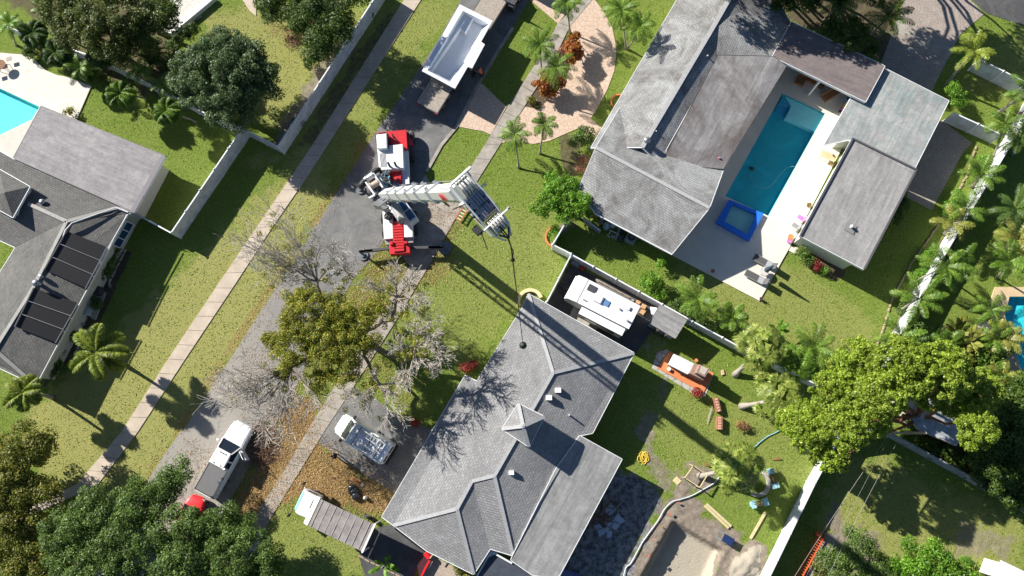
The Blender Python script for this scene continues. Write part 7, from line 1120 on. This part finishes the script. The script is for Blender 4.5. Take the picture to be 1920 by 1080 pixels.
pot('flower_pot', 'wide clay pot at the corner of the garage wall', (1480.5, 446), .25, .35, TERRA); pot('beach_ball', 'pink and white ball beside the wide clay pot', (1478, 453), .2, .3, PINK, cat='ball'); pot('flower_pot', 'small clay pot standing alone by the garage wall', (1515, 386), .2, .3, RUST, L_OLV); pot('flower_pot', 'small potted plant at the shaded lower patio edge', (1335, 509), .15, .22, TERRA, L_RED); pot('flower_pot', 'pot with red flowers at the lower patio corner', (1426, 561), .15, .22, DGREY, L_RED); pot('flower_pot', 'potted shrub at the foot of the tan poolside table', (1558, 309), .18, .28, CARD, L_OLV)
t = quadthing('poolside_table', 'tan table with a plant by the long side of the teal pool', 'table', [(1543, 281), (1570, 292), (1564, 304), (1538, 292)], .75, .70, paint('tan_table', (.66, .52, .30), .6), 'top'); legs(t, [(1543, 281), (1570, 292), (1564, 304), (1538, 292)], .7)
pot('table_plant', 'small green plant standing on the tan poolside table', (1562, 292), .08, .1, DGREY, L_GRN, .76, 'plant'); sheet('stepping_slab', [(1480, 464), (1487, 461), (1496, 465), (1491, 476), (1479, 470)], .06, DECK, 'small cream slab at the garage corner')
# ------------------------------------------------------------------ machines by the houses
def ac(label, c, rz_, s, mat, rnd_=False):
    t = thing('air_conditioner', label, 'air conditioner', P(*c, 0), rz_, 'air conditioners beside the houses'); simple(t, 'cabinet', mat, (lambda m: m.disc((0, 0), s/2, .05, .85, 26)) if rnd_ else (lambda m: m.box(-s/2, s/2, -s/2, s/2, .05, .85)), bev=.04); simple(t, 'fan_well', paint('fan_blue', (.02, .03, .07), .5), lambda m: m.disc((0, 0), s*.38, .852, .87, 26)); g = simple(t, 'fan_blade', DGREY, lambda m: [m.bar((0, 0, .885), (math.cos(a)*s*.33, math.sin(a)*s*.33, .885), .13, .01) for a in (0, 1.57, 3.14, 4.71)]); simple(t, 'grille', GREY, lambda m: [m.bar((-s*.38*math.cos(a), -s*.38*math.sin(a), .905), (s*.38*math.cos(a), s*.38*math.sin(a), .905), .012, .012) for a in (.4, 1.2, 2.0, 2.8)])
ac('square blue grey air conditioner under the gutter of the pale house', (1182, 449), 1.05, .95, paint('ac_blue', (.22, .28, .34), .5)); ac('round dark air conditioner in the bed beside the solar mat house', (188, 547), 0, .95, DGREY, True)
for lab, c, r in (('pale round pool filter tank beside the gutter', (1136, 427), .32), ('smaller pale filter tank against the pale house wall', (1148, 425), .27)): t = thing('filter_tank', lab, 'filter tank', P(*c, 0)); simple(t, 'tank', LBLUE if False else paint('tank_blue', (.38, .50, .58), .5), lambda m: m.tube([(0, 0, .1), (0, 0, .7), (0, 0, .85), (0, 0, .9)], [r, r, r*.75, r*.2], 18), smooth=True); simple(t, 'valve', WHITE, lambda m: m.tube([(0, 0, .88), (0, 0, 1.02)], .07, 8))
quadthing('utility_box', 'grey equipment box left of the pale filter tanks', 'utility box', [(1126, 408), (1133, 410), (1130, 420), (1122, 417)], .6, 0, GREY, 'cabinet'); quadthing('pool_heater', 'dark pool heater left of the square air conditioner', 'heater', [(1162, 439), (1171, 443), (1166, 452), (1157, 448)], .8, 0, DGREY, 'cabinet'); quadthing('pool_pump', 'dark pump box between heater and filter tanks', 'pump', [(1163, 430), (1170, 433), (1167, 440), (1160, 437)], .5, 0, DGREY, 'housing')
t = thing('pool_piping', 'white pool pipework between the filter tanks and heater', 'pipes', P(1152, 440, 0))
for k, q in enumerate(([(1145, 432), (1162, 441)], [(1158, 428), (1162, 431), (1156, 444)], [(1142, 440), (1145, 431)], [(1146, 446), (1149, 441)], [(1150, 447), (1153, 442)], [(1154, 449), (1157, 443)], [(1138, 440), (1143, 445)])): mb = MB(); mb.tube([P(*p, .35) for p in q], .045, 6); mb.build('pipe', WHITE, t, world=True)
quadthing('storage_box', 'pale blue box on the wall side of the left house bed', 'storage box', [(150, 568), (167, 575), (160, 591), (143, 584)], .9, 0, paint('pale_blue_box', (.42, .48, .54), .6), 'body'); t = thing('steps', 'concrete landing with a dark doormat beside the pale blue box', 'steps', P(172, 590, 0)); mb = MB(); mb.pp([(163, 592), (178, 600), (198, 548), (190, 545), (172, 580)], .15, 0); mb.build('landing', CONC, t, world=True); mb = MB(); mb.pp([(162, 581), (173, 586), (167, 596), (159, 592)], .2, .15); mb.build('doormat', BLACK, t, world=True)
t = thing('garden_ornament', 'white and dark garden ornaments in the bed below the landing', 'ornaments', P(150, 612, 0)); [simple(t, 'ornament', m_, lambda m: m.tube([(x, y, 0), (x, y, .4), (x, y, .5)], [.16, .1, .03], 8)) for x, y, m_ in ((0, 0, WHITE), (.35, .2, GREY), (-.2, -.5, WHITE), (-.35, .45, DGREY))]
t = thing('garden_furniture', 'dark folded garden furniture on the white patio at the left edge', 'furniture', P(10, 128, .1)); simple(t, 'table_top', RUST, lambda m: m.disc((0, 0), .55, .68, .72, 14)); simple(t, 'leg', DGREY, lambda m: [m.tube([(a, b_, 0), (a*.3, b_*.3, .7)], .025, 6) for a, b_ in ((.4, .4), (-.4, .4), (.4, -.4), (-.4, -.4))]); simple(t, 'seat', WOODD, lambda m: [m.bar((x, y, .4), (x+.5, y+.15, .4), .4, .05) for x, y in ((-.9, .5), (.3, .7), (-.7, -.8))])
# ------------------------------------------------------------------ grill terrace, benches
BRK = flat_mat('brickwork', (.45, .22, .15), (.30, .24, .2), .9, .09, .24, .3, bscale=3)
t = thing('outdoor_grill', 'brick outdoor grill with white counter on a terracotta terrace', 'grill', P(1290, 700, 0)); mb = MB(); mb.pp([(1232, 690), (1255, 658), (1337, 703), (1319, 737)], .10, 0); mb.build('terrace', TERRA, t, world=True, bev=.02)
mb = MB(); mb.pp([(1264, 664), (1300, 682), (1289, 701), (1254, 683)], .92, .1); mb.build('base', CONC, t, world=True); mb = MB(); mb.pp([(1264, 663.5), (1301, 682), (1289.5, 702), (1253, 683.5)], 1.0, .925); mb.build('counter', RVW, t, world=True, bev=.015)
mb = MB(); mb.pp([(1302, 681), (1330, 693), (1320, 713), (1293, 700)], 1.5, .1); mb.build('chimney_base', paint('old_brick', (.36, .24, .19), .9, var=.5, scale=8, bmp=.03), t, world=True); mb = MB(); mb.pp([(1312, 683), (1331, 692), (1322, 707), (1306, 699)], 2.3, 1.45); mb.build('chimney', paint('old_brick', (.36, .24, .19)), t, world=True); mb = MB(); mb.pp([(1316, 686), (1328, 691.5), (1321, 703), (1311, 698)], 2.33, 2.3); mb.build('chimney_cap', paint('cap_cream', (.5, .45, .37), .8), t, world=True)
for lab, c, s in (('terracotta pot at the chimney end of the terrace', (1331, 702), .22), ('white bowl on the terrace left of the grill counter', (1253, 692), .16), ('orange pot behind the brick chimney', (1304, 676), .15)): pot('flower_pot', lab, c, s, .26, TERRA if 'white' not in lab else WHITE)
for lab, q in (('brick planter bench nearer the terracotta terrace', [(1338, 747), (1347, 745), (1353, 771), (1345, 773)]), ('brick planter bench farther from the terrace', [(1345, 781), (1355.5, 781.5), (1355, 806), (1344.5, 805.5)])):
    t = quadthing('brick_bench', lab, 'bench', q, .5, 0, paint('red_brick', (.38, .16, .10), .9, var=.5, scale=9, bmp=.03), 'base', 'brick benches on the back lawn', .01); mb = MB(); a, b_, c_, d_ = [P(*p, .52) for p in q]
    for k in range(5): u = (k+.15)/5; v = (k+.85)/5; mb.loft([[a.lerp(d_, u).lerp(b_.lerp(c_, u), .2), a.lerp(d_, u).lerp(b_.lerp(c_, u), .8), a.lerp(d_, v).lerp(b_.lerp(c_, v), .8), a.lerp(d_, v).lerp(b_.lerp(c_, v), .2)], [x+Vector((0, 0, .02)) for x in (a.lerp(d_, u).lerp(b_.lerp(c_, u), .25), a.lerp(d_, u).lerp(b_.lerp(c_, u), .75), a.lerp(d_, v).lerp(b_.lerp(c_, v), .75), a.lerp(d_, v).lerp(b_.lerp(c_, v), .25))]])
    mb.build('tile', paint('tile_orange', (.62, .36, .24), .7), t, world=True)
quadthing('stone_slab', 'flat orange stone at the foot of the upper fan palm', 'stone', [(1352, 694), (1357, 693), (1359, 702), (1353, 704)], .12, 0, paint('stone_tan', (.6, .42, .28), .8), 'slab')
def bench(label, a, b_, zz, m1):
    t = thing('garden_bench', label, 'bench', P(*a, 0), group='blue ended benches'); A, B = P(*a, zz), P(*b_, zz); d = (B-A).normalized(); n_ = Vector((-d.y, d.x, 0)); 
    for s in (-.12, .12): mb = MB(); mb.bar(A+n_*s, B+n_*s, .16, .06); mb.build('plank', m1, t, world=True, bev=.01)
    for q in (A, B): mb = MB(); mb.bar(q-n_*.32+Vector((0, 0, .03)), q+n_*.32+Vector((0, 0, .03)), .42, .08); mb.bar(q+Vector((0, 0, -zz+.0)), q+Vector((0, 0, -.02)), .35, .4, up=d); mb.build('end_block', paint('aqua_paint', (.35, .60, .62), .6), t, world=True, bev=.02)
bench('blue ended plank bench nearest the yellow green tree', (1445, 884), (1454, 911), .45, RUST); bench('blue ended plank bench by the brick edging of the fan palm', (1413, 946), (1436, 941), .45, CARD)
quadthing('plywood_offcut', 'small square plywood board on the dug up lawn', 'board', [(1269, 893), (1278, 902), (1270, 910), (1261, 901)], .08, .02, WOOD, 'board', bev=0)
t = thing('lumber_frame', 'pale lumber frame around the trunk of the fan palm', 'frame', P(1303, 893, 0)); fr_ = [(1300, 873), (1326, 891), (1312, 914), (1284, 896)]
for k in range(4): mb = MB(); mb.bar(P(*fr_[k], .85), P(*fr_[(k+1) % 4], .85), .06, .1); mb.build('rail', WOOD, t, world=True)
for q in fr_: mb = MB(); p = P(*q, .85); mb.tube([Vector((p.x, p.y, 0)), p], .045, 4); mb.build('stake', WOOD, t, world=True)
for ext in (((1300, 873), (1292, 870)), ((1284, 896), (1280, 895)), ((1312, 914), (1305, 911))): mb = MB(); mb.bar(P(*ext[0], .92), P(*ext[1], .92), .06, .09); mb.build('rail_end', WOOD, t, world=True)
for k, (lab, a, b_, w_) in enumerate((('yellow plank in the pair by the pit, the upper one', (1325, 945), (1371, 987), .2), ('yellow plank in the pair by the pit, the lower one', (1321, 948), (1366, 990), .2), ('single pale plank lying by the sand heap', (1435, 961), (1407, 1010), .22))): t = thing('plank', lab, 'plank', P(*a, 0), group='planks on the back lawn'); mb = MB(); mb.bar(P(*a, .1), P(*b_, .1), w_, .07); mb.build('board', WOOD, t, world=True)
def hose(name, label, px, z, r, mat, cat='hose', sm=4):
    t = thing(name, label, cat, P(*px[0], 0)); pts_ = [P(*q, z) for q in px]; out = []
    for k in range(len(pts_)-1):
        p0, p1, p2, p3 = pts_[max(k-1, 0)], pts_[k], pts_[k+1], pts_[min(k+2, len(pts_)-1)]
        for q in range(sm): u = q/sm; out.append(.5*((2*p1)+(p2-p0)*u+(2*p0-5*p1+4*p2-p3)*u*u+(3*p1-p0-3*p2+p3)*u**3))
    out.append(pts_[-1]); mb = MB(); mb.tube(out, r, 7); mb.build('tube', mat, t, world=True, smooth=True); return t
hose('drain_hose', 'thick pale grey hose curving along the dug up ground', [(1352, 889), (1340, 905), (1320, 917), (1298, 929), (1278, 936), (1262, 940), (1252, 948), (1244, 958), (1234, 976), (1218, 998), (1204, 1018), (1193, 1038), (1183, 1056), (1173, 1066), (1168, 1092)], .12, .05, paint('hose_grey', (.55, .60, .64), .5)); hose('garden_hose', 'thin light blue hose emerging from under the yellow green tree', [(1470, 801), (1455, 811), (1440, 818), (1425, 829), (1412, 841), (1400, 846)], .08, .035, LBLUE)
t = thing('hose_coil', 'yellow hose coiled on the grass right of the flat grey roof', 'hose coil', P(1206, 858, 0)); q = random.Random(2); mb = MB(); pts_ = []
for k in range(90): a = k*.42; rr_ = .30+.16*math.sin(k*.7)+q.uniform(-.05, .05); pts_.append(P(1206, 858, 0)+Vector((math.cos(a)*rr_*.8+math.sin(k*.05)*.15, math.sin(a)*rr_*1.2, .06+.03*(k % 5)/5)))
mb.tube(pts_, .03, 5); mb.build('tube', YEL, t, world=True, smooth=True)
t = thing('wheelbarrow', 'dark blue wheelbarrow at the right edge of the pit', 'wheelbarrow', P(1361, 1010, 0)+Vector((0, 0, 0)), -.5); simple(t, 'tray', paint('barrow_blue', (.02, .04, .12), .4), lambda m: m.loft([[(-.3, -.2, .35), (.3, -.2, .35), (.3, .2, .35), (-.3, .2, .35)], [(-.45, -.33, .62), (.5, -.33, .62), (.5, .33, .62), (-.45, .33, .62)]]), bev=.02); simple(t, 'handle', LBLUE, lambda m: m.tube([(-.3, .25, .5), (-1.0, .3, .6)], .025, 6)); simple(t, 'handle', LBLUE, lambda m: m.tube([(-.3, -.25, .5), (-1.0, -.3, .6)], .025, 6)); simple(t, 'wheel', BLACK, lambda m: m.tube([(.6, -.05, .2), (.6, .05, .2)], .2, 14)); simple(t, 'leg', GREY, lambda m: m.tube([(-.4, .25, .5), (-.45, .25, .0)], .02, 6)); simple(t, 'leg', GREY, lambda m: m.tube([(-.4, -.25, .5), (-.45, -.25, .0)], .02, 6))
for k, (c, lab) in enumerate((((1267, 942), 'where the pale hose bends'), ((1256, 966), 'just below the hose bend'), ((1240, 988), 'left of the upper pit corner'), ((1229, 1011), 'halfway down the left pit edge'), ((1217, 1038), 'lowest along the left pit edge'))): t = thing('marker_flag', 'small orange marker flag '+lab, 'marker', P(*c, .05), k, 'orange markers around the pit'); simple(t, 'stake', GREY, lambda m: m.tube([(0, 0, 0), (0, 0, .35)], .012, 5)); simple(t, 'flag', ORANGE, lambda m: m.bar((0, 0, .28), (.26, .05, .25), .02, .18))
t = thing('rubble_pile', 'heap of broken blue grey panels and brown scrap in the roof shade', 'rubble', P(1145, 968, 0))
for k, q in enumerate(([(1145, 945), (1156, 956), (1144, 967), (1133, 957)], [(1158, 963), (1173, 977), (1163, 983), (1150, 975)], [(1152, 979), (1163, 984), (1155, 994), (1146, 988)], [(1113, 986), (1124, 982), (1130, 989), (1118, 995)], [(1120, 995), (1140, 988), (1143, 993), (1124, 1008)], [(1138, 996), (1148, 995), (1147, 1007), (1138, 1009)], [(1137, 983), (1150, 974), (1153, 979), (1142, 988)])): mb = MB(); mb.pp(q, .25+.06*(k % 3), .20+.06*(k % 3)); mb.build('panel', paint('panel_blue', (.42, .48, .54), .6), t, world=True)
for k in range(26): q = random.Random(k+50); a = P(1110+q.random()*52, 940+q.random()*55, .15+q.random()*.2); an = q.uniform(0, 3.1); mb = MB(); d_ = Vector((math.cos(an), math.sin(an), q.uniform(-.1, .1)))*q.uniform(.3, .8); mb.bar(a-d_, a+d_, .07, .05); mb.build('scrap_board', RUST if k % 3 else WOODD, t, world=True)
lad = P(866, 405, 0); a = P(859, 415, .5); b_ = P(872, 394, .5); ladder('step_ladder', 'orange step ladder lying beside the sidewalk under the crane boom', lad, math.atan2(b_.y-a.y, b_.x-a.x), 1.25, .5, ORANGE, WHITE, 4, z=.35)
a, b_ = P(1542, 1002, .3), P(1488, 1100, .3); m_ = (a+b_)/2; ladder('trestle', 'long orange fibreglass ladder lying at the bottom right', (m_.x, m_.y, 0), math.atan2(b_.y-a.y, b_.x-a.x), (b_-a).length, .48, ORANGE, ORANGE, 22, z=.25)
t = quadthing('crate', 'orange end box at the top of the long orange ladder', 'box', [(1533, 996), (1543, 1000), (1540, 1008), (1530, 1003)], .5, .1, ORANGE, 'body')
# wires and pole
t = thing('utility_pole', 'pale utility pole beside the corner of the grey fence', 'utility pole', P(1650, 811, 0)); mb = MB(); mb.tube([P(1650, 811, 0), Vector(tuple(P(1650, 811, 0))[:2]+(7.0,))], [.14, .1], 10); mb.build('shaft', PBARK, t, world=True)
for k, (lab, px) in enumerate((('overhead wire over the dark strip beside the bright white fence', [(1668, 812), (1595, 870), (1560, 935), (1481, 1085), (1440, 1160)]), ('overhead wire farthest right over the bottom right lawn', [(1681, 831), (1632, 925), (1554, 1082), (1510, 1170)]), ('thin middle overhead wire above the sunlit lawn strip', [(1672, 812), (1610, 910), (1575, 985), (1530, 1085), (1500, 1150)]))):
    t = thing('overhead_wire', lab, 'wire', P(*px[0], 6.0), group='overhead wires'); mb = MB(); pts_ = [P(*px[0], 6.3), P(*px[-1], 6.3)]; n_ = 12; pts2 = []
    for q in range(n_+1): u = q/n_; p = pts_[0].lerp(pts_[1], u); p.z -= .25*math.sin(math.pi*u); pts2.append(p)
    mb.tube(pts2, (.014, .012, .008)[k], 5); mb.build('cable', paint('cable_grey', (.30, .28, .26), .6), t, world=True)
# front lawn odds and ends
t = thing('trash_bag', 'black bags heaped on the orange leaves above the box truck', 'bags', P(667, 922, 0)); q = random.Random(3)
for k in range(4): mb = MB(); mb.sphere((q.uniform(-.3, .3), q.uniform(-.35, .4), .25), .36, 12, 8, (1, 1.1, .8), .18); mb.build('bag', paint('bag_black', (.04, .045, .05), .25, var=.2), t, smooth=True)
t = thing('cooler', 'small white jug beside the black bags on the orange leaves', 'jug', P(686, 933, 0)); simple(t, 'body', paint('jug_cream', (.7, .6, .5), .5), lambda m: m.tube([(0, 0, 0), (0, 0, .35), (0, 0, .45)], [.16, .16, .06], 12)); simple(t, 'lid', WHITE, lambda m: m.tube([(0, 0, .45), (0, 0, .5)], .06, 8))
t = thing('hand_tool', 'red handled tool on the leaves above the black bags', 'tool', P(672, 904, 0), -.6); simple(t, 'handle', RED, lambda m: m.tube([(-.5, 0, .08), (.3, 0, .08)], .03, 6)); simple(t, 'head', GREY, lambda m: m.box(.3, .55, -.15, .15, .05, .1))
t = thing('barrier', 'red barrel with red barrier tape stand at the bottom edge by the grey roof', 'barrier', P(801, 1043, 0)); mb = MB(); mb.tube([P(797, 1036, .45), P(806, 1046, .45)], .24, 16); mb.build('barrel', paint('bright_red', (.80, .02, .03), .4), t, world=True, bev=.02); mb = MB(); mb.bar(P(806, 1050, .4), P(797, 1066, .4), .16, .3); mb.bar(P(797, 1066, .4), P(788, 1085, .4), .16, .3); mb.build('red_panel', paint('bright_red', (.80, .02, .03)), t, world=True); mb = MB(); mb.bar(P(813, 1037, .9), P(806, 1047, .9), .07, .07); mb.build('post_rail', WOOD, t, world=True)
for k, (lab, q, m_, z) in enumerate((('upper cardboard box behind the camper', [(1205, 569), (1213, 573), (1209, 580), (1201, 576)], CARD, .7), ('lower open cardboard box behind the camper', [(1205, 578), (1212, 582), (1206, 591), (1198, 586)], CARD, .5), ('small cardboard box against the fence behind the camper', [(1195, 562), (1202, 566), (1199, 571), (1193, 568)], CARD, .5))): quadthing('cardboard_box', lab, 'box', q, z, .03, m_, 'carton', 'cardboard boxes behind the camper', .01)
t = thing('scrap_sheets', 'white crumpled sheets between the cardboard boxes and the shed', 'sheets', P(1225, 582, 0)); mb = MB(); mb.loft([[P(1219, 575, .6), P(1232, 577, .9), P(1232, 578, .88), P(1219, 576, .58)], [P(1221, 588, .4), P(1229, 590, .5), P(1229, 591, .48), P(1221, 589, .38)]]); mb.build('sheet', WHITE, t, world=True)
t = thing('garden_cart', 'dark grey cart with a red can inside the fence corner of the camper pad', 'cart', P(1080, 494, 0)); mb = MB(); mb.bar(P(1072, 490, .5), P(1086, 499, .5), .4, .3); mb.build('bin', paint('cart_blue', (.2, .25, .32), .5), t, world=True, bev=.03); mb = MB(); mb.bar(P(1089, 502, .35), P(1095, 505, .35), .35, .4); mb.build('can', RED, t, world=True, bev=.03)
t = thing('fallen_screen', 'long grey timbers on the pad along the camper fence', 'timber', P(1150, 550, 0)); mb = MB()
for k in range(3): mb.bar(P(1117+k*2, 524+k*3, .12), P(1180+k*4, 558+k*3, .12), .16, .12)
mb.build('beam', WOODD, t, world=True)
